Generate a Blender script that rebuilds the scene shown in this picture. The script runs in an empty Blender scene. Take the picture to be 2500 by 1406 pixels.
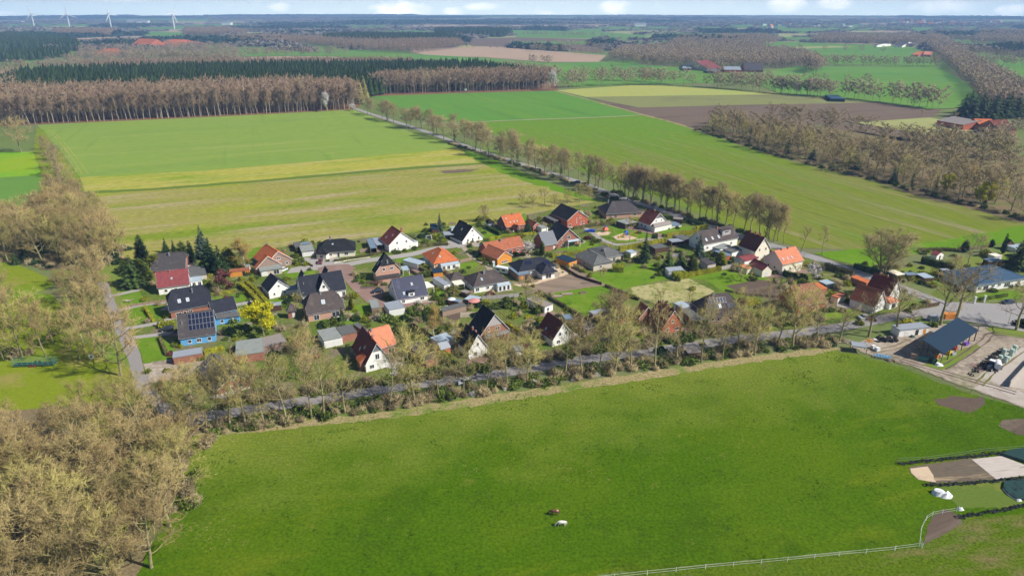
import bpy,math,random
import numpy as np
from mathutils import Vector,Matrix
R=math.radians
HAZE=0.00015;RIM=14000.0
scene=bpy.context.scene
# ---------------------------------------------------------------- camera
H=100.0;FP=1667.0;PITCH=math.atan(666/FP)+100/14000
cam_d=bpy.data.cameras.new("camera");cam=bpy.data.objects.new("camera",cam_d)
scene.collection.objects.link(cam);scene.camera=cam
cam_d.sensor_width=36;cam_d.lens=36*FP/2500;cam_d.clip_start=1;cam_d.clip_end=90000
cam.location=(0,0,H);cam.rotation_euler=(math.pi/2-PITCH,0,0)
# ---------------------------------------------------------------- light
SUN_AZ,SUN_EL=108.0,41.0
sd=bpy.data.lights.new("sun",'SUN');sd.energy=5.0;sd.angle=R(0.5);sd.color=(1.0,0.95,0.87)
so=bpy.data.objects.new("sun",sd);scene.collection.objects.link(so)
tosun=Vector((math.sin(R(SUN_AZ))*math.cos(R(SUN_EL)),math.cos(R(SUN_AZ))*math.cos(R(SUN_EL)),math.sin(R(SUN_EL))))
so.rotation_euler=tosun.to_track_quat('Z','Y').to_euler()
so.location=(200,0,300)
w=bpy.data.worlds.new("World");scene.world=w;w.use_nodes=True
nt=w.node_tree;nt.nodes.clear();N=nt.nodes.new;Lk=nt.links.new
out=N('ShaderNodeOutputWorld');bg=N('ShaderNodeBackground');sky=N('ShaderNodeTexSky')
sky.sky_type='NISHITA';sky.sun_disc=False;sky.sun_elevation=R(SUN_EL);sky.sun_rotation=R(SUN_AZ)
sky.air_density=1.0;sky.dust_density=0.6;sky.ozone_density=1.5
bg.inputs[1].default_value=0.058
tint=N('ShaderNodeMix');tint.data_type='RGBA';tint.blend_type='MULTIPLY';tint.inputs[0].default_value=1
tint.inputs[7].default_value=(0.93,0.98,1.06,1)
Lk(sky.outputs[0],tint.inputs[6]);Lk(tint.outputs[2],bg.inputs[0])
tc=N('ShaderNodeTexCoord');sep=N('ShaderNodeSeparateXYZ');Lk(tc.outputs['Generated'],sep.inputs[0])
def M2(op,a,b=None,c=None):
 n=N('ShaderNodeMath');n.operation=op
 for i,x in enumerate((a,b,c)):
  if x is None:continue
  if isinstance(x,(int,float)):n.inputs[i].default_value=x
  else:Lk(x,n.inputs[i])
 return n.outputs[0]
yy=M2('MAXIMUM',sep.outputs[1],0.02)
cu=M2('DIVIDE',sep.outputs[0],yy);cv=M2('DIVIDE',sep.outputs[2],yy)
cmb=N('ShaderNodeCombineXYZ');Lk(cu,cmb.inputs[0]);Lk(M2('MULTIPLY',cv,2.2),cmb.inputs[1])
nz=N('ShaderNodeTexNoise');nz.inputs['Scale'].default_value=42;nz.inputs['Detail'].default_value=6;Lk(cmb.outputs[0],nz.inputs[0])
nn=M2('SUBTRACT',nz.outputs[0],0.5)
mask=None
# cumulus: photo x of centre, height of the middle above the horizon (px), half width, half height, softness
for(cx,ch,hw,hh,amp)in[(975,2,66,29,1.0),(685,19,26,10,.55),(1105,6,22,13,.7),(1172,20,36,9,.6),(1500,18,34,15,.8),(1335,3,18,6,.5),(1915,27,44,18,.9),(2035,30,42,16,.7),(2300,20,70,15,.6),(2470,12,44,13,.8),(300,40,90,8,.35),(20,4,40,5,.4),(2200,60,160,14,.7),(1250,75,200,12,.4)]:
 a=M2('DIVIDE',M2('SUBTRACT',cu,(cx-1250)/FP/1.077),hw/FP/1.077*1.25)
 b=M2('DIVIDE',M2('SUBTRACT',cv,ch/FP*.86-100/14000),hh/FP*.86*1.25)
 d=M2('ADD',M2('MULTIPLY',a,a),M2('MULTIPLY',b,b))
 m_=M2('ADD',M2('SUBTRACT',1.0,d),M2('MULTIPLY',nn,2.2))
 m_=M2('MULTIPLY',M2('MINIMUM',M2('MAXIMUM',m_,0.0),1.0),amp)
 mask=m_ if mask is None else M2('MAXIMUM',mask,m_)
wide=M2('MULTIPLY',M2('MINIMUM',M2('MAXIMUM',M2('MULTIPLY',M2('ADD',nn,-0.02),3.0),0.0),1.0),0.22)
mask=M2('MAXIMUM',mask,wide)
bg2=N('ShaderNodeBackground');bg2.inputs[1].default_value=1.0
# the low sky is seen through up to RIM metres of the haze; its brightness is what is left after that air
AIR=(.15,.235,.37)
pathl=M2('MINIMUM',RIM*HAZE,M2('DIVIDE',92*HAZE,M2('MAXIMUM',cv,.0005)))
inv=M2('POWER',2.71828,pathl)
def through(target):
 n=N('ShaderNodeVectorMath');n.operation='SCALE';n.inputs[0].default_value=[a-b for a,b in zip(target,AIR)];Lk(inv,n.inputs['Scale'])
 k=N('ShaderNodeVectorMath');k.operation='ADD';Lk(n.outputs[0],k.inputs[0]);k.inputs[1].default_value=AIR;return k.outputs[0]
bg3=N('ShaderNodeBackground');Lk(through((.55,.655,.70)),bg3.inputs[0]);bg3.inputs[1].default_value=1.0
Lk(through((.86,.87,.88)),bg2.inputs[0])
lo=M2('SUBTRACT',1.0,M2('MINIMUM',M2('MAXIMUM',M2('MULTIPLY',cv,14.0),0.0),1.0))
mxv=N('ShaderNodeMixShader');Lk(M2('MULTIPLY',lo,1.0),mxv.inputs[0]);Lk(bg.outputs[0],mxv.inputs[1]);Lk(bg3.outputs[0],mxv.inputs[2])
mx=N('ShaderNodeMixShader');Lk(mask,mx.inputs[0]);Lk(mxv.outputs[0],mx.inputs[1]);Lk(bg2.outputs[0],mx.inputs[2])
Lk(mx.outputs[0],out.inputs[0])
scene.view_settings.view_transform='Standard';scene.view_settings.look='None'
scene.view_settings.exposure=0.32;scene.view_settings.gamma=1.0
scene.render.engine='CYCLES'
scene.cycles.max_bounces=4;scene.cycles.diffuse_bounces=2;scene.cycles.glossy_bounces=2
scene.cycles.transmission_bounces=2;scene.cycles.volume_bounces=0;scene.cycles.transparent_max_bounces=4
C=scene.collection
rng=random.Random(7);nprng=np.random.default_rng(11)
# ---------------------------------------------------------------- a point of the photograph (2500 px wide) on the plane z
def P(x,y,z=0.0):
 dx=(x-1250)/FP;dy=-(y-703)/FP
 d=(dx,math.cos(PITCH)+dy*math.sin(PITCH),-math.sin(PITCH)+dy*math.cos(PITCH))
 t=(z-H)/d[2]
 return Vector((d[0]*t,d[1]*t,z))
TO={0:(0,0,1),1:(260,540,5),2:(600,540,5),3:(1000,480,5),4:(1400,460,5),5:(360,740,5),6:(760,700,5),7:(1200,640,5),8:(1600,600,5),9:(2000,560,5),10:(2000,780,5),11:(2100,560,6.25),12:(0,0,3.5714),13:(600,0,3.5714),14:(1200,0,3.5714),15:(1800,0,3.5714),16:(0,600,3.516),17:(1650,240,2.941),18:(850,230,3.125),19:(2000,1060,4.064),20:(0,900,2.778),21:(0,260,3.515)}
def Q(t,x,y,z=0.0):
 o=TO[t];return P(o[0]+x/o[2],o[1]+y/o[2],z)
def project(v):
 v=Vector(v)-Vector((0,0,H));f=Vector((0,math.cos(PITCH),-math.sin(PITCH)));u=Vector((0,math.sin(PITCH),math.cos(PITCH)))
 d=v.dot(f);return 1250+FP*v.x/d,703-FP*v.dot(u)/d
# ---------------------------------------------------------------- helpers
def tag(o,label=None,cat=None,group=None,kind=None):
 if label:o['label']=label
 if cat:o['category']=cat
 if group:o['group']=group
 if kind:o['kind']=kind
 return o
def empty(name,loc,rz=0.0):
 o=bpy.data.objects.new(name,None);C.objects.link(o);o.location=loc;o.rotation_euler=(0,0,rz);o.empty_display_size=.5
 return o
class MB:
 def __init__(s):s.v=[];s.f=[];s.m=[];s.X=None
 def add(s,pts,faces,m=0):
  n=len(s.v)
  for p in pts:
   p=Vector(p)
   s.v.append(tuple(s.X@p)if s.X is not None else tuple(p))
  for f in faces:s.f.append([n+i for i in f]);s.m.append(m)
 def face(s,pts,m=0):s.add(pts,[list(range(len(pts)))],m)
 def box(s,x0,x1,y0,y1,z0,z1,m=0):
  s.add([(x0,y0,z0),(x1,y0,z0),(x1,y1,z0),(x0,y1,z0),(x0,y0,z1),(x1,y0,z1),(x1,y1,z1),(x0,y1,z1)],[(0,3,2,1),(4,5,6,7),(0,1,5,4),(1,2,6,5),(2,3,7,6),(3,0,4,7)],m)
 def obox(s,o,a,b,c,m=0):
  o,a,b,c=Vector(o),Vector(a),Vector(b),Vector(c)
  s.add([o,o+a,o+a+b,o+b,o+c,o+a+c,o+a+b+c,o+b+c],[(0,3,2,1),(4,5,6,7),(0,1,5,4),(1,2,6,5),(2,3,7,6),(3,0,4,7)],m)
 def slab(s,pts,dz,m=0):
  n=len(pts);top=[Vector(p)for p in pts];bot=[p+Vector(dz)for p in top]
  s.add(top+bot,[list(range(n)),list(range(2*n-1,n-1,-1))]+[[i,n+i,n+(i+1)%n,(i+1)%n]for i in range(n)],m)
 def tube(s,p0,p1,r0,r1=None,n=6,m=0,cap=True):
  r1=r0 if r1 is None else r1
  p0,p1=Vector(p0),Vector(p1);d=(p1-p0).normalized()
  a=d.orthogonal().normalized();b=d.cross(a)
  pts=[p0+(a*math.cos(t)+b*math.sin(t))*r0 for t in[2*math.pi*i/n for i in range(n)]]+[p1+(a*math.cos(t)+b*math.sin(t))*r1 for t in[2*math.pi*i/n for i in range(n)]]
  fs=[(i,(i+1)%n,n+(i+1)%n,n+i)for i in range(n)]
  if cap:fs+=[tuple(range(n-1,-1,-1)),tuple(range(n,2*n))]
  s.add(pts,fs,m)
 def lathe(s,prof,n=12,m=0,c=(0,0,0)):
  pts=[];k=len(prof)
  for i in range(n):
   t=2*math.pi*i/n
   for(r,z)in prof:pts.append((c[0]+r*math.cos(t),c[1]+r*math.sin(t),c[2]+z))
  fs=[]
  for i in range(n):
   j=(i+1)%n
   for q in range(k-1):fs.append((i*k+q,j*k+q,j*k+q+1,i*k+q+1))
  s.add(pts,fs,m)
 def build(s,name,mats,parent=None,smooth=False):
  me=bpy.data.meshes.new(name);me.from_pydata(s.v,[],s.f)
  for m in(mats if isinstance(mats,(list,tuple))else[mats]):me.materials.append(m)
  if isinstance(mats,(list,tuple)):me.polygons.foreach_set('material_index',s.m)
  if smooth:me.polygons.foreach_set('use_smooth',[True]*len(me.polygons))
  me.update()
  o=bpy.data.objects.new(name,me);C.objects.link(o)
  if parent is not None:o.parent=parent
  return o
def np_mesh(name,V,F,mats,mi=None):
 """V (n,3), F (m,k) with k = 3 or 4"""
 me=bpy.data.meshes.new(name);k=F.shape[1]
 me.vertices.add(len(V));me.vertices.foreach_set('co',V.astype(np.float32).ravel())
 me.loops.add(F.size);me.loops.foreach_set('vertex_index',F.astype(np.int32).ravel())
 me.polygons.add(len(F));me.polygons.foreach_set('loop_start',np.arange(0,F.size,k,dtype=np.int32))
 for m in(mats if isinstance(mats,(list,tuple))else[mats]):me.materials.append(m)
 if mi is not None:me.polygons.foreach_set('material_index',mi.astype(np.int32))
 me.update(calc_edges=True);return me
def link(name,me,parent=None,loc=(0,0,0),rz=0.0,sc=None):
 o=bpy.data.objects.new(name,me);C.objects.link(o)
 if parent is not None:o.parent=parent
 else:
  o.location=loc;o.rotation_euler=(0,0,rz)
  if sc is not None:o.scale=sc
 return o
# ---------------------------------------------------------------- materials
def mat(name,col,rough=.85,var=.15,scale=1.0,col2=None,bump=0.0,bscale=6.0,metal=0.0,spec=.3,stretch=None,island=0.0,objv=0.0,wave=None,detail=5,alpha=None,coat=0.0,grad=None,alt=None):
 """col linear base colour; var = value variation from noise; col2 blended in by a larger noise; island / objv = random value per island / per object"""
 m=bpy.data.materials.new(name);m.use_nodes=True;t=m.node_tree;ns=t.nodes;ls=t.links
 b=ns['Principled BSDF'];b.inputs['Roughness'].default_value=rough;b.inputs['Metallic'].default_value=metal
 b.inputs['Specular IOR Level'].default_value=spec
 if coat:b.inputs['Coat Weight'].default_value=coat
 tcx=ns.new('ShaderNodeTexCoord');src=tcx.outputs['Object']
 if stretch:
  mp=ns.new('ShaderNodeMapping');mp.vector_type='TEXTURE';mp.inputs['Rotation'].default_value=(0,0,stretch[0]);mp.inputs['Scale'].default_value=(1/stretch[1],1/stretch[2],1)
  ls.new(src,mp.inputs[0]);vec=mp.outputs[0]
 else:vec=src
 def noise(sc,det=detail,v=vec,ro=.6):
  n=ns.new('ShaderNodeTexNoise');n.inputs['Scale'].default_value=sc;n.inputs['Detail'].default_value=det;n.inputs['Roughness'].default_value=ro;ls.new(v,n.inputs[0]);return n.outputs[0]
 def mth(op,a,b_,clamp=False):
  n=ns.new('ShaderNodeMath');n.operation=op;n.use_clamp=clamp
  for i,x in enumerate((a,b_)):
   if isinstance(x,(int,float)):n.inputs[i].default_value=x
   else:ls.new(x,n.inputs[i])
  return n.outputs[0]
 def mixc(f,a,b_):
  n=ns.new('ShaderNodeMix');n.data_type='RGBA'
  if isinstance(f,(int,float)):n.inputs[0].default_value=f
  else:ls.new(f,n.inputs[0])
  for i,x in((6,a),(7,b_)):
   if isinstance(x,tuple):n.inputs[i].default_value=(*x,1)
   else:ls.new(x,n.inputs[i])
  return n.outputs[2]
 c=(*col,)if not hasattr(col,'links')else col
 if col2 is not None:
  for k,e in enumerate(col2 if isinstance(col2,list)else[(col2,scale*.22,.5,5.0)]):
   cc,s2,thr,gain=e[:4]
   vv=vec
   if len(e)>4:
    mp2=ns.new('ShaderNodeMapping');mp2.vector_type='TEXTURE';mp2.inputs['Rotation'].default_value=(0,0,e[4][0]);mp2.inputs['Scale'].default_value=(1/e[4][1],1/e[4][2],1);ls.new(src,mp2.inputs[0]);vv=mp2.outputs[0]
   mp3=ns.new('ShaderNodeMapping');mp3.inputs['Location'].default_value=(17.3*k,31*k,5);ls.new(vv,mp3.inputs[0])
   n2=noise(s2,6,mp3.outputs[0],.62)
   c=mixc(mth('MULTIPLY',mth('SUBTRACT',n2,thr),gain,True),c,cc)
 if alt:
  oj=ns.new('ShaderNodeObjectInfo');c=mixc(mth('MULTIPLY',mth('FRACT',mth('MULTIPLY',oj.outputs['Random'],7.31),0.0),.9,True),c,alt)
 if grad:
  sx=ns.new('ShaderNodeSeparateXYZ');ls.new(src,sx.inputs[0]);dd=mth('ADD',mth('MULTIPLY',sx.outputs[0],grad[0]),mth('MULTIPLY',sx.outputs[1],grad[1]))
  dd=mth('DIVIDE',mth('SUBTRACT',dd,grad[2]),grad[3]-grad[2]);dd=mth('ADD',dd,mth('MULTIPLY',mth('SUBTRACT',noise(.06,7),.5),1.8))
  c=mixc(mth('MULTIPLY',dd,.95,True),c,grad[4])
 f=mth('ADD',mth('MULTIPLY',mth('SUBTRACT',noise(scale),.5),2.4*var),1.0)
 if wave:
  wv=ns.new('ShaderNodeTexWave');wv.inputs['Scale'].default_value=wave[0];wv.inputs['Distortion'].default_value=wave[2];wv.inputs['Detail'].default_value=3;wv.inputs['Detail Scale'].default_value=1.5
  wv.bands_direction=wave[3]if len(wave)>3 else 'X';ls.new(vec if not(len(wave)>4)else src,wv.inputs[0])
  f=mth('MULTIPLY',f,mth('ADD',mth('MULTIPLY',mth('SUBTRACT',wv.outputs[1],.5),wave[1]),1.0))
 if island:
  g=ns.new('ShaderNodeNewGeometry');f=mth('MULTIPLY',f,mth('ADD',mth('MULTIPLY',mth('SUBTRACT',g.outputs['Random Per Island'],.5),2*island),1.0))
 if objv:
  oi=ns.new('ShaderNodeObjectInfo');f=mth('MULTIPLY',f,mth('ADD',mth('MULTIPLY',mth('SUBTRACT',oi.outputs['Random'],.5),2*objv),1.0))
 vm=ns.new('ShaderNodeVectorMath');vm.operation='SCALE'
 if isinstance(c,tuple):vm.inputs[0].default_value=c
 else:ls.new(c,vm.inputs[0])
 ls.new(f,vm.inputs['Scale']);ls.new(vm.outputs[0],b.inputs['Base Color'])
 if bump:
  bp=ns.new('ShaderNodeBump');bp.inputs['Strength'].default_value=min(1,bump);bp.inputs['Distance'].default_value=max(.02,bump*.15)
  ls.new(noise(bscale,4),bp.inputs['Height']);ls.new(bp.outputs[0],b.inputs['Normal'])
 return m
# ---------------------------------------------------------------- ground and fields
def st(o,label=None):o['kind']='structure';(label and o.__setitem__('label',label));return o
G={}
G['base']=mat('countryside',(.14,.19,.05),spec=0,var=.25,scale=.02,col2=[((.19,.17,.11),.004,.47,6),((.10,.22,.06),.0016,.55,8),((.24,.20,.15),.0022,.62,10)])
G['pasture']=mat('pasture_grass',(.060,.126,.001),rough=.95,var=.75,scale=1.5,detail=9,bump=.5,bscale=3.5,spec=0,grad=(-.261,.965,124,168,(.17,.21,.028)),col2=[((.085,.146,.003),.022,.47,6.0),((.115,.16,.006),.08,.55,7,(.26,.35,1.6)),((.042,.088,.002),.045,.53,5),((.15,.17,.02),.13,.65,8),((.08,.145,.003),.3,.54,6),((.03,.065,.002),.8,.64,8),((.24,.25,.08),1.3,.68,10)])
G['paddock']=mat('paddock_grass',(.085,.135,.006),rough=.95,var=1.0,scale=1.8,detail=8,bump=.4,bscale=3,spec=0,col2=[((.17,.15,.055),.10,.53,7,(.15,.5,1.6)),((.06,.12,.01),.08,.55,5)])
G['wheat']=mat('young_wheat',(.21,.30,.05),rough=.95,var=.3,scale=.5,spec=0,bump=.2,bscale=2,col2=[((.17,.27,.05),.012,.50,4,(.405,.5,1.5)),((.29,.33,.085),.035,.54,5,(.405,.12,2.2)),((.15,.25,.035),.03,.60,8,(-1.2,.12,3)),((.34,.31,.15),.06,.66,8,(.405,.2,2.2))],stretch=(.405,.2,1.6),wave=(.16,.07,.6,'Y'))
G['strip']=mat('yellow_grass_strip',(.36,.345,.06),rough=.95,var=.6,scale=.6,spec=0,col2=[((.19,.29,.015),.035,.49,6,(.41,.35,1.6)),((.40,.35,.13),.05,.52,7,(.41,.2,2))],stretch=(.41,.3,1.5))
G['stripdark']=mat('dark_furrow_grass',(.13,.19,.03),rough=.95,var=.3,scale=.5,spec=0)
G['stubble']=mat('old_meadow',(.285,.27,.065),rough=.95,var=.7,scale=.8,detail=8,spec=0,bump=.4,bscale=2,col2=[((.18,.245,.02),.03,.49,6,(.36,.3,1.5)),((.36,.30,.16),.045,.50,7,(.36,.2,2)),((.27,.31,.02),.02,.56,7,(.36,.5,1.6)),((.20,.155,.085),.12,.66,9,(.36,.15,2.8)),((.34,.32,.09),.4,.60,6)],stretch=(.36,.4,1.3),wave=(.12,.10,2.5,'Y'))
G['bright']=mat('bright_wheat',(.11,.25,.036),rough=.95,var=.12,scale=.3,spec=0,col2=[((.15,.265,.035),.012,.5,5),((.09,.205,.035),.03,.53,5,(-1.1,.15,2.5))],stretch=(-1.1,.3,1.5),wave=(.10,.07,1.5,'Y'))
G['big']=mat('drilled_field',(.165,.205,.022),grad=(0,1,400,640,(.13,.24,.022)),rough=.95,var=.5,scale=.7,spec=0,bump=.3,bscale=2,col2=[((.20,.20,.055),.018,.50,5,(-1.12,.3,2)),((.12,.215,.014),.012,.53,6),((.28,.235,.13),.07,.58,8,(-1.12,.08,3)),((.11,.15,.02),.09,.60,9,(-1.12,.05,3))],stretch=(-1.12,.15,2.2),wave=(.09,.12,2.0,'Y'))
G['greenedge']=mat('headland_grass',(.12,.235,.012),rough=.95,var=.2,scale=.6,spec=0,bump=.3,bscale=3,col2=[((.19,.30,.03),.05,.5,4)])
G['paleyellow']=mat('pale_grassland',(.37,.38,.10),rough=.95,var=.18,scale=.2,spec=0,col2=[((.30,.38,.10),.02,.5,4)])
G['brown']=mat('ploughed_soil',(.17,.125,.092),rough=.95,var=.18,scale=.3,spec=0,col2=[((.18,.14,.10),.01,.5,4),((.11,.08,.06),.03,.5,4,(.3,.2,2))])
G['olive']=mat('thin_crop_on_soil',(.22,.235,.085),rough=.95,var=.18,scale=.3,spec=0,col2=[((.18,.16,.09),.012,.5,5)])
G['tan']=mat('pale_tilled_soil',(.42,.30,.205),rough=.95,var=.1,scale=.1,spec=0,col2=[((.34,.26,.19),.006,.5,4)])
G['lime']=mat('lime_green_meadow',(.24,.35,.012),rough=.95,var=.15,scale=.5,spec=0,col2=[((.15,.36,.02),.02,.45,5)])
G['farmead']=mat('distant_meadow',(.125,.245,.04),rough=.95,var=.15,scale=.05,spec=0,col2=[((.16,.30,.07),.006,.5,4),((.08,.23,.05),.004,.52,5)])
G['farpale']=mat('distant_pale_field',(.33,.34,.13),rough=.95,var=.12,scale=.05,spec=0)
G['village']=mat('garden_ground',(.125,.165,.03),rough=.95,var=.8,scale=1.2,detail=7,spec=0,bump=.4,bscale=3,col2=[((.20,.20,.07),.05,.5,6),((.19,.155,.10),.10,.52,9),((.08,.14,.012),.07,.53,7),((.27,.23,.17),.25,.60,9)])
G['lawn']=mat('mown_lawn',(.125,.225,.014),rough=.95,var=.25,scale=1.5,spec=0,bump=.2,bscale=4,col2=[((.18,.25,.03),.12,.5,6),((.08,.15,.01),.25,.55,7),((.30,.34,.18),.35,.66,9),((.20,.17,.09),.5,.66,9)])
G['dull']=mat('dull_lawn',(.17,.21,.04),rough=.95,var=.25,scale=1.2,spec=0,bump=.2,bscale=4,col2=[((.13,.25,.02),.07,.5,5),((.27,.23,.12),.2,.6,6)])
G['roughgrass']=mat('straw_coloured_rough_grass',(.40,.36,.17),rough=.95,var=.5,scale=1.3,detail=8,spec=0,bump=.8,bscale=1.5,col2=[((.17,.21,.04),.5,.5,8),((.22,.24,.06),.1,.52,5)])
G['soil']=mat('garden_soil',(.125,.092,.070),rough=.95,var=.2,scale=.8,spec=0,stretch=(.5,.3,2),bump=.3,col2=[((.20,.155,.12),.1,.52,6,(.5,.1,2))])
G['buildsoil']=mat('graded_building_soil',(.27,.20,.145),rough=.95,var=.22,scale=.9,spec=0,stretch=(-.35,.2,2.2),bump=.4,col2=[((.19,.15,.11),.12,.5,5,(-.35,.15,2)),((.33,.26,.19),.07,.55,5)])
G['sand']=mat('yellow_sand',(.58,.45,.31),rough=.95,var=.15,scale=1.5,spec=0,col2=[((.42,.34,.24),.3,.56,6)])
G['leaffloor']=mat('woodland_floor',(.20,.155,.085),rough=.95,var=.8,scale=1.6,detail=8,spec=0,bump=.6,bscale=2.5,col2=[((.13,.16,.04),.07,.5,5),((.10,.08,.05),.2,.55,7),((.28,.21,.13),.6,.6,7)])
G['beechfloor']=mat('beech_litter',(.20,.11,.06),rough=.95,var=.3,scale=.5,spec=0)
G['verge']=mat('dry_verge_grass',(.30,.25,.12),rough=.95,var=.9,scale=1.5,spec=0,bump=.5,bscale=2,col2=[((.13,.20,.03),.12,.5,7),((.36,.27,.17),.3,.6,7)])
G['asphalt']=mat('worn_asphalt',(.31,.295,.29),rough=.9,var=.12,scale=2.5,spec=.2,col2=[((.30,.285,.275),.15,.5,6),((.17,.165,.17),.5,.62,8)])
G['asphaltdk']=mat('street_asphalt',(.27,.25,.24),rough=.9,var=.15,scale=2.0,spec=.2,col2=[((.29,.265,.245),.2,.52,6),((.14,.135,.14),.4,.6,8)])
G['conc']=mat('concrete_slabs',(.44,.39,.34),rough=.9,var=.12,scale=2,spec=.2,col2=[((.33,.27,.22),.12,.52,6),((.20,.16,.13),.25,.62,9)])
G['yard']=mat('dusty_yard',(.345,.29,.225),rough=.95,var=.6,scale=.9,spec=0,bump=.2,col2=[((.22,.18,.14),.12,.5,8),((.42,.36,.29),.3,.54,8),((.18,.19,.08),.07,.58,9)])
G['redpave']=mat('red_clinker_paving',(.26,.165,.135),rough=.9,var=.2,scale=3,spec=.2,col2=[((.30,.22,.18),.2,.5,5)])
G['greypave']=mat('grey_paving',(.36,.335,.31),rough=.9,var=.14,scale=2.5,spec=.2,col2=[((.28,.25,.23),.25,.55,6)])
G['gravelpath']=mat('sandy_track',(.36,.30,.23),rough=.95,var=.2,scale=2,spec=0,col2=[((.24,.24,.12),.3,.55,6)])
G['leftgrass']=mat('mossy_left_meadow',(.19,.24,.014),rough=.95,var=.25,scale=.9,spec=0,bump=.3,bscale=2,col2=[((.12,.22,.01),.05,.5,7,(0,.2,1.8)),((.26,.235,.06),.07,.54,7),((.09,.15,.01),.3,.62,7)])
# base sheet: rings out to beyond the horizon
rad=[0,60,120,200,300,450,700,1100,1700,2600,4000,6500,9500,RIM]
bv=[(0,0,-.06)];bf=[]
K=96
for i,r in enumerate(rad[1:]):
 for k in range(K):a=2*math.pi*k/K;bv.append((r*math.cos(a),r*math.sin(a),-.06))
for k in range(K):bf.append([0,1+k,1+(k+1)%K])
for i in range(len(rad)-2):
 a0=1+i*K;b0=a0+K
 for k in range(K):bf.append([a0+k,b0+k,b0+(k+1)%K,a0+(k+1)%K])
me=bpy.data.meshes.new('ground');me.from_pydata(bv,[],bf);me.materials.append(G['base']);st(link('ground',me),'broad flat countryside reaching the horizon')
def sheet(name,pts,m,z=0.0,t=0,jit=0.0,label=None):
 """pts photo px outline on the ground; jit roughens the edge in metres"""
 P3=[Q(t,x,y)for x,y in pts]
 if jit:
  o=[];rr=random.Random(len(pts)*7+int(P3[0].x))
  for i,a in enumerate(P3):
   b=P3[(i+1)%len(P3)];L=(b-a).length;n=max(1,int(L/(jit*3)))
   for k in range(n):o.append(a.lerp(b,k/n)+Vector((rr.uniform(-jit,jit),rr.uniform(-jit,jit),0)))
  P3=o
 b=MB();b.face([(p.x,p.y,z)for p in P3])
 o=b.build(name,m);st(o,label)
 if o.data.polygons[0].normal.z<0:o.data.flip_normals()
 return o
def smooth_line(pts,n=6):
 o=[]
 for i in range(len(pts)-1):
  p0=pts[max(0,i-1)];p1=pts[i];p2=pts[i+1];p3=pts[min(len(pts)-1,i+2)]
  for k in range(n):
   s=k/n
   o.append(.5*((2*p1)+(p2-p0)*s+(2*p0-5*p1+4*p2-p3)*s*s+(3*p1-p0-3*p2+p3)*s**3))
 o.append(pts[-1]);return o
def ribbon(name,pts,width,m,z,t=0,jit=0.0,kind='structure',off=0.0,n=6,label=None):
 L=smooth_line([Q(t,x,y)for x,y in pts],n)if len(pts)>2 else[Q(t,x,y)for x,y in pts]
 b=MB();rr=random.Random(5)
 for i,p in enumerate(L):
  d=(L[min(i+1,len(L)-1)]-L[max(0,i-1)]).normalized();s=Vector((-d.y,d.x,0))
  w_=width if not isinstance(width,(list,tuple))else width[0]+(width[1]-width[0])*i/(len(L)-1)
  b.v.append(tuple(p+s*(off-w_/2+rr.uniform(-jit,jit))+Vector((0,0,z))));b.v.append(tuple(p+s*(off+w_/2+rr.uniform(-jit,jit))+Vector((0,0,z))))
  if i:k=2*i;b.f.append([k-2,k,k+1,k-1]);b.m.append(0)
 o=b.build(name,m);o['kind']=kind
 if o.data.polygons[0].normal.z<0:o.data.flip_normals()
 if label:o['label']=label
 return o
# --- middle distance fields
sheet('wheat_field',[(90,306),(300,295),(600,282),(862,268),(900,282),(1000,322),(1125,362),(800,392),(500,417),(195,433),(150,372),(110,326)],G['wheat'],.02)
sheet('grass_strip',[(195,433),(500,417),(800,392),(1125,362),(1215,397),(1000,412),(700,437),(400,461),(208,472)],G['strip'],.02)
ribbon('furrow',[(208,471),(400,460),(700,436),(1000,411),(1210,397)],6,G['stripdark'],.05,jit=1.0)
sheet('meadow',[(205,474),(400,463),(700,439),(1000,414),(1215,399),(1300,432),(1400,468),(1480,492),(1440,505),(1330,520),(1180,545),(950,575),(720,600),(620,612),(300,640),(255,570),(230,520)],G['stubble'],.02)
sheet('bare_patch',[(1075,418),(1120,414),(1172,413),(1150,419),(1110,423),(1080,423)],G['brown'],.05,jit=.6)
sheet('headland',[(1120,362),(1190,385),(1300,430),(1400,467),(1470,492),(1420,488),(1330,460),(1220,420),(1140,380)],G['greenedge'],.045,jit=1.5)
sheet('bright_field',[(905,234),(1130,228),(1355,223),(1450,248),(1572,282),(1350,291),(1165,299),(1090,300),(1000,270)],G['bright'],.02)
sheet('large_field',[(1165,299),(1350,291),(1572,281),(1690,312),(1900,385),(2130,440),(2300,490),(2510,545),(2510,566),(2300,592),(2100,610),(1960,606),(1850,575),(1600,480),(1400,410),(1250,345),(1180,318)],G['big'],.02)
sheet('field_edge',[(2510,548),(2510,590),(2380,600),(2240,620),(2110,655),(2050,640),(1990,618),(2100,607),(2300,588)],G['greenedge'],.04,jit=1)
ribbon('field_path',[(1030,303),(1165,298),(1280,293),(1400,289),(1500,285),(1572,281)],3.0,G['gravelpath'],.06,jit=.3)
ribbon('farm_path',[(1355,222),(1450,248),(1572,281),(1650,302),(1720,324)],4.5,G['verge'],.07,jit=.5)
sheet('yellow_field',[(1360,221),(1540,209),(1620,210),(1800,222),(2000,230),(1700,233),(1430,237)],G['paleyellow'],.02)
sheet('olive_field',[(1430,237),(1700,233),(2000,230),(2150,236),(2350,262),(2080,252),(1800,258),(1560,263)],G['olive'],.02)
sheet('brown_field',[(1432,238),(1560,263),(1800,257),(2080,252),(2180,250),(2300,268),(2275,287),(2110,297),(1980,306),(1800,320),(1700,315),(1570,281)],G['brown'],.03)
sheet('pale_meadow',[(2085,300),(2270,287),(2420,318),(2380,335),(2290,333),(2200,318)],G['farpale'],.03)
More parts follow.
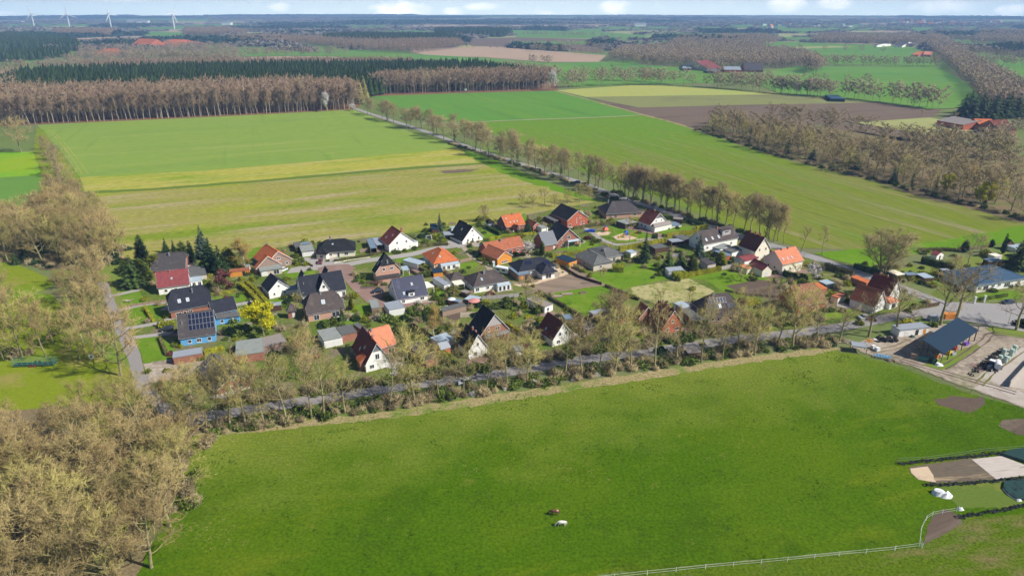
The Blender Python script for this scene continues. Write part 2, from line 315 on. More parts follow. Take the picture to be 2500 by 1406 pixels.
sheet('brown_strip',[(2000,306),(2090,300),(2290,334),(2330,345),(2200,345)],G['brown'],.05)
sheet('lime_meadow',[(-120,372),(82,371),(92,395),(100,430),(98,480),(60,512),(-150,520)],G['lime'],.02)
sheet('lower_meadow',[(-120,440),(100,428),(98,480),(60,512),(-150,520)],G['farmead'],.03)
sheet('left_meadow',[(-200,640),(20,640),(90,665),(135,690),(110,710),(60,722),(-200,735)],G['leftgrass'],.02,jit=.5)
sheet('left_meadow',[(-200,730),(120,715),(270,860),(330,900),(345,985),(250,1010),(-200,1030)],G['leftgrass'],.021,jit=.5)
sheet('woodland_floor',[(-300,1005),(60,1000),(200,985),(330,1000),(420,1000),(490,1045),(500,1110),(470,1230),(400,1340),(360,1430),(330,1600),(-300,1600)],G['leaffloor'],.03,jit=1)
sheet('woodland_floor',[(-200,500),(60,505),(180,440),(230,500),(290,600),(310,650),(300,690),(200,690),(130,660),(0,640),(-200,640)],G['leaffloor'],.03,jit=1)
sheet('lane_verge',[(130,660),(300,640),(330,720),(290,800),(330,880),(300,900),(230,860),(170,770)],G['dull'],.035,jit=1)
sheet('beech_wood_floor',[(-700,330),(-100,312),(300,296),(600,282),(868,268),(900,236),(1130,228),(1362,221),(1360,200),(900,205),(300,200),(-500,215)],G['beechfloor'],.04)
sheet('pasture',[(478,1060),(700,1030),(950,1003),(1200,965),(1500,920),(1800,875),(2000,850),(2080,862),(2180,890),(2300,935),(2400,970),(2560,1010),(2700,1050),(2700,1330),(2500,1275),(2340,1260),(2260,1335),(1800,1372),(1500,1400),(1300,1440),(1100,1600),(200,1600),(330,1400),(430,1200)],G['pasture'],.04,jit=.7)
sheet('paddock',[(1300,1440),(1500,1402),(1800,1373),(2255,1335),(2350,1262),(2500,1255),(2700,1260),(2700,1650),(1100,1650)],G['paddock'],.045)
sheet('dry_edge',[(478,1060),(700,1030),(950,1003),(1200,965),(1500,920),(1800,875),(2000,850),(2060,850),(2010,862),(1800,890),(1500,938),(1200,985),(950,1022),(700,1046),(560,1062),(500,1072)],G['verge'],.06,jit=.6)
sheet('mud_patch',[(2285,975),(2330,968),(2400,972),(2402,985),(2395,1005),(2360,1003),(2300,990)],G['soil'],.06,jit=1.0)
sheet('mud_patch',[(2445,1025),(2520,1020),(2540,1055),(2490,1058),(2450,1045)],G['soil'],.06,jit=1.0)
sheet('trodden_earth',[(2305,1244),(2330,1250),(2352,1275),(2310,1300),(2255,1330),(2262,1290),(2275,1262)],G['soil'],.07,jit=.2)
sheet('belt_floor',[(1695,318),(1800,352),(1925,392),(2010,412),(2130,444),(2262,486),(2352,506),(2520,552),(2560,400),(2400,358),(2280,345),(2150,330),(2000,308),(1850,300),(1720,303)],G['leaffloor'],.05,jit=1.5)
sheet('lane_verge',[(88,312),(104,316),(150,375),(197,436),(212,478),(238,520),(120,520),(96,470),(100,420),(84,380)],G['leftgrass'],.028,jit=1)
for i in range(2):
 ribbon('tramline',[(118+i*9,318),(150+i*9,352),(178+i*12,390),(200+i*16,425)],.5,G['strip'],.045)
for k in range(9):
 x=1250+k*95;y=318+k*3
 for i in range(2):ribbon('tramline',[(x+i*5,y+40),(x+150+k*6+i*5,y+92+k*4),(x+330+k*12+i*6,y+150+k*8)]if k>2 else[(x+i*4,y),(x+120+i*4,y+45),(x+420,y+150)],.45,G['olive'],.05)
# --- village ground
sheet('village_ground',[(300,640),(620,612),(960,575),(1200,540),(1470,490),(1520,487),(1700,545),(1960,625),(2110,672),(2240,740),(2380,640),(2560,590),(2560,720),(2330,760),(2100,800),(1800,835),(1450,885),(1000,950),(700,1010),(480,1050),(400,990),(330,880),(285,780),(262,720),(280,680)],G['village'],.025)
ribbon('country_road',[(868,266),(912,281),(1010,312),(1093,341),(1170,368),(1282,404),(1410,444),(1516,483),(1600,508),(1728,551),(1850,590),(1964,622),(2060,654),(2112,673),(2180,695),(2250,722),(2330,752)],6.0,G['asphalt'],.10,label='grey country road between the tree lines')
ribbon('village_street',[(455,1022),(560,1008),(700,986),(870,960),(1000,940),(1220,911),(1440,876),(1600,857),(1780,831),(2000,806),(2100,790),(2200,770),(2330,752)],5.2,G['asphaltdk'],.085,label='grey village street under the bare trees')
sheet('junction',[(2240,762),(2290,748),(2310,738),(2360,738),(2430,742),(2560,738),(2560,822),(2480,806),(2400,792),(2350,783),(2260,782)],G['asphalt'],.115)
ribbon('lane',[(250,690),(262,722),(284,782),(321,856),(350,941),(398,992),(440,1028),(500,1025)],3.6,G['asphaltdk'],.075,jit=.2,label='narrow grey lane on the left edge of the village')
for pts in[[(268,724),(340,708)],[(284,760),(345,745),(405,738)],[(305,803),(380,790),(425,775)],[(322,825),(430,812)]]:
 ribbon('driveway',pts,2.6,G['greypave'],.09)
sheet('forecourt',[(348,888),(460,868),(520,880),(480,915),(400,930),(365,935)],G['yard'],.055,jit=.3)
ribbon('garden_street',[(742,652),(790,655),(830,650),(900,636),(1000,622),(1060,608),(1110,600),(1130,590),(1160,590)],5.0,G['greypave'],.09,label='paved residential street between the gardens')
sheet('turning_area',[(775,655),(800,648),(850,645),(868,655),(850,668),(810,668),(780,668)],G['redpave'],.11)
ribbon('clinker_lane',[(845,662),(862,690),(890,718),(920,740),(960,748),(1000,742)],4.5,G['redpave'],.10)
ribbon('footpath',[(1130,602),(1150,625),(1175,640),(1192,652),(1200,668)],2.4,G['gravelpath'],.10)
ribbon('footpath',[(1415,545),(1440,565),(1480,590),(1520,598),(1600,585),(1660,572)],2.6,G['greypave'],.10)
ribbon('clinker_drive',[(1530,556),(1590,568),(1625,582)],4.5,G['redpave'],.095)
sheet('clinker_yard',[(888,700),(940,698),(945,730),(900,735)],G['redpave'],.08)
sheet('clinker_terrace',[(925,735),(1060,722),(1080,732),(1000,758),(950,752)],G['redpave'],.085)
sheet('forecourt',[(735,630),(800,628),(850,632),(830,650),(780,655),(740,648)],G['greypave'],.07)
sheet('forecourt',[(1085,590),(1135,582),(1175,590),(1170,602),(1120,606)],G['greypave'],.07)
sheet('front_path',[(710,655),(745,648),(770,655),(740,664),(700,668)],G['greypave'],.075)
sheet('building_plot',[(1245,690),(1300,688),(1360,650),(1400,655),(1470,690),(1480,696),(1330,718),(1290,702)],G['buildsoil'],.06,jit=.3)
sheet('sand_apron',[(1250,695),(1310,690),(1355,650),(1378,655),(1388,670),(1350,682),(1310,694),(1270,700)],G['sand'],.075,jit=.25)
for pts in[[(1335,712),(1478,698),(1530,738),(1500,760),(1440,775),(1418,770),(1370,740)],[(1432,672),(1580,640),(1625,655),(1640,680),(1590,690),(1520,708),(1470,690)],[(1640,680),(1800,655),(1875,680),(1800,700),(1830,720),(1790,728),(1720,682)],[(690,662),(772,655),(770,672),(705,680)],[(295,712),(335,705),(360,740),(300,748)],[(300,752),(395,742),(418,770),(320,795)],[(512,730),(600,712),(605,735),(540,742)],[(640,735),(720,722),(725,740),(650,752)],[(870,745),(900,740),(915,770),(855,795),(820,792)],[(1175,558),(1205,555),(1225,572),(1180,583)],[(965,630),(990,628),(1030,652),(1010,665),(975,655)],[(1120,645),(1160,640),(1175,650),(1130,662)],[(1445,570),(1500,550),(1550,560),(1600,578),(1540,592),(1480,588)],[(1400,600),(1420,588),(1485,600),(1440,612),(1345,612)],[(330,825),(395,822),(440,865),(400,880),(352,886)],[(1590,560),(1690,552),(1690,565),(1610,572)],[(1060,700),(1105,690),(1110,720),(1040,735)],[(1180,600),(1250,640),(1220,650)],[(600,610),(650,600),(640,640),(600,640)],[(1280,520),(1300,560),(1200,590),(1180,570)],[(2000,770),(2100,750),(2105,770),(2010,780)],[(2380,722),(2500,706),(2520,725),(2400,735)],[(2400,755),(2470,770),(2400,765)]]:
 LI=globals().get('LI',0)+1
 sheet('lawn',pts,G['lawn'],.036+.0013*LI,jit=.3)
sheet('rough_grass_plot',[(1540,702),(1680,680),(1745,712),(1690,738),(1600,742),(1545,720)],G['roughgrass'],.065,jit=.3)
sheet('vegetable_bed',[(1772,698),(1855,683),(1890,690),(1915,702),(1935,720),(1900,735),(1850,722),(1800,712)],G['soil'],.065)
sheet('garden_bed',[(1095,750),(1145,745),(1140,765),(1110,785),(1090,775)],G['soil'],.065,jit=.3)
sheet('play_sand',[(1450,570),(1475,563),(1492,568),(1485,574),(1462,576)],G['sand'],.085)
sheet('play_sand',[(1495,578),(1520,570),(1545,578),(1558,582),(1530,588),(1505,586)],G['sand'],.085)
sheet('dull_lawn',[(285,790),(318,800),(300,760),(285,750)],G['dull'],.05)
sheet('allotment_ground',[(2160,660),(2300,640),(2520,600),(2520,650),(2330,700),(2220,690)],G['dull'],.055,jit=.6)
# --- farm yard on the right
sheet('farm_yard',[(2075,845),(2110,830),(2200,815),(2260,800),(2340,785),(2420,798),(2560,825),(2700,900),(2700,1060),(2560,1015),(2470,985),(2390,958),(2330,935),(2230,895),(2130,870)],G['yard'],.07,jit=.4)
sheet('concrete_pad',[(2470,848),(2560,850),(2600,900),(2560,960),(2440,940),(2420,930),(2388,920)],G['conc'],.085)
sheet('concrete_track',[(2375,948),(2400,934),(2480,952),(2600,1000),(2620,1030),(2500,992),(2420,965)],G['conc'],.087,jit=.2)
for i,ln in enumerate([[(2200,880),(2290,905),(2360,925),(2480,960)],[(2300,900),(2350,870),(2400,835),(2430,815),(2540,830)],[(2120,858),(2180,850),(2230,830)],[(2390,940),(2430,900),(2500,850)]]):
 for o_ in(-.9,.9):ribbon('wheel_rut',ln,.5,G['soil' if i<2 else 'leaffloor'],.092+i*.002,jit=.15,off=o_)
sheet('grass_island',[(2405,802),(2440,795),(2540,815),(2560,830),(2480,824),(2430,815)],G['dull'],.09,jit=.3)
sheet('barn_side_grass',[(2250,892),(2330,860),(2385,840),(2392,848),(2360,868),(2320,900),(2290,903)],G['dull'],.08,jit=.3)
sheet('silage_bed',[(2218,1140),(2375,1118),(2435,1170),(2285,1180),(2240,1168),(2222,1155)],mat('dark_spread_manure',(.135,.105,.07),var=.4,scale=1.5,col2=[((.40,.30,.18),.2,.56,8),((.07,.055,.04),.5,.55,6)],stretch=(.1,.3,2),bump=.5),.075,jit=.15)
sheet('sand_bed',[(2216,1142),(2262,1137),(2290,1180),(2245,1170),(2222,1156)],G['sand'],.085,jit=.5)
sheet('pale_bed',[(2372,1121),(2445,1113),(2540,1150),(2520,1158),(2432,1170)],mat('pale_wood_ash_bed',(.50,.44,.39),var=.25,scale=1,stretch=(.15,.25,2),col2=[((.30,.25,.21),.5,.6,9)]),.086)
sheet('mossy_strip',[(2292,1188),(2450,1172),(2520,1220),(2500,1235),(2390,1240),(2340,1238)],mat('yellow_moss_grass',(.10,.155,.010),var=.3,scale=1.5,col2=[((.22,.21,.03),.12,.52,6)],bump=.3),.075,jit=.3)
# --- distant fields (photo outlines)
for nm,pts,m in[('distant_field',[(1010,120),(1200,114),(1480,136),(1462,152),(1330,152),(1180,140),(1060,138),(1000,128)],'tan'),('distant_field',[(1130,96),(1260,92),(1560,99),(1570,104),(1430,106),(1480,130),(1240,116),(1150,113)],'brown'),('distant_field',[(1245,102),(1560,100),(1575,108),(1270,110)],'farmead'),('distant_field',[(1230,74),(1460,78),(1590,88),(1560,97),(1262,92)],'farmead'),('distant_field',[(875,125),(1010,133),(1180,142),(1330,155),(1470,152),(1660,165),(1860,178),(1960,172),(2100,188),(2000,195),(1900,200),(1640,205),(1400,212),(1360,190),(1280,165),(1080,147),(880,140)],'farmead'),('distant_field',[(690,104),(760,106),(840,120),(1000,130),(990,140),(820,136),(740,120),(700,112)],'farmead'),('distant_field',[(355,78),(480,82),(560,94),(600,100),(380,103),(350,95)],'farmead'),('distant_field',[(130,96),(350,88),(352,100),(150,110)],'tan'),('distant_field',[(120,64),(265,66),(262,69),(140,68)],'farpale'),('distant_field',[(-60,150),(180,122),(200,142),(20,160)],'farmead'),('distant_field',[(40,160),(330,155),(500,158),(560,150),(530,165),(300,178),(50,180)],'farmead'),('distant_field',[(560,142),(700,138),(840,140),(800,147),(600,158),(560,158)],'tan'),('distant_field',[(590,148),(720,143),(900,142),(800,156),(600,162)],'brown'),('distant_field',[(490,123),(700,124),(880,132),(900,142),(700,137),(520,140)],'farmead'),('distant_field',[(1850,115),(1900,102),(2060,108),(2200,112),(2290,130),(2260,142),(1950,136)],'farmead'),('distant_field',[(1850,118),(2030,113),(2090,116),(1880,122)],'farpale'),('distant_field',[(2000,140),(2280,142),(2280,162),(2040,158)],'farmead'),('distant_field',[(1940,163),(2160,163),(2290,165),(2330,185),(2375,220),(2390,240),(2200,232),(2050,215),(1860,205),(1850,180)],'farmead'),('distant_field',[(1850,205),(2050,215),(2200,232),(2390,238),(2400,262),(2270,268),(2100,245),(1900,228)],'farmead'),('distant_field',[(2290,94),(2500,106),(2560,114),(2540,125),(2340,112)],'farmead'),('distant_field',[(2330,110),(2480,112),(2500,120),(2380,121)],'farpale'),('distant_field',[(2370,145),(2560,150),(2560,175),(2400,165)],'farmead'),('distant_field',[(2395,162),(2560,168),(2560,215),(2500,208),(2420,190)],'farmead'),('distant_field',[(1620,82),(1880,82),(1900,90),(1700,94)],'farmead'),('distant_field',[(1945,70),(2020,72),(2010,79),(1950,78)],'farmead'),('distant_field',[(2070,76),(2180,80),(2230,84),(2080,84)],'farpale'),('distant_field',[(1480,150),(1560,150),(1560,160),(1500,160)],'farmead'),]:
 FARF=globals().setdefault('FARF',[]);FARF.append([P(x,max(y,45))for x,y in pts])
 sheet(nm,pts,G[m],.15+.07*len(FARF)/4*1.0)
# ---------------------------------------------------------------- vegetation
BK={}
BK['bark']=mat('olive_brown_bark',(.31,.27,.15),rough=.95,var=.3,scale=2,spec=0,objv=.22,col2=[((.15,.17,.05),.6,.5,5)])
BK['twig']=mat('fine_twigs',(.385,.31,.135),rough=.95,var=.15,scale=.3,spec=0,island=.30,objv=.25,alt=(.37,.27,.125))
BK['twig_green']=mat('budding_twigs',(.40,.35,.12),rough=.95,var=.15,scale=.3,spec=0,island=.30,objv=.2)
BK['twig_dark']=mat('grey_brown_twigs',(.33,.27,.135),rough=.95,var=.15,scale=.3,spec=0,island=.35,objv=.22,alt=(.31,.23,.125))
BK['bark_pale']=mat('pale_beech_bark',(.34,.29,.21),rough=.95,var=.3,scale=1,spec=0,objv=.2)
BK['twig_red']=mat('red_brown_beech_twigs',(.30,.215,.135),rough=.95,var=.1,scale=.2,spec=0,island=.35,objv=.22)
BK['birch']=mat('white_birch_bark',(.62,.58,.50),rough=.9,var=.3,scale=3,spec=0)
BK['twig_gold']=mat('golden_birch_twigs',(.33,.235,.07),rough=.95,var=.1,island=.3,spec=0)
BK['blossom']=mat('white_blossom',(.66,.62,.58),rough=.9,var=.1,island=.25,spec=0)
BK['yellow']=mat('yellow_green_new_leaves',(.52,.49,.02),rough=.9,var=.1,island=.35,spec=0)
BK['purple']=mat('purple_leaves',(.17,.065,.055),rough=.9,var=.1,island=.4,spec=0)
BK['spruce']=mat('dark_spruce_needles',(.036,.068,.022),rough=.9,var=.2,island=.45,spec=.03,objv=.25)
BK['bluespruce']=mat('blue_grey_needles',(.065,.095,.065),rough=.9,var=.2,island=.4,spec=.03)
BK['thuja']=mat('olive_conifer_foliage',(.10,.135,.022),rough=.9,var=.2,island=.4,spec=.03,objv=.3)
BK['goldthuja']=mat('golden_green_foliage',(.25,.27,.022),rough=.9,var=.2,island=.4,spec=.03,objv=.2)
BK['hedge']=mat('clipped_hedge_leaves',(.26,.255,.022),rough=.9,var=.2,island=.4,spec=.03,objv=.2)
BK['dkhedge']=mat('brown_green_hedge',(.125,.12,.045),rough=.9,var=.2,island=.4,spec=.03,objv=.2)
BK['shrub']=mat('green_shrub_leaves',(.13,.175,.035),rough=.9,var=.2,island=.45,spec=.03,objv=.3)
BK['brownshrub']=mat('brown_bare_shrub_twigs',(.33,.27,.15),rough=.95,var=.2,island=.4,spec=0,objv=.3)
BK['ivy']=mat('dark_ivy_leaves',(.05,.085,.018),rough=.85,var=.2,island=.5,spec=.2)
def frame(d):
 a=np.cross(d,[0,0,1.0])if abs(d[2])<.95 else np.cross(d,[1.0,0,0])
 a/=np.linalg.norm(a);b=np.cross(d,a);return a,b
class TM:
 """collects tapered prisms (quads as 2 tris) and slivers"""
 def __init__(s):s.V=[];s.F=[];s.n=0;s.mi=[]
 def seg(s,p0,p1,r0,r1,n=3,m=0):
  d=p1-p0;L=np.linalg.norm(d)
  if L<1e-6:return
  a,b=frame(d/L);t=np.arange(n)*2*math.pi/n
  ring=np.outer(np.cos(t),a)+np.outer(np.sin(t),b)
  s.V.append(p0+ring*r0);s.V.append(p1+ring*r1)
  for i in range(n):
   j=(i+1)%n
   s.F.append((s.n+i,s.n+j,s.n+n+j));s.F.append((s.n+i,s.n+n+j,s.n+n+i));s.mi+=[m,m]
  s.n+=2*n
 def spike(s,p0,p1,r,m=0):
  d=p1-p0;L=np.linalg.norm(d)+1e-9
  a,b=frame(d/L)
  s.V.append(np.array([p0+a*r,p0-a*.5*r+b*.87*r,p0-a*.5*r-b*.87*r,p1]))
  n=s.n;s.F+=[(n,n+1,n+3),(n+1,n+2,n+3),(n+2,n,n+3)];s.mi+=[m]*3;s.n+=4
 def leafs(s,c,size,g,m=0,up=.3):
  """leaf quads (as 2 tris) at centres c (k,3), random orientation"""
  k=len(c);d=g.normal(size=(k,3));d[:,2]=d[:,2]*.7+up;d/=np.linalg.norm(d,axis=1)[:,None]
  q=g.normal(size=(k,3));a=np.cross(d,q);a/=np.linalg.norm(a,axis=1)[:,None];b=np.cross(d,a)
  sz=(size*g.uniform(.6,1.4,size=(k,1)))
  V=np.stack([c-a*sz,c+b*sz*.7,c+a*sz,c-b*sz*.7],1).reshape(-1,3)
  s.V.append(V);base=s.n+4*np.arange(k)
  for x in base:s.F.append((x,x+1,x+2));s.F.append((x,x+2,x+3))
  s.mi+=[m]*(2*k);s.n+=4*k
 def arr(s):return np.concatenate(s.V),np.array(s.F),np.array(s.mi)
 def mesh(s,name,mats):V,F,mi=s.arr();return np_mesh(name,V,F,mats,mi if isinstance(mats,(list,tuple))else None)
def unit(v):return v/(np.linalg.norm(v)+1e-9)
def bare_tree(seed,h=15.0,tr=.28,clear=.25,spread=6.0,nl=9,up=.5,twr=.035,nt=6,stems=1,lean=0.0,sub=7,sub2=6,round_=.55,ivy=0):
 """returns (trunk TM, crown TM): trunk and main limbs / finer branches"""
 g=np.random.default_rng(seed);T=TM();K=TM()
 cz=h*(clear+(1-clear)*round_)
 def grow(p,d,L,r0,r1,nseg,tm,wob,upb,n=3):
  pts=[p];
  for i in range(nseg):
   d=unit(d+g.normal(size=3)*wob+np.array([0,0,upb]))
   q=p+d*L/nseg;ra=r0+(r1-r0)*i/nseg;rb=r0+(r1-r0)*(i+1)/nseg
   tm.seg(p,q,ra,rb,n);p=q;pts.append(p)
  return pts,d
 def along(pts,t):
  x=t*(len(pts)-1);i=min(int(x),len(pts)-2);return pts[i]+(pts[i+1]-pts[i])*(x-i),unit(pts[i+1]-pts[i])
 for s_ in range(stems):
  off=np.array([0,0,0.0]);d0=np.array([lean,lean*.5,1.0])
  if stems>1:
   a=s_*2.4+g.uniform(0,.6);off=np.array([math.cos(a),math.sin(a),0])*.5;d0=unit(np.array([math.cos(a)*.30,math.sin(a)*.30,1.0]))
  tp,dd=grow(off,d0,h*.80,tr,tr*.22,7,T,.06,.05,6 if stems==1 else 4)
  ga=g.uniform(0,6)
  for i in range(nl):
   t=clear+(1-clear)*(i+g.uniform(0,.8))/nl;t=min(t,.98)
   p,dt=along(tp,t);ga+=2.4+g.uniform(-.3,.3)
   side=np.array([math.cos(ga),math.sin(ga),0])
   rel=(t-clear)/(1-clear)
   L=spread*math.sqrt(max(.12,1-((rel-.35)/.75)**2))*g.uniform(.8,1.12)
   if stems>1:L*=.7
   d=unit(side+np.array([0,0,up+rel*.9]))
   lp,ld=grow(p,d,L,tr*(.42-.22*rel),.035,5,T,.16,.10,4)
   for j in range(sub):
    tj=.25+.75*(j+g.uniform(0,1))/sub;p2,d2=along(lp,min(tj,1));
    sd_=unit(d2+g.normal(size=3)*.62+np.array([0,0,.18]));L2=L*g.uniform(.30,.52)*(1.25-.6*tj)
    bp,bd=grow(p2,sd_,L2,.045,.02,3,K,.18,.08,3)
    for k in range(sub2):
     tk=.15+.85*(k+g.uniform(0,1))/sub2;p3,d3=along(bp,min(tk,1))
     e=unit(d3+g.normal(size=3)*.62+np.array([0,0,.14]));L3=g.uniform(.9,1.7)*h/15
     q3=p3+e*L3;K.spike(p3,q3,twr)
     for m in range(nt):
      p4=p3+(q3-p3)*g.uniform(.15,1);e4=unit(e+g.normal(size=3)*.6+np.array([0,0,.1]))
      K.spike(p4,p4+e4*g.uniform(.5,1.1)*h/15,twr*.75)
  if ivy:
   for i in range(7):
    p,dt=along(tp,i/7*.8);c=p+g.normal(size=(ivy,3))*[.5,.5,1.0];T.leafs(c,.28,g,1)
 return T,K
TREES={}
def reg(key,T,K,bark,twig,h,ivy=False):
 TREES.setdefault(key,[]).append((T.mesh('trunk',[BK[bark],BK['ivy']]),K.mesh('crown',BK[twig]),h))
for i in range(4):reg('oak',*bare_tree(10+i,15,.30,.22,6.2,16,.30,.036,sub=6,sub2=5,nt=5),'bark','twig',15)
for i in range(2):reg('oakg',*bare_tree(20+i,15,.28,.2,5.8,15,.35,.036,sub=6,sub2=5,nt=5),'bark','twig_green',15)
for i in range(3):reg('avenue',*bare_tree(30+i,18,.26,.30,5.4,17,.55,.038,round_=.5,sub=5,sub2=5,nt=5),'bark','twig_dark',18)
reg('avenue',*bare_tree(34,18,.26,.30,5.2,16,.6,.038,sub=5,sub2=5,nt=5,ivy=26),'bark','twig_dark',18)
for i in range(2):reg('avenueg',*bare_tree(36+i,18,.24,.28,5.2,16,.6,.038,sub=5,sub2=5,nt=5),'bark','twig',18)
for i in range(3):reg('street',*bare_tree(40+i,18,.27,.34,6.6,14,.40,.028,sub=5,sub2=4,nt=3),'bark','twig_green' if i==1 else 'twig',18)
for i in range(2):reg('sparse',*bare_tree(50+i,18,.34,.36,6.8,11,.50,.034,sub=5,sub2=4,nt=3),'bark','twig_dark',18)
for i in range(2):reg('young',*bare_tree(60+i,12,.16,.45,2.8,8,.7,.035,sub=4,sub2=4,nt=3),'bark','twig',12)
reg('multi',*bare_tree(70,18,.28,.18,7.5,14,.45,.036,stems=5,sub=5,sub2=5,nt=5),'bark','twig_dark',18)
for i in range(3):reg('belt',*bare_tree(80+i,15,.28,.16,6.2,14,.35,.05,sub=5,sub2=5,nt=4,ivy=(40 if i==2 else 0)),'bark',['twig_dark','twig','twig_dark'][i],15)
reg('beltg',*bare_tree(84,15,.26,.13,6.0,14,.4,.05,sub=5,sub2=5,nt=4),'bark','twig_green',15)
for i in range(2):reg('beech',*bare_tree(90+i,26,.38,.30,6.0,15,.8,.08,sub=5,sub2=5,nt=3),'bark_pale','twig_red',26)
reg('birch',*bare_tree(100,12,.12,.2,2.2,12,1.0,.04,sub=6,sub2=6,nt=5),'birch','twig_gold',12)
reg('fruit',*bare_tree(105,5,.13,.25,3.4,10,.45,.026,sub=5,sub2=5,nt=5),'bark','twig_green',5)
def leaf_tree(seed,h,r,leaf,bark,size=.16,n=3800,clear=.2,flat=.85):
 T,K=bare_tree(seed,h,.16,clear,r,8,.5,.03,sub=5,sub2=3,nt=1)
 g=np.random.default_rng(seed)
 V,F,mi=K.arr();idx=g.integers(0,len(V),n);c=V[idx]+g.normal(size=(n,3))*.22
 K2=TM();K2.leafs(c,size,g)
 TREES.setdefault(leaf,[]).append((T.mesh('trunk',[BK[bark],BK['ivy']]),K2.mesh('crown',BK[leaf]),h))
leaf_tree(110,8,3.5,'yellow','bark',.15,9000);leaf_tree(111,6,3.0,'blossom','bark',.13,3000);leaf_tree(112,5,2.4,'purple','bark',.15,2600,.05)
def conifer(seed,h,r,key,leaf,rows=22,per=14,jag=.25,cyl=0.0,leaf_n=5,bark='bark',base=.04):
 g=np.random.default_rng(seed);T=TM();K=TM();z3=np.array([0,0,1.0])
 T.seg(np.zeros(3),z3*h*.95,r*.07+.05,.03,5)
 for i in range(rows):
  t=i/(rows-1);z=h*(base+(1-base)*t);rr=r*((1-t)**(.85 if not cyl else .45)*(1 if t>.08 else .75+3*t))+.05
  for k in range(max(4,int(per*(1-t*.6)))):
   a=g.uniform(0,6.283);L=rr*g.uniform(1-jag,1+jag*.6)
   d=np.array([math.cos(a),math.sin(a),0]);p0=z3*z+d*L*.15;p1=p0+d*L*.85+z3*(-L*.28 if not cyl else L*.5)
   w_=max(.16,L*.26);s_=np.array([-d[1],d[0],0])*w_
   for q in range(leaf_n):
    f0=q/leaf_n;m0=p0+(p1-p0)*f0;m1=p0+(p1-p0)*min(1.1,f0+.42+g.uniform(0,.15))
    e=g.normal(size=3)*.10*(1+L*.3);sw=s_*(1-.35*f0)
    K.V.append(np.array([m0-sw+e,m0+sw+e*.3,m1+e-z3*g.uniform(0,.25)]));K.F.append((K.n,K.n+1,K.n+2));K.mi.append(0);K.n+=3
 TREES.setdefault(key,[]).append((T.mesh('trunk',[BK[bark],BK['ivy']]),K.mesh('crown',BK[leaf]),h))
conifer(200,12,2.6,'spruce','spruce');conifer(201,12,2.3,'spruce','spruce');conifer(202,14,3.6,'fir','bluespruce',26,16)
conifer(203,9,2.0,'thuja','thuja',24,18,.15,1);conifer(204,9,2.2,'goldthuja','goldthuja',24,18,.15,1);conifer(205,9,1.9,'darkthuja','spruce',26,18,.15,1);conifer(206,11,3.4,'pine','ivy',20,16,.35)
def blob(seed,r,h,key,leaf,n=700,size=.22,twigs=0,lump=.3):
 """shrub: leaf faces through an uneven volume plus some stems"""
 g=np.random.default_rng(seed);K=TM()
 d=g.normal(size=(n,3));d/=np.linalg.norm(d,axis=1)[:,None];d[:,2]=np.abs(d[:,2])
 ph=g.uniform(0,6,6);lu=1+lump*(np.sin(3*np.arctan2(d[:,1],d[:,0])+ph[0])*.5+np.sin(5*d[:,2]+ph[1])*.4+np.sin(7*d[:,0]+ph[2])*.4)
 rad_=g.uniform(.25,1,n)**.45*lu
 c=d*rad_[:,None]*[r,r,h]
 if twigs:
  for i in range(twigs):
   a=unit(d[i%n]*[1,1,1.0]+[0,0,.4]);K.spike(np.array([0,0,.1]),c[i%n]*1.1,.05);p=c[i%n]
   for q in range(5):K.spike(p*g.uniform(.4,1),p*1.0+g.normal(size=3)*r*.3+[0,0,.25*r],.035)
 if n>0 and size>0:K.leafs(c,size,g)
 TREES.setdefault(key,[]).append((None,K.mesh('shrub',BK[leaf]),h))
for i in range(3):blob(300+i,1.0,1.0,'b_green','shrub',420,.16)
for i in range(2):blob(310+i,1.0,1.0,'b_olive','thuja',420,.15)
for i in range(2):blob(315+i,1.0,1.0,'b_gold','goldthuja',420,.14)
for i in range(2):blob(320+i,1.0,1.0,'b_brown','brownshrub',200,.09,60)
blob(330,1.0,1.0,'b_purple','purple',420,.14);blob(331,1.0,1.0,'b_white','blossom',360,.11,30);blob(332,1.0,1.0,'b_dark','spruce',480,.16);blob(333,1,1,'b_yellow','yellow',420,.13)
tcount={}
def tree(key,p,h,label=None,group=None,cat='tree',wide=1.0,vi=None,name=None):
 vs=TREES[key];i=tcount.get(key,0);tcount[key]=i+1
 v=vs[(i if vi is None else vi)%len(vs)];s=h/v[2]
 nm=name or{'oak':'bare_tree','oakg':'bare_tree','avenue':'bare_tree','avenueg':'bare_tree','street':'bare_tree','sparse':'bare_tree','young':'bare_tree','multi':'bare_tree','belt':'bare_tree','beltg':'bare_tree','beech':'beech_tree','birch':'birch_tree','fruit':'fruit_tree','yellow':'leafy_tree','blossom':'blossom_tree','purple':'purple_shrub','spruce':'spruce_tree','fir':'fir_tree','thuja':'conifer_tree','goldthuja':'conifer_tree','darkthuja':'conifer_tree','pine':'pine_tree'}.get(key,'shrub')
 rz=rng.uniform(0,6.28);ws=s*wide*rng.uniform(.93,1.07)
 if v[0]is None:
  o=link(nm,v[1],None,p,rz,(ws,ws,s))
 else:
  o=empty(nm,p,rz);o.scale=(ws,ws,s)
  link('trunk',v[0],o);link('crown',v[1],o)
 tag(o,label,cat,group);return o
ORD=['first','second','third','fourth','fifth','sixth','seventh','eighth','ninth','tenth','eleventh','twelfth']
def nth(i):
 if i<12:return ORD[i]
 n=i+1;return '%d%s'%(n,'th' if 10<=n%100<=20 else{1:'st',2:'nd',3:'rd'}.get(n%10,'th'))
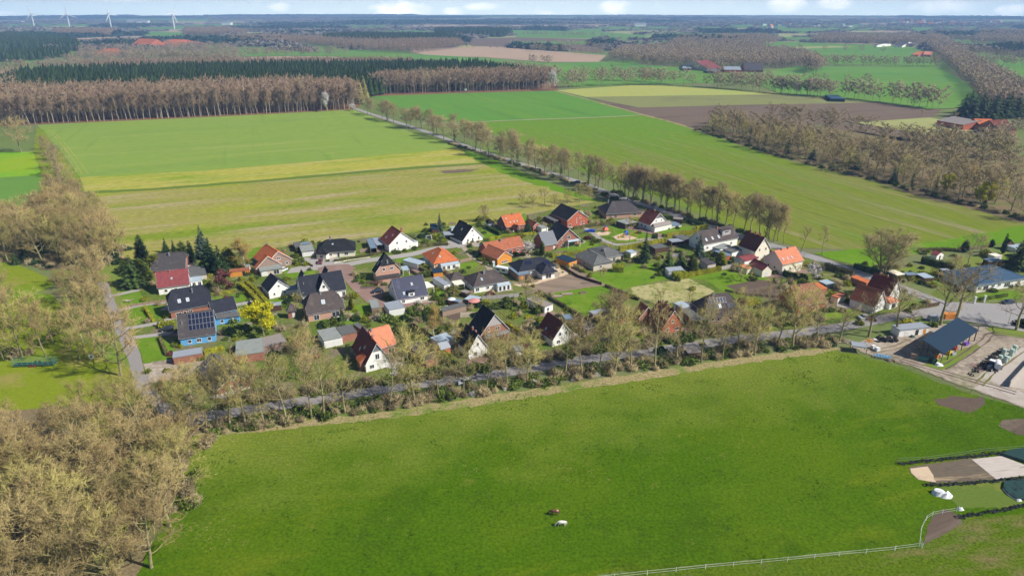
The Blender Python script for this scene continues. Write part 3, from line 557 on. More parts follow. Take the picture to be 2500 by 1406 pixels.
def fill(poly,spacing,seed=1,jitter=.35,dens=1.0):
 """jittered hex grid of world points inside a world polygon"""
 A=np.array([[p.x,p.y]for p in poly]);lo_=A.min(0);hi=A.max(0);g=np.random.default_rng(seed)
 xs=np.arange(lo_[0],hi[0]+spacing,spacing);ys=np.arange(lo_[1],hi[1]+spacing,spacing*.87)
 X,Y=np.meshgrid(xs,ys);X=X+(np.arange(len(ys))%2)[:,None]*spacing*.5
 Q_=np.stack([X.ravel(),Y.ravel()],1)+g.uniform(-jitter,jitter,(X.size,2))*spacing
 ins=inside(Q_,A)
 Q_=Q_[ins];return Q_[g.uniform(size=len(Q_))<dens]
def inside(Q_,A):
 ins=np.zeros(len(Q_),bool);n=len(A)
 for i in range(n):
  x1,y1=A[i];x2,y2=A[(i+1)%n]
  if y1==y2:continue
  c=((Q_[:,1]<y1)!=(Q_[:,1]<y2))&(Q_[:,0]<(x2-x1)*(Q_[:,1]-y1)/(y2-y1)+x1);ins^=c
 return ins
# ---- individual trees -------------------------------------------------------
def row(pts,key,h,what,group,t=0,wide=1.0,hv=.12,alt=None,altp=.3):
 """pts photo px of the trunk feet, ordered left to right; the label counts along the row"""
 for i,p in enumerate(sorted(pts)):
  k=alt if alt and rng.random()<altp else key
  tree(k,Q(t,*p[:2]),(p[2]if len(p)>2 else h)*rng.uniform(1-hv,1+hv),'%s, %s from the left'%(what,nth(i)),group,wide=wide)
A18=[(95,105),(150,155),(175,165),(260,195),(300,205),(345,215),(445,262),(475,268),(520,250),(560,262),(615,270),(650,325),(680,310),(730,345),(812,378),(790,320),(890,370),(970,432),(935,380),(1010,440),(1070,470),(1035,415),(1150,505),(1195,505),(1175,455),(1250,540),(1290,535),(1265,480),(1375,560),(1430,588),(1370,520),(1500,620),(1545,630),(1585,600),(1620,657),(1685,660),(1650,600),(1760,640),(1830,695),(1890,700),(1905,748),(1945,715),(2025,745),(2070,780),(2110,762),(2170,822),(2200,790),(2250,832),(2310,835),(2385,855),(2430,872),(2495,885)]
A4=[(660,150),(720,172),(770,120),(845,180),(945,185),(1065,220),(1135,240),(1225,270),(1295,275),(1390,322),(1420,310),(1540,375),(1605,388),(1690,402),(1755,425),(1855,448),(1950,462),(2075,540),(2160,520),(2270,560),(2350,600),(2385,628),(2440,650),(2490,640)]
av=[(TO[18][0]+x/3.125,TO[18][1]+y/3.125)for x,y in A18]+[(1400+x/5,460+y/5)for x,y in A4]
av.sort()
for i,(x,y)in enumerate(av):
 k=rng.choice(['avenue','avenue','avenueg']);tree(k,P(x,y),19.5*rng.uniform(.84,1.1),'bare tree beside the country road, %s from its far end'%nth(i),'bare trees lining the country road',wide=1.4 if x<1350 else 1.15)
for i,p in enumerate([(1912,597,14),(1956,614,13),(2007,623,14)]):tree('young',P(*p[:2]),p[2],['slim bare tree by the road beyond the orange roofed white house','middle slim bare tree standing alone by the country road','slim bare roadside tree nearest the big round tree'][i],'bare trees lining the country road')
tree('multi',P(2158,668),19,'big round many-stemmed bare tree behind the dark red roofed house',wide=1.35)
for p,h,l in[((1838,640),14,'b'),]:pass
row([(2050,834,15),(2120,822,16),(2186,815,19),(2296,793,21),(2332,790,23),(2480,806,19),(2505,800,17)],'sparse',18,'big dark bare tree near the farm junction','big bare trees near the farm junction',wide=1.4)
tree('sparse',P(2362,652),15,'bare tree behind the long blue metal roof',wide=1.1)
tree('oak',P(2395,618),8,'small round bare tree in the allotments by the green field');tree('oak',P(2330,660),7,'low bare fruit tree beside the clipped hedge and allotment cabin')
S1=[(505,1052),(532,1046),(562,1042),(600,1040),(645,1036),(700,1030),(761,1021),(792,1018),(843,1008),(953,996),(1013,982),(1072,976),(1133,967),(1188,950),(1240,945),(1287,935),(1380,915),(1420,918),(1462,906),(1500,912),(1540,900),(1598,900),(1650,884),(1712,884),(1763,878),(1798,868),(1842,866),(1898,850),(1935,850),(1995,842)]
row(S1,'street',18.5,'bare tree between the village street and the big pasture','bare trees along the pasture edge',alt='oakg',altp=.25,hv=.15)
S2=[(620,985,12),(690,965,13),(1070,925,12),(1255,885,11),(1530,842,12),(1720,815,14),(1795,812,14),(1862,806,16),(1990,790,14),(1460,845,12),(1200,900,13),(760,900,13),(985,900,12),]
row(S2,'street',13,'bare tree on the garden side of the village street','bare trees on the garden side of the street',hv=.08,alt='oakg',altp=.35)
tree('multi',P(1494,810),15,'fan-shaped bare tree in front of the green garage doors',wide=1.1,vi=0)
tree('oak',P(742,930),15,'big bare tree spreading over the yard beside the white garages',wide=1.1)
tree('oakg',P(735,870),10,'round bare tree right of the grey flat garage roof',wide=1.3)
# left lane and pairs
row([(296,917,19),(252,872,15),(262,800,14),(236,770,15),(208,792,15),(222,728,16),(195,700,15),(232,690,14),(180,745,15),(252,652,14),(212,642,14)],'oak',16,'bare tree beside the narrow lane','bare trees beside the lane',wide=1.2)
for i,(x,y,h)in enumerate([(30,800,14),(85,800,13),(15,745,14),(130,835,12),(-20,700,14),(170,850,13),(205,845,14),(195,880,11)]):tree('oakg' if i%2 else 'oak',P(x,y),h,'bare tree scattered over the left meadow, %s of eight'%nth(i),'bare trees on the left meadow',wide=1.2)
tree('oakg',P(55,874),18,'left bare tree of the pair behind the green cage trailer');tree('oak',P(112,872),18,'right bare tree of the pair behind the green cage trailer',wide=.85);tree('oakg',P(10,880),17,'bare mossy tree cut by the left edge beside the trailer')
tree('oakg',P(-30,860),17,'bare mossy tree at the left edge below the upper meadow')
tree('oak',P(52,372),26,'large round bare tree alone left of the wheat field',wide=1.15)
row([(126,392,14),(134,414,15),(142,430,15),(150,452,16),(162,474,16),(172,494,16),(148,500,14),(188,514,16),(118,376,13),(136,482,14),(112,366,12)],'belt',11,'bare tree in the hedge line beside the lime meadow','bare trees in the left hedge line',wide=1.3)
LW=[P(*p)for p in[(-40,610),(60,565),(120,545),(200,535),(280,575),(300,625),(262,655),(150,655),(0,645)]]
for i,q in enumerate(sorted(fill(LW,9.5,3).tolist(),key=lambda q:project((q[0],q[1],0))[0])):
 tree('oak' if i%3 else 'oakg',(q[0],q[1],0),rng.uniform(17,21.5),'bare tree of the left copse, %s from the left'%nth(i),'bare trees of the left copse',wide=1.05)
for p,h in[((105,615),15),((130,600),12),((60,628),9),((228,640),14),((40,645),6)]:tree('spruce' if h>8 else 'pine',P(*p),h,{15:'tallest dark spruce among the bare trees of the left copse',12:'dark spruce just right of the tallest one in the left copse',9:'dark evergreen at the lower edge of the left copse',14:'narrow dark spruce at the right edge of the left copse',6:'low dark evergreen bush above the upper left meadow'}[h],wide=1.2)
tree('birch',P(280,628),12,'yellow-green birch at the right edge of the left copse')
FW=[P(*p)for p in[(-60,1130),(120,1120),(250,1075),(330,1055),(415,1080),(440,1150),(405,1250),(350,1340),(300,1440),(240,1560),(120,1640),(-60,1640)]]
fw=fill(FW,8.0,5)
fw=sorted(fw.tolist()+[list(P(x,y)[:2])for x,y in((462,1110),(455,1190),(415,1285),(370,1385),(20,1180),(60,1210))],key=lambda q:project((q[0],q[1],0))[0])
for i,q in enumerate(fw):
 tree(['oak','oak','oakg','oak'][i%4],(q[0],q[1],0),rng.uniform(12,17.5),'bare tree of the lower left corner wood, %s from the left'%nth(i),'bare trees of the lower left wood',wide=1.12)
row([(25,1085,12),(90,1140,13),(130,1050,9),(215,1040,13),(265,1030,14),(330,1020,12),(390,1010,10),(430,1000,12),(470,980,12),(455,1045,12),(180,1080,12)],'oakg',12,'mossy bare tree on the upper fringe of the lower left wood','bare trees on the upper fringe of the wood',alt='oak',altp=.5)
# right belt
RB=[P(*p)for p in[(1703,318),(1800,348),(1925,388),(2010,408),(2130,438),(2262,478),(2352,498),(2520,542),(2520,490),(2400,470),(2300,440),(2160,405),(2060,385),(1960,350),(1850,325),(1760,302)]]
RB2=[P(*p)for p in[(1850,305),(2000,318),(2120,352),(2250,395),(2400,420),(2520,440),(2520,400),(2400,372),(2280,352),(2180,352),(2060,318),(1960,300)]]
BELT_REST=[];BELT_FRONT=[]
def vdist(q,line):
 return min((Vector((q[0],q[1],0))-p).length for p in line)
edge_=smooth_line([P(*p)for p in[(1703,318),(1800,348),(1925,388),(2010,408),(2130,438),(2262,478),(2352,498),(2520,542)]],8)
for poly,sp,seed in((RB,12.5,9),(RB2,17,12)):
 for i,q in enumerate(fill(poly,sp,seed)):
  r_=rng.random()
  if vdist(q,edge_)>17:BELT_REST.append((q[0],q[1],rng.uniform(14.5,19)));continue
  px=project((q[0],q[1],0))[0];BELT_FRONT.append((px,q,r_))
BELT_FRONT.sort(key=lambda e:e[0])
for i,(px,q,r_)in enumerate(BELT_FRONT):
 tree('pine' if r_<.05 else('beltg' if r_>.8 else 'belt'),(q[0],q[1],0),rng.uniform(9,11)if r_<.05 else rng.uniform(14,19.5),'%s at the front of the right tree belt, %s from the left'%('dark evergreen' if r_<.05 else 'bare tree',nth(i)),'trees at the front of the right belt',wide=1.15)
for p,h,l in[((2180,448),10,'dark round evergreen at the front of the right tree belt'),((2085,400),12,'ivy-covered trunk at the front of the right tree belt')]:tree('pine',P(*p),h,l,wide=1.2)
for i,p in enumerate([(2310,472),(2390,500),(2405,498)]):tree('yellow',P(*p),rng.uniform(10,12),'%s yellow-green leafy tree of the right belt, from the left'%nth(i),'yellow-green trees in the right belt')
row([(2230,262,15),(2250,285,8),(2330,300,9)],'belt',10,'bare tree around the distant red barn','bare trees around the red barn')
# dark conifers by the red farm
for i,p in enumerate([(2350,286),(2375,288),(2400,289),(2425,290),(2450,288),(2365,278),(2395,276),(2430,276),(2460,280),(2480,285)]):tree('pine',P(*p),rng.uniform(20,24),'dark evergreen above the red farm, %s of ten'%nth(i),'dark evergreens above the red farm',wide=1.5)
# beech wood edge, individuals
be=[(-20+i*15.5+rng.uniform(-5,5))for i in range(58)]
for i,x in enumerate(be):
 y=np.interp(x,[-50,100,300,600,868],[309,304,295,282,268])
 tree('beech',P(x,y-1.5),rng.uniform(25,31),'pale-trunked beech on the near edge of the brown wood, %s from the left'%nth(i),'beeches on the near edge of the wood',wide=.95)
tree('blossom',P(797,273),18,'white blossoming tree at the edge of the beech wood',wide=.6);tree('blossom',P(862,272),7,'white blossoming bush at the far end of the country road',wide=1.2)
tree('blossom',P(1351,222),24,'slender white blossoming tree at the end of the pine wood',wide=.6)
# ---------------------------------------------------------------- stuff woods (merged low-detail trees)
def proto_bare(seed,h=1.0,n1=9,n2=6,r=.24,tw=.012,clear=.32):
 g=np.random.default_rng(seed);T=TM();z=np.array([0,0,1.0])
 T.seg(np.zeros(3),z*.8*h,.012,.004,3,0)
 for i in range(n1):
  a=i*2.4+g.uniform(0,.5);t=clear+(1-clear)*.85*(i+.5)/n1;p=z*t
  d=unit(np.array([math.cos(a),math.sin(a),g.uniform(.5,1.2)]));L=r*1.25*(1-.5*abs((t-clear)/(1-clear)-.35))
  q=p+d*L;T.spike(p,q,.008,0)
  for k in range(n2):
   p2=p+(q-p)*g.uniform(.3,1);e=unit(d+g.normal(size=3)*.75+[0,0,.3]);T.spike(p2,p2+e*g.uniform(.09,.17),tw,1)
   p3=p2+e*.06;e2=unit(e+g.normal(size=3)*.8);T.spike(p3,p3+e2*g.uniform(.07,.13),tw,1)
 return T.arr()
def proto_con(seed,rings=7,per=8,r=.21):
 g=np.random.default_rng(seed);T=TM()
 for i in range(rings):
  t=i/rings;z0=.12+.88*t;rr=r*(1-t)**.8*g.uniform(.85,1.1);ph=g.uniform(0,6)
  top=np.array([0,0,min(1.02,z0+.30)])
  for k in range(per):
   a=ph+k*6.283/per;a2=a+6.283/per*.9;q=g.uniform(.75,1.2)
   T.V.append(np.array([[math.cos(a)*rr*q,math.sin(a)*rr*q,z0-.03],[math.cos(a2)*rr,math.sin(a2)*rr,z0+.03],top]));T.F.append((T.n,T.n+1,T.n+2));T.mi.append(0);T.n+=3
 T.seg(np.zeros(3),np.array([0,0,.3]),.012,.008,3,1)
 return T.arr()
def proto_lump(seed,n=7,m=3):
 """rough canopy clump: many tilted faces over a dome"""
 g=np.random.default_rng(seed);T=TM()
 for i in range(26):
  a=g.uniform(0,6.283);e=g.uniform(0,1.3);c=np.array([math.cos(a)*math.cos(e),math.sin(a)*math.cos(e),.35+.6*math.sin(e)])*g.uniform(.75,1.05)
  q=g.normal(size=(3,3))*.30;q[:,2]*=.55;q[0,2]+=.15
  T.V.append(c+q);T.F.append((T.n,T.n+1,T.n+2));T.mi.append(1);T.n+=3
 for i in range(n):
  a=6.283*i/n;a2=6.283*(i+1)/n;T.V.append(np.array([[math.cos(a)*.85,math.sin(a)*.85,0],[math.cos(a2)*.85,math.sin(a2)*.85,0],[0,0,.8]]));T.F.append((T.n,T.n+1,T.n+2));T.mi.append(1);T.n+=3
 return T.arr()
PB=[proto_bare(i)for i in range(6)];PBL=[proto_bare(20+i,n1=9,n2=8,tw=.017,clear=.2,r=.32)for i in range(5)];PC=[proto_con(i)for i in range(5)];PL=[proto_lump(i)for i in range(6)]
def stuff(name,pts,hs,protos,mats,label,cat,wide=1.0,seed=1,z=0.0):
 """one merged object of many plants: pts (n,2) world, hs (n,) heights, wide (scalar or (n,)) horizontal scale factor"""
 g=np.random.default_rng(seed);n=len(pts);Vs=[];Fs=[];Ms=[];base=0;wd=np.broadcast_to(np.asarray(wide,float),(n,))
 which=g.integers(0,len(protos),n);ang=g.uniform(0,6.283,n)
 for k,(V,F,M_)in enumerate(protos):
  ix=np.where(which==k)[0]
  if len(ix)==0:continue
  c,s_=np.cos(ang[ix]),np.sin(ang[ix]);h=hs[ix];hw=h*wd[ix]
  X=(V[None,:,0]*c[:,None]-V[None,:,1]*s_[:,None])*hw[:,None]+pts[ix,0][:,None]
  Y=(V[None,:,0]*s_[:,None]+V[None,:,1]*c[:,None])*hw[:,None]+pts[ix,1][:,None]
  Z=V[None,:,2]*h[:,None]+z
  Vs.append(np.stack([X,Y,Z],-1).reshape(-1,3));off=base+np.arange(len(ix))*len(V)
  Fs.append((F[None]+off[:,None,None]).reshape(-1,3));Ms.append(np.tile(M_,len(ix)));base+=len(ix)*len(V)
 me=np_mesh(name,np.concatenate(Vs),np.concatenate(Fs),mats,np.concatenate(Ms))
 o=link(name,me);tag(o,label,cat,kind='stuff');return o
MT={}
MT['beech']=[BK['bark_pale'],mat('beech_twig_mass',(.285,.20,.13),var=.25,scale=.03,island=.35,spec=0,col2=[((.31,.25,.14),.02,.52,5)])]
MT['grey']=[BK['bark'],mat('grey_brown_twig_mass',(.34,.26,.17),var=.25,scale=.02,island=.35,spec=0,col2=[((.31,.27,.14),.01,.5,5),((.24,.17,.13),.006,.53,6)])]
MT['con']=[mat('spruce_mass',(.034,.06,.014),var=.2,scale=.03,island=.5,spec=0,col2=[((.05,.075,.022),.012,.55,5)]),BK['bark']]
MT['gold']=[mat('larch_mass',(.20,.185,.06),var=.2,scale=.03,island=.4,spec=0),BK['bark']]
MT['farcon']=[BK['bark'],mat('far_conifer_mass',(.03,.06,.035),var=.2,scale=.01,island=.2,spec=0)]
def wpoly(*p):return[P(x,y)for x,y in p]
def hh(n,a,b,seed=3):g=np.random.default_rng(seed);return a+(b-a)*(g.beta(1.6,1.6,n))
# beech wood behind its edge trees
p_=fill(wpoly((-420,318),(-50,307),(300,293),(600,280),(866,267),(880,250),(760,246),(300,262),(-200,275),(-420,285)),6.5,31)
stuff('beech_wood',p_,hh(len(p_),20,31),PB,MT['beech'],'brown leafless beech wood above the left wheat field, behind its edge trees','wood',1.0)
p_=fill(wpoly((905,233),(1130,226),(1345,219),(1352,210),(1130,214),(930,222)),6.5,32)
stuff('edge_wood',p_,hh(len(p_),20,28),PB,MT['beech'],'brown leafless wood edge above the bright green field','wood',.95)
p_=fill(wpoly((880,256),(905,234),(960,226),(1180,219),(1180,210),(960,214),(860,236),(850,250)),8,33,dens=.55)
stuff('larch_wood',p_,hh(len(p_),19,25),PC,MT['gold'],'golden-green larches between the beech wood and the dark conifers','wood',1.25)
PBX=[proto_bare(50+i,n1=14,n2=14,tw=.008,clear=.15,r=.36)for i in range(4)]
br=np.array(BELT_REST);stuff('belt_wood',br[:,:2],br[:,2],PBX,[BK['bark'],BK['twig_dark']],'bare trees filling the right belt behind its front row','wood',1.4)
# conifer wood
p_=fill(wpoly((-60,250),(100,258),(300,255),(700,247),(880,243),(980,222),(1160,216),(1330,210),(1250,190),(1160,176),(900,178),(600,181),(300,188),(60,200)),7.2,34)
stuff('conifer_wood',p_,hh(len(p_),17,26),PC,MT['con'],'dark green conifer wood stretching behind the brown beech wood','wood',1.0)
p_=fill(wpoly((-500,250),(60,248),(50,205),(-500,215)),9,35,dens=.8)
stuff('mixed_wood',p_,hh(len(p_),16,24),PB,MT['grey'],'leafless wood left of the dark conifers at the frame edge','wood',1.1)
p_=fill(wpoly((210,180),(1010,172),(1000,166),(560,168),(200,176)),9,36,dens=.8)
stuff('birch_strip',p_,hh(len(p_),16,22),PBL,MT['beech'],'strip of reddish brown bare trees behind the dark conifer wood','wood',1.1)
# hedgerows and tree lines of the middle distance (photo px polylines of the feet): far rows kept as one mass
rows_=[([(1370,240-25),(1500,208),(1640,207),(1760,215),(1900,228),(2040,242)],9,15),([(1900,228),(2060,240),(2180,252),(2290,268)],7,16),([(1760,214),(1880,200)],14,13),([(2010,160),(2160,163),(2290,164)],8,13),([(1180,176),(1260,178),(1370,196)],9,13),([(1390,195),(1560,199),(1640,205)],11,14),([(600,140),(720,138),(850,138)],9,14),([(1290,125),(1420,134),(1480,138)],14,13),([(1660,170),(1800,190)],60,14),([(1290,158),(1350,160)],12,14),([(2340,112),(2500,122)],14,12),([(2340,132),(2520,152)],9,14),([(2380,158),(2520,165)],9,13),([(1860,205),(1960,206),(2060,204),(2110,208),(2220,214)],40,11),([(1280,88),(1420,90),(1500,90)],12,12),([(1850,128),(1960,126),(2200,132)],55,13),([(0,182),(180,178),(330,170)],9,15),([(200,150),(420,150),(560,158)],9,15),([(2290,95),(2400,106),(2560,118)],12,13),([(1240,112),(1330,114),(1480,122)],16,13),([(1120,118),(1240,122),(1300,125)],45,9),([(1200,106),(1560,104)],70,8),([(2180,108),(2300,118)],15,13),([(2480,330),(2400,350),(2300,360)],9,10),([(2290,338),(2330,350),(2500,372)],8,9)]
pp=[];hs_=[]
g=np.random.default_rng(77)
for ln,sp,h in rows_:
 L=[P(*q)for q in ln]
 for a,b in zip(L[:-1],L[1:]):
  n=max(1,int((b-a).length/sp*1.3))
  for k in range(n):
   if g.uniform()<.12:continue
   q=a.lerp(b,(k+g.uniform(0,.8))/n);pp.append((q.x+g.normal()*1.5,q.y+g.normal()*2.5));hs_.append(h*g.uniform(1.0,1.5))
PRW=[proto_bare(70+i,n1=12,n2=10,tw=.012,clear=.2,r=.33)for i in range(5)]
stuff('field_tree_rows',np.array(pp),np.array(hs_),PRW,MT['grey'],'rows of bare trees along the field boundaries in the middle distance','tree row',1.25)
# woods of the middle distance as polygons
def wood(name,poly,sp,h0,h1,kind,label,dens=1.0,seed=5,wide=1.2):
 q=fill(wpoly(*poly),sp,seed,dens=dens)
 pr,mt={'b':(PBL,MT['grey']),'r':(PBL,MT['beech']),'c':(PC,MT['con'])}[kind]
 if len(q):stuff(name,q,hh(len(q),h0,h1,seed),pr,mt,label,'wood',wide,seed)
wood('oak_wood',[(1480,148),(1560,158),(1680,165),(1760,168),(1940,168),(2000,160),(1990,150),(1940,136),(1850,128),(1640,124),(1530,130)],12,15,21,'b','leafless wood behind the far farmhouses')
wood('wood_strip',[(560,108),(740,112),(900,128),(1010,132),(1130,118),(1120,106),(960,104),(700,98),(560,96)],14,15,20,'r','brown wood strip around the far conifer plantation',seed=6)
wood('conifer_plantation',[(790,104),(930,110),(1080,106),(1130,100),(1060,94),(880,92),(790,96)],14,20,26,'c','far dark conifer plantation left of the pale fields',seed=7)
wood('conifer_plantation',[(1070,93),(1230,92),(1250,82),(1180,78),(1060,80)],18,22,28,'c','far dark conifer plantation above the brown field',seed=8,wide=1.5)
wood('beech_block',[(450,91),(540,92),(605,86),(560,78),(455,78)],13,20,24,'r','reddish beech block right of the wind turbines',seed=9)
wood('beech_block',[(132,92),(270,92),(280,82),(140,82)],13,20,24,'r','reddish beech block beneath the wind turbines',seed=10)
wood('village_trees',[(0,232),(60,226),(120,196),(60,188),(-200,190),(-200,235)],15,13,18,'b','bare trees left of the conifer wood',seed=11,dens=.8)
wood('scattered_trees',[(40,175),(260,178),(560,165),(620,158),(560,118),(400,108),(200,118),(180,145)],19,12,17,'b','mass of rounded bare trees around the far red roofed farms',seed=12,dens=.5,wide=1.6)
wood('spruce_block',[(-100,128),(100,122),(200,128),(190,112),(100,92),(-100,92)],15,20,25,'c','dark blue-green spruce block at the left edge',seed=13,wide=1.4)  # same needle colour as the other conifer woods
wood('spruce_block',[(-100,160),(120,148),(175,140),(150,130),(-100,142)],14,18,22,'c','lower dark spruce block at the left edge',seed=14,wide=1.4)
wood('road_wood',[(2255,112),(2300,150),(2330,180),(2375,225),(2400,265),(2470,280),(2560,320),(2560,245),(2500,225),(2440,190),(2380,160),(2300,98),(2262,88)],12,14,20,'b','long band of bare trees following the far road on the right',seed=15,wide=1.4)
wood('conifer_group',[(2400,126),(2560,130),(2560,118),(2440,116)],14,16,20,'c','dark evergreen wood at the right edge beyond the meadows',seed=16,wide=1.5)
wood('far_wood',[(2370,106),(2560,112),(2560,84),(2400,80)],20,15,22,'b','grey bare wood at the right edge below the horizon',seed=17,wide=1.6)
wood('far_wood',[(1980,106),(2240,114),(2290,105),(2230,92),(2000,92)],17,15,21,'b','grey bare wood right of the farm meadows',seed=18,wide=1.5)
wood('far_wood',[(1620,122),(1850,120),(1900,104),(1860,92),(1660,96)],18,14,20,'b','grey bare wood left of the round meadow',seed=19,wide=1.5)
wood('birch_group',[(1965,178),(1990,182),(2010,172),(1985,162)],9,18,26,'b','pale poplar group right of the far farmhouses',seed=20,wide=1.0)
from mathutils import noise as mn
# far patchwork: random parcels out to the edge of the plain; some are woods, the others fields with tree lines between them
g=np.random.default_rng(99)
def far_pts(n,lo_y,pw,g):
 ypx=lo_y+(126-lo_y)*g.uniform(0,1,n)**pw;xpx=g.uniform(-300,2800,n)
 dyp=-(ypx-703)/FP;dz=-math.sin(PITCH)+dyp*math.cos(PITCH);tt=-H/dz
 return np.stack([(xpx-1250)/FP*tt,(math.cos(PITCH)+dyp*math.sin(PITCH))*tt],1)
SI=far_pts(260,40,1.25,g);TY=g.choice(6,len(SI),p=[.27,.13,.29,.15,.11,.05])
cells={2:MB(),3:MB(),4:MB(),5:MB()}
for i,s_ in enumerate(SI):
 if TY[i]<2:continue
 poly=[s_+np.array(d)*2200.0 for d in((-1,-1),(1,-1),(1,1),(-1,1))]
 dd=np.linalg.norm(SI-s_,axis=1)
 for j in np.argsort(dd)[1:40]:
  m_=(SI[j]+s_)/2;nv=SI[j]-s_;out_=[]
  for k in range(len(poly)):
   a_,b_=poly[k],poly[(k+1)%len(poly)];da,db=(a_-m_)@nv,(b_-m_)@nv
   if da<=0:out_.append(a_)
   if da*db<0:out_.append(a_+(b_-a_)*da/(da-db))
  poly=out_
  if len(poly)<3:break
 if len(poly)>=3 and min(p[1]for p in poly)>1450 and max(np.linalg.norm(p)for p in poly)<RIM:cells[TY[i]].face([(p[0],p[1],.10)for p in poly])
for k,nm,m_ in((2,'far_green_fields','farmead'),(3,'far_pale_fields','farpale'),(4,'far_tilled_fields','tan'),(5,'far_ploughed_fields','brown')):
 if cells[k].f:st(cells[k].build(nm,G[m_]))
Q_=far_pts(70000,37.2,1.5,g)
keep=(Q_[:,1]<RIM-400)&(np.hypot(Q_[:,0],Q_[:,1])<RIM-300)
for poly in FARF:keep&=~inside(Q_,np.array([[p.x,p.y]for p in poly]))
Q_=Q_[keep];d2=np.concatenate([((c[:,None]-SI[None])**2).sum(-1)for c in np.array_split(Q_,30)]);o2=np.argsort(d2,1)[:,:2]
D1=np.sqrt(d2[np.arange(len(Q_)),o2[:,0]]);D2=np.sqrt(d2[np.arange(len(Q_)),o2[:,1]]);ty=TY[o2[:,0]]
Dd=Q_[:,1];edge=(D2-D1)<14+Dd*.004
keep=(ty<2)|(edge&(g.uniform(size=len(Q_))<.4));Q_=Q_[keep];Dd=Dd[keep];ty=ty[keep]
w_=np.clip(Dd*.0064,8,75);cn=ty==1;hs_=g.uniform(8,15,len(Q_))*np.where(ty<2,1,.7)
MT['far']=[BK['bark'],mat('far_twig_mass',(.21,.185,.15),var=.2,scale=.004,island=.14,spec=0,col2=[((.20,.19,.12),.002,.5,6)])]
stuff('far_woodland',Q_[~cn],hs_[~cn],PL,MT['far'],'endless leafless woodland fading towards the horizon','woodland',(w_/hs_)[~cn],21)
stuff('far_conifers',Q_[cn],hs_[cn]*1.2,PL,MT['farcon'],'dark conifer patches scattered in the far woodland','woodland',(w_/hs_)[cn]*.8,22)
# grass tufts on the pasture
def tuft(seed):
 g=np.random.default_rng(seed);T=TM()
 for k in range(7):a=g.uniform(0,6.28);p=np.array([math.cos(a),math.sin(a),0])*g.uniform(0,.5);T.spike(p,p+np.array([g.normal()*.3,g.normal()*.3,g.uniform(.5,1)]),.16)
 V,F,M_=T.arr();return V,F,M_
TU=[tuft(i)for i in range(4)]
pg=np.array([P(x,y)[:2]for x,y in[(500,1062),(950,1008),(1500,925),(2000,855),(2180,890),(2480,985),(2480,1090),(2190,1130),(2250,1230),(2240,1330),(1500,1400),(1300,1440),(360,1440),(440,1200)]])
q=np.stack([g.uniform(-140,160,60000),g.uniform(95,205,60000)],1);q=q[inside(q,pg)]
nv=np.array([mn.noise(Vector((x/9.0,y/9.0,1.3)))+.7*mn.noise(Vector((x/2.5,y/2.5,4.0)))for x,y in q])
rimd=-.261*q[:,0]+.965*q[:,1]
a_=q[nv>.42][:7000];stuff('grass_tufts',a_,g.uniform(.14,.34,len(a_)),TU,[mat('rank_grass',(.045,.10,.003),var=.4,scale=.2,spec=0,island=.4)],'darker grass tufts on the pasture','grass',1.6,31)
a_=q[(nv<-.45)&(rimd>118)][:4000];stuff('dry_grass_tufts',a_,g.uniform(.12,.30,len(a_)),TU,[mat('dry_grass',(.24,.23,.07),var=.4,scale=.2,spec=0,island=.4)],'pale dry grass tufts along the top of the pasture','grass',1.6,32)
# undergrowth belts
def belt(name,line,width,sp,h0,h1,keys,label,seed=1):
 L=[P(*q)for q in line];pts=[];g=np.random.default_rng(seed)
 for a,b in zip(L[:-1],L[1:]):
  n=int((b-a).length/sp)
  for k in range(n):q=a.lerp(b,g.uniform());d=(b-a).normalized();pts.append((q.x-d.y*g.uniform(-.5,.5)*width,q.y+d.x*g.uniform(-.5,.5)*width))
 pts=np.array(pts)
 for j,key in enumerate(keys):
  me=TREES[key][0][1];V=np.empty(len(me.vertices)*3,np.float32);me.vertices.foreach_get('co',V);F=np.empty(len(me.polygons)*3,np.int32);me.polygons.foreach_get('vertices',F)
  ix=np.arange(len(pts))%len(keys)==j
  if ix.sum():stuff(name,pts[ix],hh(ix.sum(),h0,h1,seed+j),[(V.reshape(-1,3),F.reshape(-1,3),np.zeros(len(F)//3,int))],[me.materials[0]],label[j]if isinstance(label,(list,tuple))else label,'undergrowth',1.1,seed+j)
belt('undergrowth',[(500,1052),(760,1012),(1130,958),(1450,908),(1650,880),(1850,850),(2060,832)],7,.6,.7,2.1,['b_brown','b_green','b_olive','b_brown','b_brown'],['brown brushwood between the street and the pasture','green undergrowth between the street and the pasture','olive undergrowth between the street and the pasture','twiggy brown scrub under the street trees','dry brown undergrowth under the street trees'],41)
belt('blackthorn',[(1130,966),(1300,940),(1480,912)],3,4.5,.5,1.1,['b_white'],'white blackthorn blossom along the pasture edge',44)
belt('brushwood',[(540,985),(760,955),(1000,925),(1200,895),(1450,855),(1620,835),(1800,805),(2000,780)],5,.9,.7,2.3,['b_brown','b_green','b_brown'],['brown brush on the garden side of the street','green brush on the garden side of the street','dry brush on the garden side of the street'],51)
belt('hedge_scrub',[(1703,318),(1925,388),(2130,438),(2352,498),(2520,542)],6,2.2,.9,2.2,['b_brown','b_olive'],['brown scrub at the foot of the right tree belt','olive scrub at the foot of the right tree belt'],61)
belt('road_scrub',[(1100,352),(1290,412),(1430,460),(1500,488)],5,2.0,.8,2.0,['b_brown','b_green'],['brown scrub beside the country road','green scrub beside the country road'],71)
belt('road_scrub',[(1500,470),(1700,535),(1900,592)],4,2.2,.8,2.0,['b_brown','b_olive'],['brown scrub under the roadside trees','olive scrub under the roadside trees'],81)
belt('wood_scrub',[(80,1140),(200,1075),(330,1045),(440,1080),(420,1180),(360,1300)],14,1.2,.8,2.4,['b_brown','b_olive','b_brown'],['brown scrub in the lower left wood','olive scrub in the lower left wood','twiggy scrub in the lower left wood'],91)
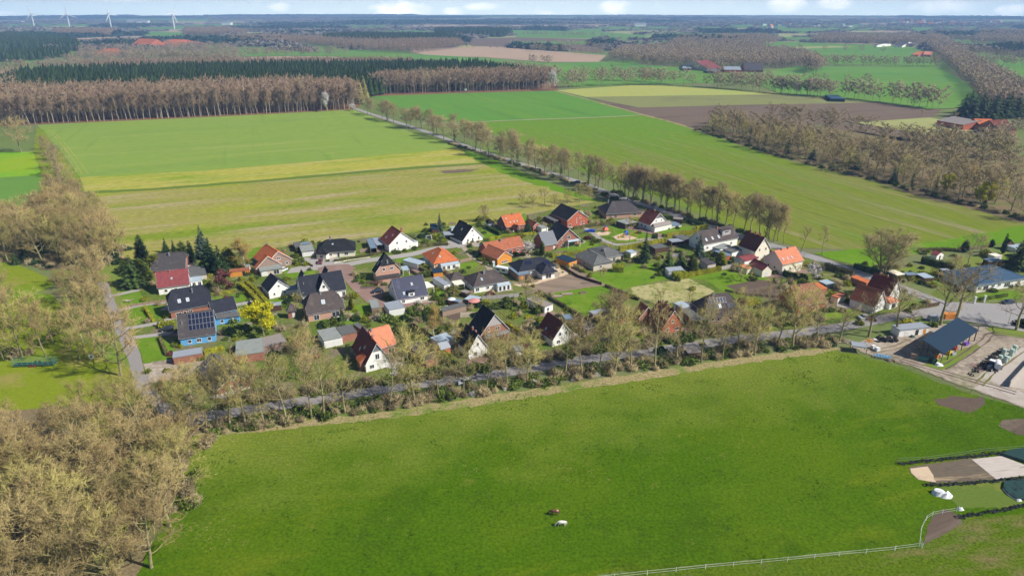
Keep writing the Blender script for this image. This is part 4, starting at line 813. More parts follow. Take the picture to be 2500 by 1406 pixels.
belt('wood_scrub',[(40,640),(150,650),(260,650),(300,600)],10,1.6,.8,2.2,['b_brown','b_dark'],['brown scrub along the left copse','dark scrub along the left copse'],95)
# ---------------------------------------------------------------- building materials
def tile(name,c,c2=None,rough=.85,spec=.12,**k):return mat(name,c,rough=rough,var=k.pop('var',.4),scale=k.pop('scale',1.2),spec=spec,col2=[(c2 or tuple(x*.6 for x in c),.35,.55,5)],wave=(1.5,.16,.6,'Z'),bump=.15,bscale=5,**k)
W={}
W['dkblue']=tile('blue_black_roof_tiles',(.024,.026,.038),(.05,.05,.062),rough=.75,spec=.15)
W['black']=tile('black_roof_tiles',(.018,.019,.022),(.038,.038,.04),rough=.8,spec=.15)
W['glossy']=tile('glossy_blue_tiles',(.032,.036,.07),(.09,.09,.15),rough=.5,spec=.4,var=.4,scale=2.2)
W['grey']=tile('dark_grey_roof_tiles',(.07,.063,.066),(.13,.115,.11))
W['browngrey']=tile('brown_grey_roof_tiles',(.085,.069,.066),(.15,.125,.11))
W['orange']=tile('orange_roof_tiles',(.50,.145,.055),(.34,.10,.045))
W['salmon']=tile('faded_orange_tiles',(.58,.215,.12),(.42,.15,.09))
W['terra']=tile('terracotta_tiles',(.36,.125,.065),(.24,.085,.05))
W['redbrown']=tile('red_brown_tiles',(.20,.055,.042),(.10,.03,.028))
W['burgundy']=tile('burgundy_tiles',(.225,.06,.062),(.16,.045,.048))
W['dkred']=tile('dark_red_brown_tiles',(.165,.05,.036),(.065,.026,.022))
W['brown']=tile('weathered_brown_tiles',(.25,.12,.075),(.12,.07,.05))
W['corr']=mat('dark_corrugated_sheet',(.09,.085,.09),rough=.6,wave=(1.1,.9,0,'X'))
W['bluemetal']=mat('blue_metal_roof',(.035,.08,.14),rough=.65,var=.1,wave=(.6,.12,.2,'X'),spec=.2)
W['navy']=mat('navy_metal_sheet',(.014,.034,.062),rough=.75,var=.12,wave=(.8,.25,.1,'X'),spec=.15)
W['metalgrey']=mat('grey_metal_sheet',(.30,.33,.37),rough=.5,var=.12,spec=.4)
W['felt']=mat('grey_green_roofing_felt',(.265,.285,.265),rough=.85,var=.12,scale=1,col2=[((.18,.20,.18),.4,.55,6)])
W['feltdk']=mat('dark_roofing_felt',(.12,.122,.118),rough=.85,var=.18,scale=1,col2=[((.19,.185,.17),.5,.55,6)])
W['feltblue']=mat('blue_grey_roof_sheet',(.17,.235,.30),rough=.6,var=.12)
W['asb']=mat('weathered_fibre_sheet',(.27,.235,.215),rough=.9,var=.25,scale=1.5,wave=(1.2,.2,.2,'X'))
W['white']=mat('white_render',(.86,.84,.80),rough=.9,var=.05,scale=1.5,col2=[((.60,.58,.52),.3,.62,5)])
W['cream']=mat('cream_render',(.82,.76,.62),rough=.9,var=.06,scale=1.5)
W['beige']=mat('beige_render',(.55,.49,.41),rough=.9,var=.08)
def brick(name,c):return mat(name,c,rough=.9,var=.22,scale=6,col2=[(tuple(x*.6 for x in c),1.2,.55,6)],wave=(1.6,.22,.4,'Z'))
W['brick']=brick('brown_red_brick',(.34,.15,.10));W['redbrick']=brick('orange_red_brick',(.47,.13,.07));W['pinkbrick']=brick('pale_pink_brick',(.52,.31,.23));W['dkbrick']=brick('brown_brick',(.25,.15,.115));W['greybrick']=brick('grey_brown_brick',(.30,.215,.17))
W['blue']=mat('light_blue_painted_boards',(.13,.38,.68),rough=.8,var=.06,wave=(1.2,.12,.1,'X'))
W['owood']=mat('orange_stained_wood',(.66,.27,.045),rough=.8,var=.12,wave=(1.4,.2,.3,'Z'));W['wood']=mat('weathered_wood',(.30,.22,.16),rough=.9,var=.25,scale=3,wave=(1.5,.25,.5,'X'));W['dkwood']=mat('dark_brown_wood',(.095,.05,.032),rough=.85,var=.2,scale=3)
W['slate']=mat('slate_cladding',(.17,.18,.20),rough=.7,var=.2,scale=3);W['greyboard']=mat('pale_grey_boards',(.42,.39,.38),rough=.85,var=.12,wave=(1.3,.2,.2,'X'))
W['trim']=mat('white_painted_trim',(.80,.80,.78),rough=.6,var=.04);W['gutter']=mat('grey_zinc_gutter',(.35,.36,.37),rough=.5,metal=.4)
W['glass']=mat('dark_window_glass',(.035,.045,.058),rough=.12,var=.3,scale=.9,spec=.8);W['paleglass']=mat('pale_roof_glass',(.42,.50,.56),rough=.25,var=.12,spec=.7)
W['door']=mat('white_door',(.74,.74,.72),rough=.6,var=.05);W['greendoor']=mat('dark_green_door',(.02,.09,.07),rough=.6);W['browndoor']=mat('brown_door',(.16,.08,.05),rough=.7);W['reddoor']=mat('red_door',(.42,.09,.03),rough=.6)
W['solar']=mat('solar_cells',(.014,.018,.045),rough=.2,var=.2,scale=2,spec=.7);W['chimney']=brick('chimney_brick',(.42,.14,.08));W['greychim']=mat('clad_chimney',(.22,.22,.23),rough=.7);W['metal']=mat('galvanised_metal',(.5,.52,.54),rough=.4,metal=.6)
W['dark']=mat('painted_shade_and_mark',(.03,.03,.03),rough=.9);W['blackplastic']=mat('black_plastic',(.02,.02,.022),rough=.6);W['tarp']=mat('blue_tarpaulin',(.03,.12,.55),rough=.5)  # dark: interior shade as a near-black colour, also used for the sign's mark
# ---------------------------------------------------------------- blocks: a rectangular body with its roof
class Block:
 """A, B: roof corners of the near eave (photo px, height ze); depth from the mode:
    'U' ridge parallel to AB through pixel R; 'V' gable AB faces us, ridge runs back to pixel K, apex pixel optional; 'H'/'F' third corner px Cc at height ze (F = flat)"""
 def __init__(s,t,A,B,mode,X,ze,pitch=45,apex=None,zr=None,D=None,z0=0.0):
  a=Q(t,*A,ze);b=Q(t,*B,ze);s.L=(b-a).length;s.u=(b-a).normalized();s.v=Vector((-s.u.y,s.u.x,0));s.o=Vector((a.x,a.y,0))
  if s.v.y<0 and abs(s.v.y)>.3:s.v=-s.v;s.flip=True
  s.ze=ze;s.mode=mode;s.ax='u';s.z0=z0
  dep=lambda p:(p-a).dot(s.v)
  if mode=='U':
   z=ze+3
   for _ in range(30):
    d=dep(Q(t,*X,z));d=max(1.5,min(d,9));z=.5*z+.5*(ze+d*math.tan(R(pitch)))
   s.D=2*max(1.5,min(dep(Q(t,*X,z)),9));s.zr=z
   if zr:s.zr=zr;s.D=2*dep(Q(t,*X,zr))
  elif mode=='V':
   s.ax='v';m_=(a+b)*.5
   if apex is not None and zr is None:
    ty=TO[t][1]+apex[1]/TO[t][2];zz=ze
    while zz<ze+12 and project((m_.x,m_.y,zz))[1]>ty:zz+=.05
    s.zr=zz
   else:s.zr=zr or ze+s.L/2*math.tan(R(pitch))
   s.D=D or max(2,dep(Q(t,*X,s.zr)))
  else:
   c=Q(t,*X,ze);s.D=D or abs(dep(c))
   if mode=='V2':s.ax='v'
   s.zr=zr if zr else(ze if mode=='F' else ze+min(s.L,s.D)/2*math.tan(R(pitch)))
  if D:s.D=D
  s.M=Matrix.Translation(s.o)@Matrix(((s.u.x,s.v.x,0,0),(s.u.y,s.v.y,0,0),(0,0,1,0),(0,0,0,1)))
 def local(s,u0,v0,L,D,ze,zr,ax='u',z0=0.0):
  n=object.__new__(Block);n.L,n.D,n.ze,n.zr,n.ax,n.z0=L,D,ze,zr,ax,z0;n.u,n.v=s.u,s.v;n.o=s.o+s.u*u0+s.v*v0;n.mode='x'
  n.M=Matrix.Translation(n.o)@Matrix(((n.u.x,n.v.x,0,0),(n.u.y,n.v.y,0,0),(0,0,1,0),(0,0,0,1)));return n
def roof_polys(b,ends):
 """ends: two (inset, q) or None. returns slopes {side: polygon} in block coordinates"""
 if b.ax=='u':W_,D_=b.L,b.D;f=lambda u,v,z:Vector((u,v,z))
 else:W_,D_=b.D,b.L;f=lambda u,v,z:Vector((v,u,z))
 h=b.zr-b.ze;e0=ends[0]or(0,1);e1=ends[1]or(0,1)
 def pt(end,side):
  i,q=e0 if end==0 else e1
  uu=0 if end==0 else W_;ur=i if end==0 else W_-i;vv=lambda t:t*D_/2 if side==0 else D_-t*D_/2
  o=[f(uu,vv(0),b.ze)]
  if i>0 and q>.01 and q<1:o.append(f(uu,vv(q),b.ze+h*q))
  o.append(f(ur,D_/2,b.zr));return o
 S={}
 a0,a1=pt(0,0),pt(1,0);S['s0']=[a0[0]]+[a1[0]]+a1[1:]+a0[1:][::-1]
 a0,a1=pt(0,1),pt(1,1);S['s1']=[a1[0]]+[a0[0]]+a0[1:]+a1[1:][::-1]
 for k,e,nm in((0,e0,'e0'),(1,e1,'e1')):
  if e[0]>0:
   i,q=e;uu=0 if k==0 else W_;ur=i if k==0 else W_-i
   S[nm]=[f(uu,D_/2*q,b.ze+h*q),f(ur,D_/2,b.zr),f(uu,D_-D_/2*q,b.ze+h*q)]
 for k in list(S):
  p=[];
  for x in S[k]:
   if not p or(x-p[-1]).length>1e-4:p.append(x)
  if(p[0]-p[-1]).length<1e-4:p.pop()
  n=Vector((0,0,0))
  for i in range(len(p)):n+=p[i].cross(p[(i+1)%len(p)])
  if n.z<0:p.reverse()
  S[k]=p
 return S
def zroof(b,ends,u,v):
 if b.zr-b.ze<.05:return b.ze
 if b.ax=='v':u,v,W_,D_=v,u,b.D,b.L
 else:W_,D_=b.L,b.D
 h=b.zr-b.ze;z=b.ze+h*max(0,min(v,D_-v))/(D_/2)
 for e,x in((ends[0],u),(ends[1],W_-u)):
  if e and e[0]>0:zh=b.ze+h*e[1];z=min(z,zh+(b.zr-zh)*x/e[0])
 return z
def slope_frame(b,ends,side):
 """side f/b/l/r -> origin (eave start), along, up unit vectors, width, slope length, normal"""
 if b.ax=='u':
  h=b.zr-b.ze
  if side=='f':return Vector((0,0,b.ze)),Vector((1,0,0)),Vector((0,b.D/2,h)),b.L
  if side=='b':return Vector((b.L,b.D,b.ze)),Vector((-1,0,0)),Vector((0,-b.D/2,h)),b.L
  e=ends[0]if side=='l' else ends[1]
  if side=='l':return Vector((0,b.D,b.ze)),Vector((0,-1,0)),Vector((e[0],0,h)),b.D
  return Vector((b.L,0,b.ze)),Vector((0,1,0)),Vector((-e[0],0,h)),b.D
 h=b.zr-b.ze
 if side=='l':return Vector((0,b.D,b.ze)),Vector((0,-1,0)),Vector((b.L/2,0,h)),b.D
 if side=='r':return Vector((b.L,0,b.ze)),Vector((0,1,0)),Vector((-b.L/2,0,h)),b.D
 e=ends[0]
 return Vector((0,0,b.ze)),Vector((1,0,0)),Vector((0,e[0],h)),b.L
BUILD=[]
def make_block(root,Mi,b,wall='white',roof='grey',ends=(None,None),ov=.35,win=(),sky=(),chim=(),sol=(),clad=None,trim=True,open_=None,roofname='roof',wallname='wall',parapet=0):
 """adds the parts of one block to a root Empty; Mi = world-to-root matrix"""
 X=Mi@b.M
 def mb():m=MB();m.X=X;return m
 flat=b.zr-b.ze<.05
 th=.18 if not flat else .22
 r_=mb()
 if flat:
  r_.slab([(0,0,b.ze),(b.L,0,b.ze),(b.L,b.D,b.ze),(0,b.D,b.ze)],(0,0,-th))
  rim=.12
  for q in((0,b.L,0,rim),(0,b.L,b.D-rim,b.D),(0,rim,rim,b.D-rim),(b.L-rim,b.L,rim,b.D-rim)):r_.box(q[0],q[1],q[2],q[3],b.ze+.002,b.ze+.07)
  S={}
 elif b.mode=='M':
  r_.slab([(0,0,b.ze),(b.L,0,b.ze),(b.L,b.D,b.zr),(0,b.D,b.zr)],(0,0,-.14));S={}
 else:
  S=roof_polys(b,ends)
  for k,p in S.items():r_.slab(p,(0,0,-th))
  if b.ax=='u':p0,p1=Vector(((ends[0]or(0,))[0],b.D/2,b.zr+.02)),Vector((b.L-(ends[1]or(0,))[0],b.D/2,b.zr+.02))
  else:p0,p1=Vector((b.L/2,(ends[0]or(0,))[0],b.zr+.02)),Vector((b.L/2,b.D-(ends[1]or(0,))[0],b.zr+.02))
  if(p1-p0).length>.3:r_.tube(p0,p1,.11,n=6)
  for e,k in((ends[0],0),(ends[1],1)):
   if e and e[0]>0:
    W_,D_=(b.L,b.D)if b.ax=='u' else(b.D,b.L)
    uu=0 if k==0 else W_;ur=e[0]if k==0 else W_-e[0];zh=b.ze+(b.zr-b.ze)*e[1]
    for vv in(D_/2*e[1],D_-D_/2*e[1]):
     a_,c_=Vector((uu,vv,zh+.02)),Vector((ur,D_/2,b.zr+.02))
     if b.ax=='v':a_,c_=Vector((a_.y,a_.x,a_.z)),Vector((c_.y,c_.x,c_.z))
     r_.tube(a_,c_,.09,n=5)
 rf=r_.build(roofname,W[roof],root)
 zf=(lambda u,v:b.ze+(b.zr-b.ze)*v/b.D)if b.mode=='M' else(lambda u,v:zroof(b,ends,u,v))
 wl=mb();o=ov;cs=[(o,o),(b.L-o,o),(b.L-o,b.D-o),(o,b.D-o)]
 for i in range(4):
  nm='frbl'[i]
  if open_ and nm in open_:continue
  (u0,v0),(u1,v1)=cs[i],cs[(i+1)%4];n=16
  top=[(u0+(u1-u0)*k/n,v0+(v1-v0)*k/n)for k in range(n+1)]
  tz=[zf(u,v)-th-.02 for u,v in top]
  t3=[(u,v,z)for(u,v),z in zip(top,tz)]
  pts=[(u0,v0,b.z0),(u1,v1,b.z0)]+t3[::-1]
  keep=[t3[0]]+[t3[k]for k in range(1,n)if abs(tz[k-1]+tz[k+1]-2*tz[k])>1e-4]+[t3[-1]]
  wl.face([(u0,v0,b.z0),(u1,v1,b.z0)]+keep[::-1])
 if wl.f:wl.build(wallname,W[wall],root)
 if open_:
  for(u,v)in cs:ps=mb();ps.box(u-.08,u+.08,v-.08,v+.08,b.z0,zf(u,v)-th);ps.build('post',W['wood']if wall!='white' else W['trim'],root)
 if clad:
  side,cm,zc=clad;c_=mb()
  W_=(b.L if side=='f' else b.D);n=24;pts=[]
  for k in range(n+1):
   s_=o+(W_-2*o)*k/n
   u,v=(s_,o)if side=='f' else((b.L-o,s_)if side=='r' else(o,s_))
   z=zf(u,v)-th-.05
   off=.04
   p=Vector((u,v-off,z))if side=='f' else(Vector((u+off,v,z))if side=='r' else Vector((u-off,v,z)))
   pts.append(p)
  hi=[p for p in pts if p.z>zc]
  if len(hi)>2:
   c_.slab([Vector((hi[0].x,hi[0].y,zc))]+hi+[Vector((hi[-1].x,hi[-1].y,zc))],(0,.03,0)if side=='f' else((-.03,0,0)if side=='r' else(.03,0,0)))
   c_.build('gable_cladding',W[cm],root)
 if trim and S:
  for k,e in((0,ends[0]),(1,ends[1])):
   if e and e[1]<.05:continue
   q=e[1]if e else 1.0
   W_,D_=(b.L,b.D)if b.ax=='u' else(b.D,b.L);uu=-.03 if k==0 else W_+.0
   for sd in(0,1):
    v0,v1=(0,D_/2*q)if sd==0 else(D_,D_-D_/2*q);z0,z1=b.ze,b.ze+(b.zr-b.ze)*q
    p=[Vector((uu,v0,z0-th-.06)),Vector((uu,v1,z1-th-.06)),Vector((uu,v1,z1-.02)),Vector((uu,v0,z0-.02))]
    d=Vector((.03,0,0))
    if b.ax=='v':p=[Vector((x.y,x.x,x.z))for x in p];d=Vector((0,.03,0))
    g_=mb();g_.slab(p,d);g_.build('barge_board',W['trim'],root)
  z=b.ze-.1
  for p0,p1 in((((0,-.07,z),(b.L,-.07,z)),((0,b.D+.07,z),(b.L,b.D+.07,z)))if b.ax=='u' else(((-.07,0,z),(-.07,b.D,z)),((b.L+.07,0,z),(b.L+.07,b.D,z)))):
   gt=mb();gt.tube(p0,p1,.07,n=5);gt.build('gutter',W['gutter'],root)
 for wn in win:
  side,s_,zc,w_,h_,kd=wn
  o_={'f':(Vector((0,o,0)),Vector((1,0,0)),Vector((0,-1,0)),b.L),'b':(Vector((b.L,b.D-o,0)),Vector((-1,0,0)),Vector((0,1,0)),b.L),'r':(Vector((b.L-o,0,0)),Vector((0,1,0)),Vector((1,0,0)),b.D),'l':(Vector((o,b.D,0)),Vector((0,-1,0)),Vector((-1,0,0)),b.D)}[side]
  org,al,nn_,Wd=o_;zc+=b.z0;p0=org+al*(s_*Wd-w_/2)+Vector((0,0,zc-h_/2))
  up=Vector((0,0,1));fr=mb();f_=.09
  if kd in 'wtp':
   for(a0,a1,z0,z1)in((0,w_,0,f_),(0,w_,h_-f_,h_),(0,f_,f_,h_-f_),(w_-f_,w_,f_,h_-f_)):
    fr.obox(p0+al*a0+up*z0+nn_*.002,al*(a1-a0),nn_*.07,up*(z1-z0))
   nm=max(0,int(w_/1.0)-0)if kd!='p' else 0
   for k in range(1,nm+(1 if w_<1.0 else 0)+(1 if nm<2 and w_>1.1 else 0)):
    x=w_*k/max(2,nm);
    if x<w_-.1:fr.obox(p0+al*(x-.035)+up*f_+nn_*.002,al*.07,nn_*.065,up*(h_-2*f_))
   if kd=='w':fr.obox(p0-al*.06-up*.08+nn_*.002,al*(w_+.12),nn_*.14,up*.07)
   fo=fr.build('window',W['trim'],root)
   g2=mb();g2.obox(p0+al*f_+up*f_+nn_*.004,al*(w_-2*f_),nn_*.02,up*(h_-2*f_));g2.build('pane',W['glass'],fo)
  else:
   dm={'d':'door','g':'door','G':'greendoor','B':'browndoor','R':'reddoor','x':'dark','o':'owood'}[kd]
   fr.obox(p0+nn_*.002,al*w_,nn_*.05,up*h_)
   if kd in 'gG':
    for k in range(1,5):fr.obox(p0+up*(h_*k/5-.015)+nn_*.052,al*w_,nn_*.012,up*.03)
   d_=fr.build('garage_door' if kd in 'gG' else('painted_opening' if kd=='x' else 'door'),W[dm],root)  # kind x: dark panel on the solid wall, inner shade put into its colour
   if kd!='x':hd=mb();hd.obox(p0+al*(w_*.85)+up*(h_*.48)+nn_*.07,al*.12,nn_*.05,up*.04);hd.build('handle',W['metal'],d_)
 for side,s_,t_,w_,h_ in sky:
  og,al,upv,Wd=slope_frame(b,ends,side);L_=upv.length;uv=upv.normalized();n_=al.cross(uv);n_=n_ if n_.z>0 else-n_
  p=og+al*(s_*Wd-w_/2)+uv*(t_*L_-h_/2);f_=mb()
  for(a0,a1,z0,z1)in((0,w_,0,.1),(0,w_,h_-.1,h_),(0,.1,.1,h_-.1),(w_-.1,w_,.1,h_-.1)):f_.obox(p+al*a0+uv*z0,al*(a1-a0),uv*(z1-z0),n_*.12)
  fo=f_.build('skylight',W['gutter']if w_<.9 else W['trim'],root);g2=mb();g2.obox(p+al*.1+uv*.1,al*(w_-.2),uv*(h_-.2),n_*.09);g2.build('pane',W['paleglass'],fo)
 for cu_,cv_,w_,hz,cm in chim:
  u,v=cu_*b.L,cv_*b.D;z=zf(u,v);c_=mb();c_.box(u-w_/2,u+w_/2,v-w_/2,v+w_/2,z-.9,z+hz)
  co=c_.build('chimney',W[cm],root);k_=mb();k_.box(u-w_/2-.06,u+w_/2+.06,v-w_/2-.06,v+w_/2+.06,z+hz+.002,z+hz+.09)
  k_.box(u-w_*.22,u+w_*.22,v-w_*.22,v+w_*.22,z+hz+.09,z+hz+.3);k_.build('chimney_cap',W['greychim'],co)
 for side,s0,s1,t0,t1,nx,ny in sol:
  og,al,upv,Wd=slope_frame(b,ends,side);L_=upv.length;uv=upv.normalized();n_=al.cross(uv);n_=n_ if n_.z>0 else-n_
  dw,dh=(s1-s0)*Wd/nx,(t1-t0)*L_/ny
  for i in range(nx):
   for j in range(ny):
    c_=mb();p=og+al*(s0*Wd+i*dw+.03)+uv*(t0*L_+j*dh+.03)+n_*.10
    c_.obox(p,al*(dw-.06),uv*(dh-.06),n_*.04);so_=c_.build('solar_panel',W['gutter' if nx>5 else 'blackplastic'],root)
    c_=mb();c_.obox(p+al*.05+uv*.05+n_*.041,al*(dw-.16),uv*(dh-.16),n_*.012);c_.build('cells',W['solar'],so_)
 return rf
def house(name,label,nick,cat,specs,group=None):
 """specs: list of (Block, kwargs); the first block sets the root frame"""
 b0=specs[0][0];c=b0.o+b0.u*b0.L/2+b0.v*b0.D/2
 rz=math.atan2(b0.u.y,b0.u.x);root=empty(name,(c.x,c.y,0),rz);tag(root,label,cat,group)
 Mi=(Matrix.Translation((c.x,c.y,0))@Matrix.Rotation(rz,4,'Z')).inverted()
 for b,kw in specs:make_block(root,Mi,b,**kw)
 BUILD.append((nick,Vector((c.x,c.y,0)),max(b0.L,b0.D)/2));return root,Mi
B_=Block
def sub(root,Mi,b,name,matn,fn):
 m=MB();m.X=Mi@b.M;fn(m);return m.build(name,W[matn],root)
def shed(name,label,nick,cat,t,A,B,Cc,h,roof,wall,zr=None,mode='F',win=(),D=None,open_=None,ov=.12,**kw):
 b=Block(t,A,B,'F' if mode in 'FM' else mode,Cc,h,zr=zr,D=D)
 if mode=='M':b.mode='M';b.zr=zr
 if kw.get('apex'):pass
 return house(name,label,nick,cat,[(b,dict(wall=wall,roof=roof,ov=ov,win=win,open_=open_,trim=(mode not in 'FM' and wall not in('wood','dkwood')),ends=kw.get('ends',(None,None))))])
# ---------------------------------------------------------------- houses
WIN='w'
# far left column
house('house','grey gabled house behind the dark conifers at the left end','grey roofed house','house',[(B_(1,(535,612),(968,575),'U',(890,375),3.0,43),dict(wall='brick',roof='grey',ends=(None,(1.2,.6)),win=[('f',.85,1.5,1.2,1.2,'w'),('r',.5,1.4,1.2,1.2,'w')],chim=[(.52,.42,.6,1.2,'greychim')]))])
b=B_(1,(615,820),(1016,768),'U',(990,575),2.9,42)
house('house','white house with plain burgundy roof and one small roof window','burgundy roofed house','house',[(b,dict(wall='white',roof='burgundy',win=[('f',.25,1.4,1.1,1.1,'w'),('f',.55,1.4,1.1,1.1,'w'),('l',.5,4.2,1,1.2,'w'),('f',.8,1.1,1,2.1,'d')],sky=[('f',.47,.5,.7,.9)],chim=[(.43,.46,.5,.7,'chimney')]))])
shed('annexe','flat grey annexe with a row of roof panels beside the burgundy roof','grey annexe','annexe',1,(1010,682),(1225,648),(990,560),2.9,'feltdk','beige')
shed('conservatory','white box shaped garden room right of the burgundy roofed house','white garden room','garden room',1,(1018,740),(1168,718),(1005,690),2.6,'paleglass','white',win=[('f',.3,1.3,1.2,1.6,'t'),('f',.75,1.3,1.2,1.6,'t')])
shed('shed','small white shed behind the grey annexe','small white shed','shed',1,(985,525),(1055,520),(975,495),2.2,'asb','white')
b=B_(1,(765,1108),(1300,1010),'U',(1170,775),2.9,45)
house('house','brick house with blue-black half-hipped roof and rear wing','half-hipped blue-black house','house',[(b,dict(wall='brick',roof='dkblue',ends=((2.2,.45),(2.2,.45)),win=[('f',.2,1.3,1.9,1.3,'w'),('f',.34,1.6,1.0,1.0,'w'),('f',.47,1.2,1.2,2.0,'t'),('l',.5,1.4,1.4,1.2,'w')],sky=[('f',.27,.42,1.0,1.4),('f',.46,.42,1.0,1.4)],chim=[(.6,.36,.35,1.5,'metal')])),(B_(1,(1290,1138),(1600,1072),'U',(1555,915),2.9,45),dict(wall='blue',roof='dkblue',roofname='wing_roof',wallname='wing_wall')),(B_(1,(1305,1195),(1633,1152),'F',(1290,1140),2.5),dict(wall='blue',roof='feltdk',trim=False,roofname='lean_to_roof',wallname='lean_to_wall',win=[('f',.3,1.2,1.0,1.2,'w'),('f',.7,1.0,.9,1.9,'d')]))])
b=B_(5,(380,440),(838,372),'U',(785,80),2.8,42)
house('house','light blue house with a grid of solar panels on its grey roof','light blue house','house',[(b,dict(wall='blue',roof='grey',win=[('f',.27,1.3,1.1,1.2,'w'),('f',.52,1.3,1.4,1.4,'w'),('f',.8,1.3,1.1,1.4,'w'),('l',.3,1.4,1.1,1.2,'w'),('l',.6,4.3,1.1,1.2,'w')],sol=[('f',.29,1.0*.98,.26,.95,7,3)],chim=[(.12,.3,.3,.6,'metal')]))])
house('house','orange tiled brick house with asymmetric roof and a garage in front','asymmetric orange roofed house','house',[(B_(2,(235,540),(578,462),'V',(290,262),2.6,apex=(380,370)),dict(wall='greybrick',roof='orange',ends=(None,(1.2,.7)),win=[('f',.5,4.2,1.5,1.1,'w'),('f',.78,1.4,1.1,1.2,'w'),('f',.2,1.4,1.1,1.2,'w')],chim=[(.5,.85,.5,.5,'greychim')])),(B_(2,(120,585),(440,520),'V',(250,400),2.4,apex=(290,430)),dict(wall='greybrick',roof='orange',roofname='wing_roof',wallname='wing_wall',win=[('f',.8,1.2,1.0,1.2,'w')])),(B_(2,(172,612),(448,570),'F',(135,555),2.5),dict(wall='beige',roof='felt',trim=False,roofname='garage_roof',wallname='garage_wall',win=[('f',.72,1.1,2.2,1.9,'t'),('f',.2,1.0,2.2,2.0,'g')]))])
shed('shed','long shed with rusty red roof between dark conifers and the orange house','rusty roofed shed','shed',1,(1495,622),(1745,595),(1480,590),2.3,'terra','owood',win=[('f',.7,1,1,1.8,'x')])
shed('shed','small turquoise garden cabinet beside the rusty roofed shed','turquoise cabinet','shed',1,(1690,565),(1745,560),(1690,530),1.8,'felt','greendoor' if False else 'white')
# black hip bungalow
b=B_(2,(860,392),(1345,358),'H',(1395,305),2.7,27,zr=6.6,D=12)
house('bungalow','cream bungalow with black hipped roof and wide white garage door','black hipped bungalow','house',[(b,dict(wall='cream',roof='black',ends=((4.5,0),(4.5,0)),ov=.5,win=[('f',.35,1.4,1.3,1.2,'w'),('f',.55,1.1,1.0,2.1,'t'),('f',.75,1.4,1.6,1.2,'w'),('r',.4,1.4,1.4,1.2,'w')],sky=[('f',.42,.62,.8,.9)],chim=[(.36,.5,.7,1.3,'greychim')])),(B_(2,(845,398),(985,408),'V2',(810,312),2.7,30),dict(wall='cream',roof='black',ends=((2.6,0),(2.6,0)),ov=.4,roofname='wing_roof',wallname='wing_wall',win=[('f',.5,1.4,1.4,1.2,'w')])),(B_(2,(678,372),(842,352),'F',(632,302),2.7),dict(wall='white',roof='felt',trim=False,roofname='garage_roof',wallname='garage_wall',win=[('f',.5,1.15,4.4,2.1,'g')]))])
shed('shed','flat grey roofed shed left of the black hipped bungalow','flat grey shed','shed',2,(600,320),(680,310),(560,262),2.3,'feltdk','dkwood')
shed('shed','small blue roofed shed behind the black hipped bungalow garage','small blue roofed shed','shed',2,(680,285),(785,275),(665,258),2.2,'feltblue','dkwood')
b=B_(2,(1742,300),(2068,243),'V',(1780,55),3.4,apex=(1885,133))
house('house','white gabled house with dark red roof and tall brick chimney','white gabled house with the tall chimney','house',[(b,dict(wall='white',roof='redbrown',win=[('f',.33,3.9,.9,1.0,'w'),('f',.68,3.9,.9,1.0,'w'),('f',.25,1.1,.7,1.0,'w'),('f',.36,1.1,.5,1.0,'w'),('f',.8,1.3,.5,1.1,'w')],sky=[('l',.65,.6,.6,1.2),('l',.35,.3,.6,1.2)],chim=[(.56,.12,.7,2.2,'chimney')]))])
shed('conservatory','white glazed conservatory right of the tall-chimneyed house','white conservatory','conservatory',2,(2055,262),(2105,245),(1995,192),2.5,'paleglass','white',zr=2.9,mode='M')
shed('carport','open carport with pale blue roof left of the tall-chimneyed house','pale blue carport','carport',2,(1520,330),(1600,322),(1400,222),2.6,'feltblue','wood',open_='fb')
shed('carport','dark flat carport attached to the tall-chimneyed house','dark carport','carport',2,(1595,292),(1690,280),(1480,212),2.6,'metalgrey','dkwood',open_='fb')
b=B_(2,(1580,638),(1895,582),'V',(1625,385),3.6,apex=(1697,415))
house('house','brick house with black half-hipped roof and low garage extension in front','half-hipped brick house','house',[(b,dict(wall='pinkbrick',roof='black',ends=((2.4,.42),None),win=[('f',.35,4.5,1.1,1.2,'w'),('f',.65,4.5,1.3,1.3,'w')],sky=[('l',.75,.62,.6,1.1),('l',.42,.4,.6,1.0),('l',.36,.5,.6,1.0)],chim=[(.5,.1,.6,.8,'greychim')])),(B_(2,(1598,712),(1895,668),'F',(1560,655),2.7,D=3.4),dict(wall='pinkbrick',roof='grey',trim=False,roofname='garage_roof',wallname='garage_wall',win=[('l',.5,1.0,.9,2.0,'d')]))])
shed('pergola','glass roofed terrace canopy beside the half-hipped brick house','glass terrace canopy','canopy',2,(1915,600),(1998,590),(1875,555),2.4,'paleglass','white',open_='fbrl')
b=B_(2,(272,868),(548,808),'V',(318,627),2.9,apex=(388,720))
house('house','small white gabled house with dark blue roof beside the long olive hedge','small white gabled house','house',[(b,dict(wall='white',roof='dkblue',win=[('f',.5,4.3,.8,.8,'w'),('f',.27,1.5,.8,1.0,'w'),('f',.73,1.5,.8,1.0,'w')])),(B_(2,(500,840),(655,822),'F',(500,795),2.6),dict(wall='white',roof='feltblue',trim=False,roofname='annexe_roof',wallname='annexe_wall'))])
b=B_(2,(685,922),(1232,828),'U',(1165,598),2.9,44)
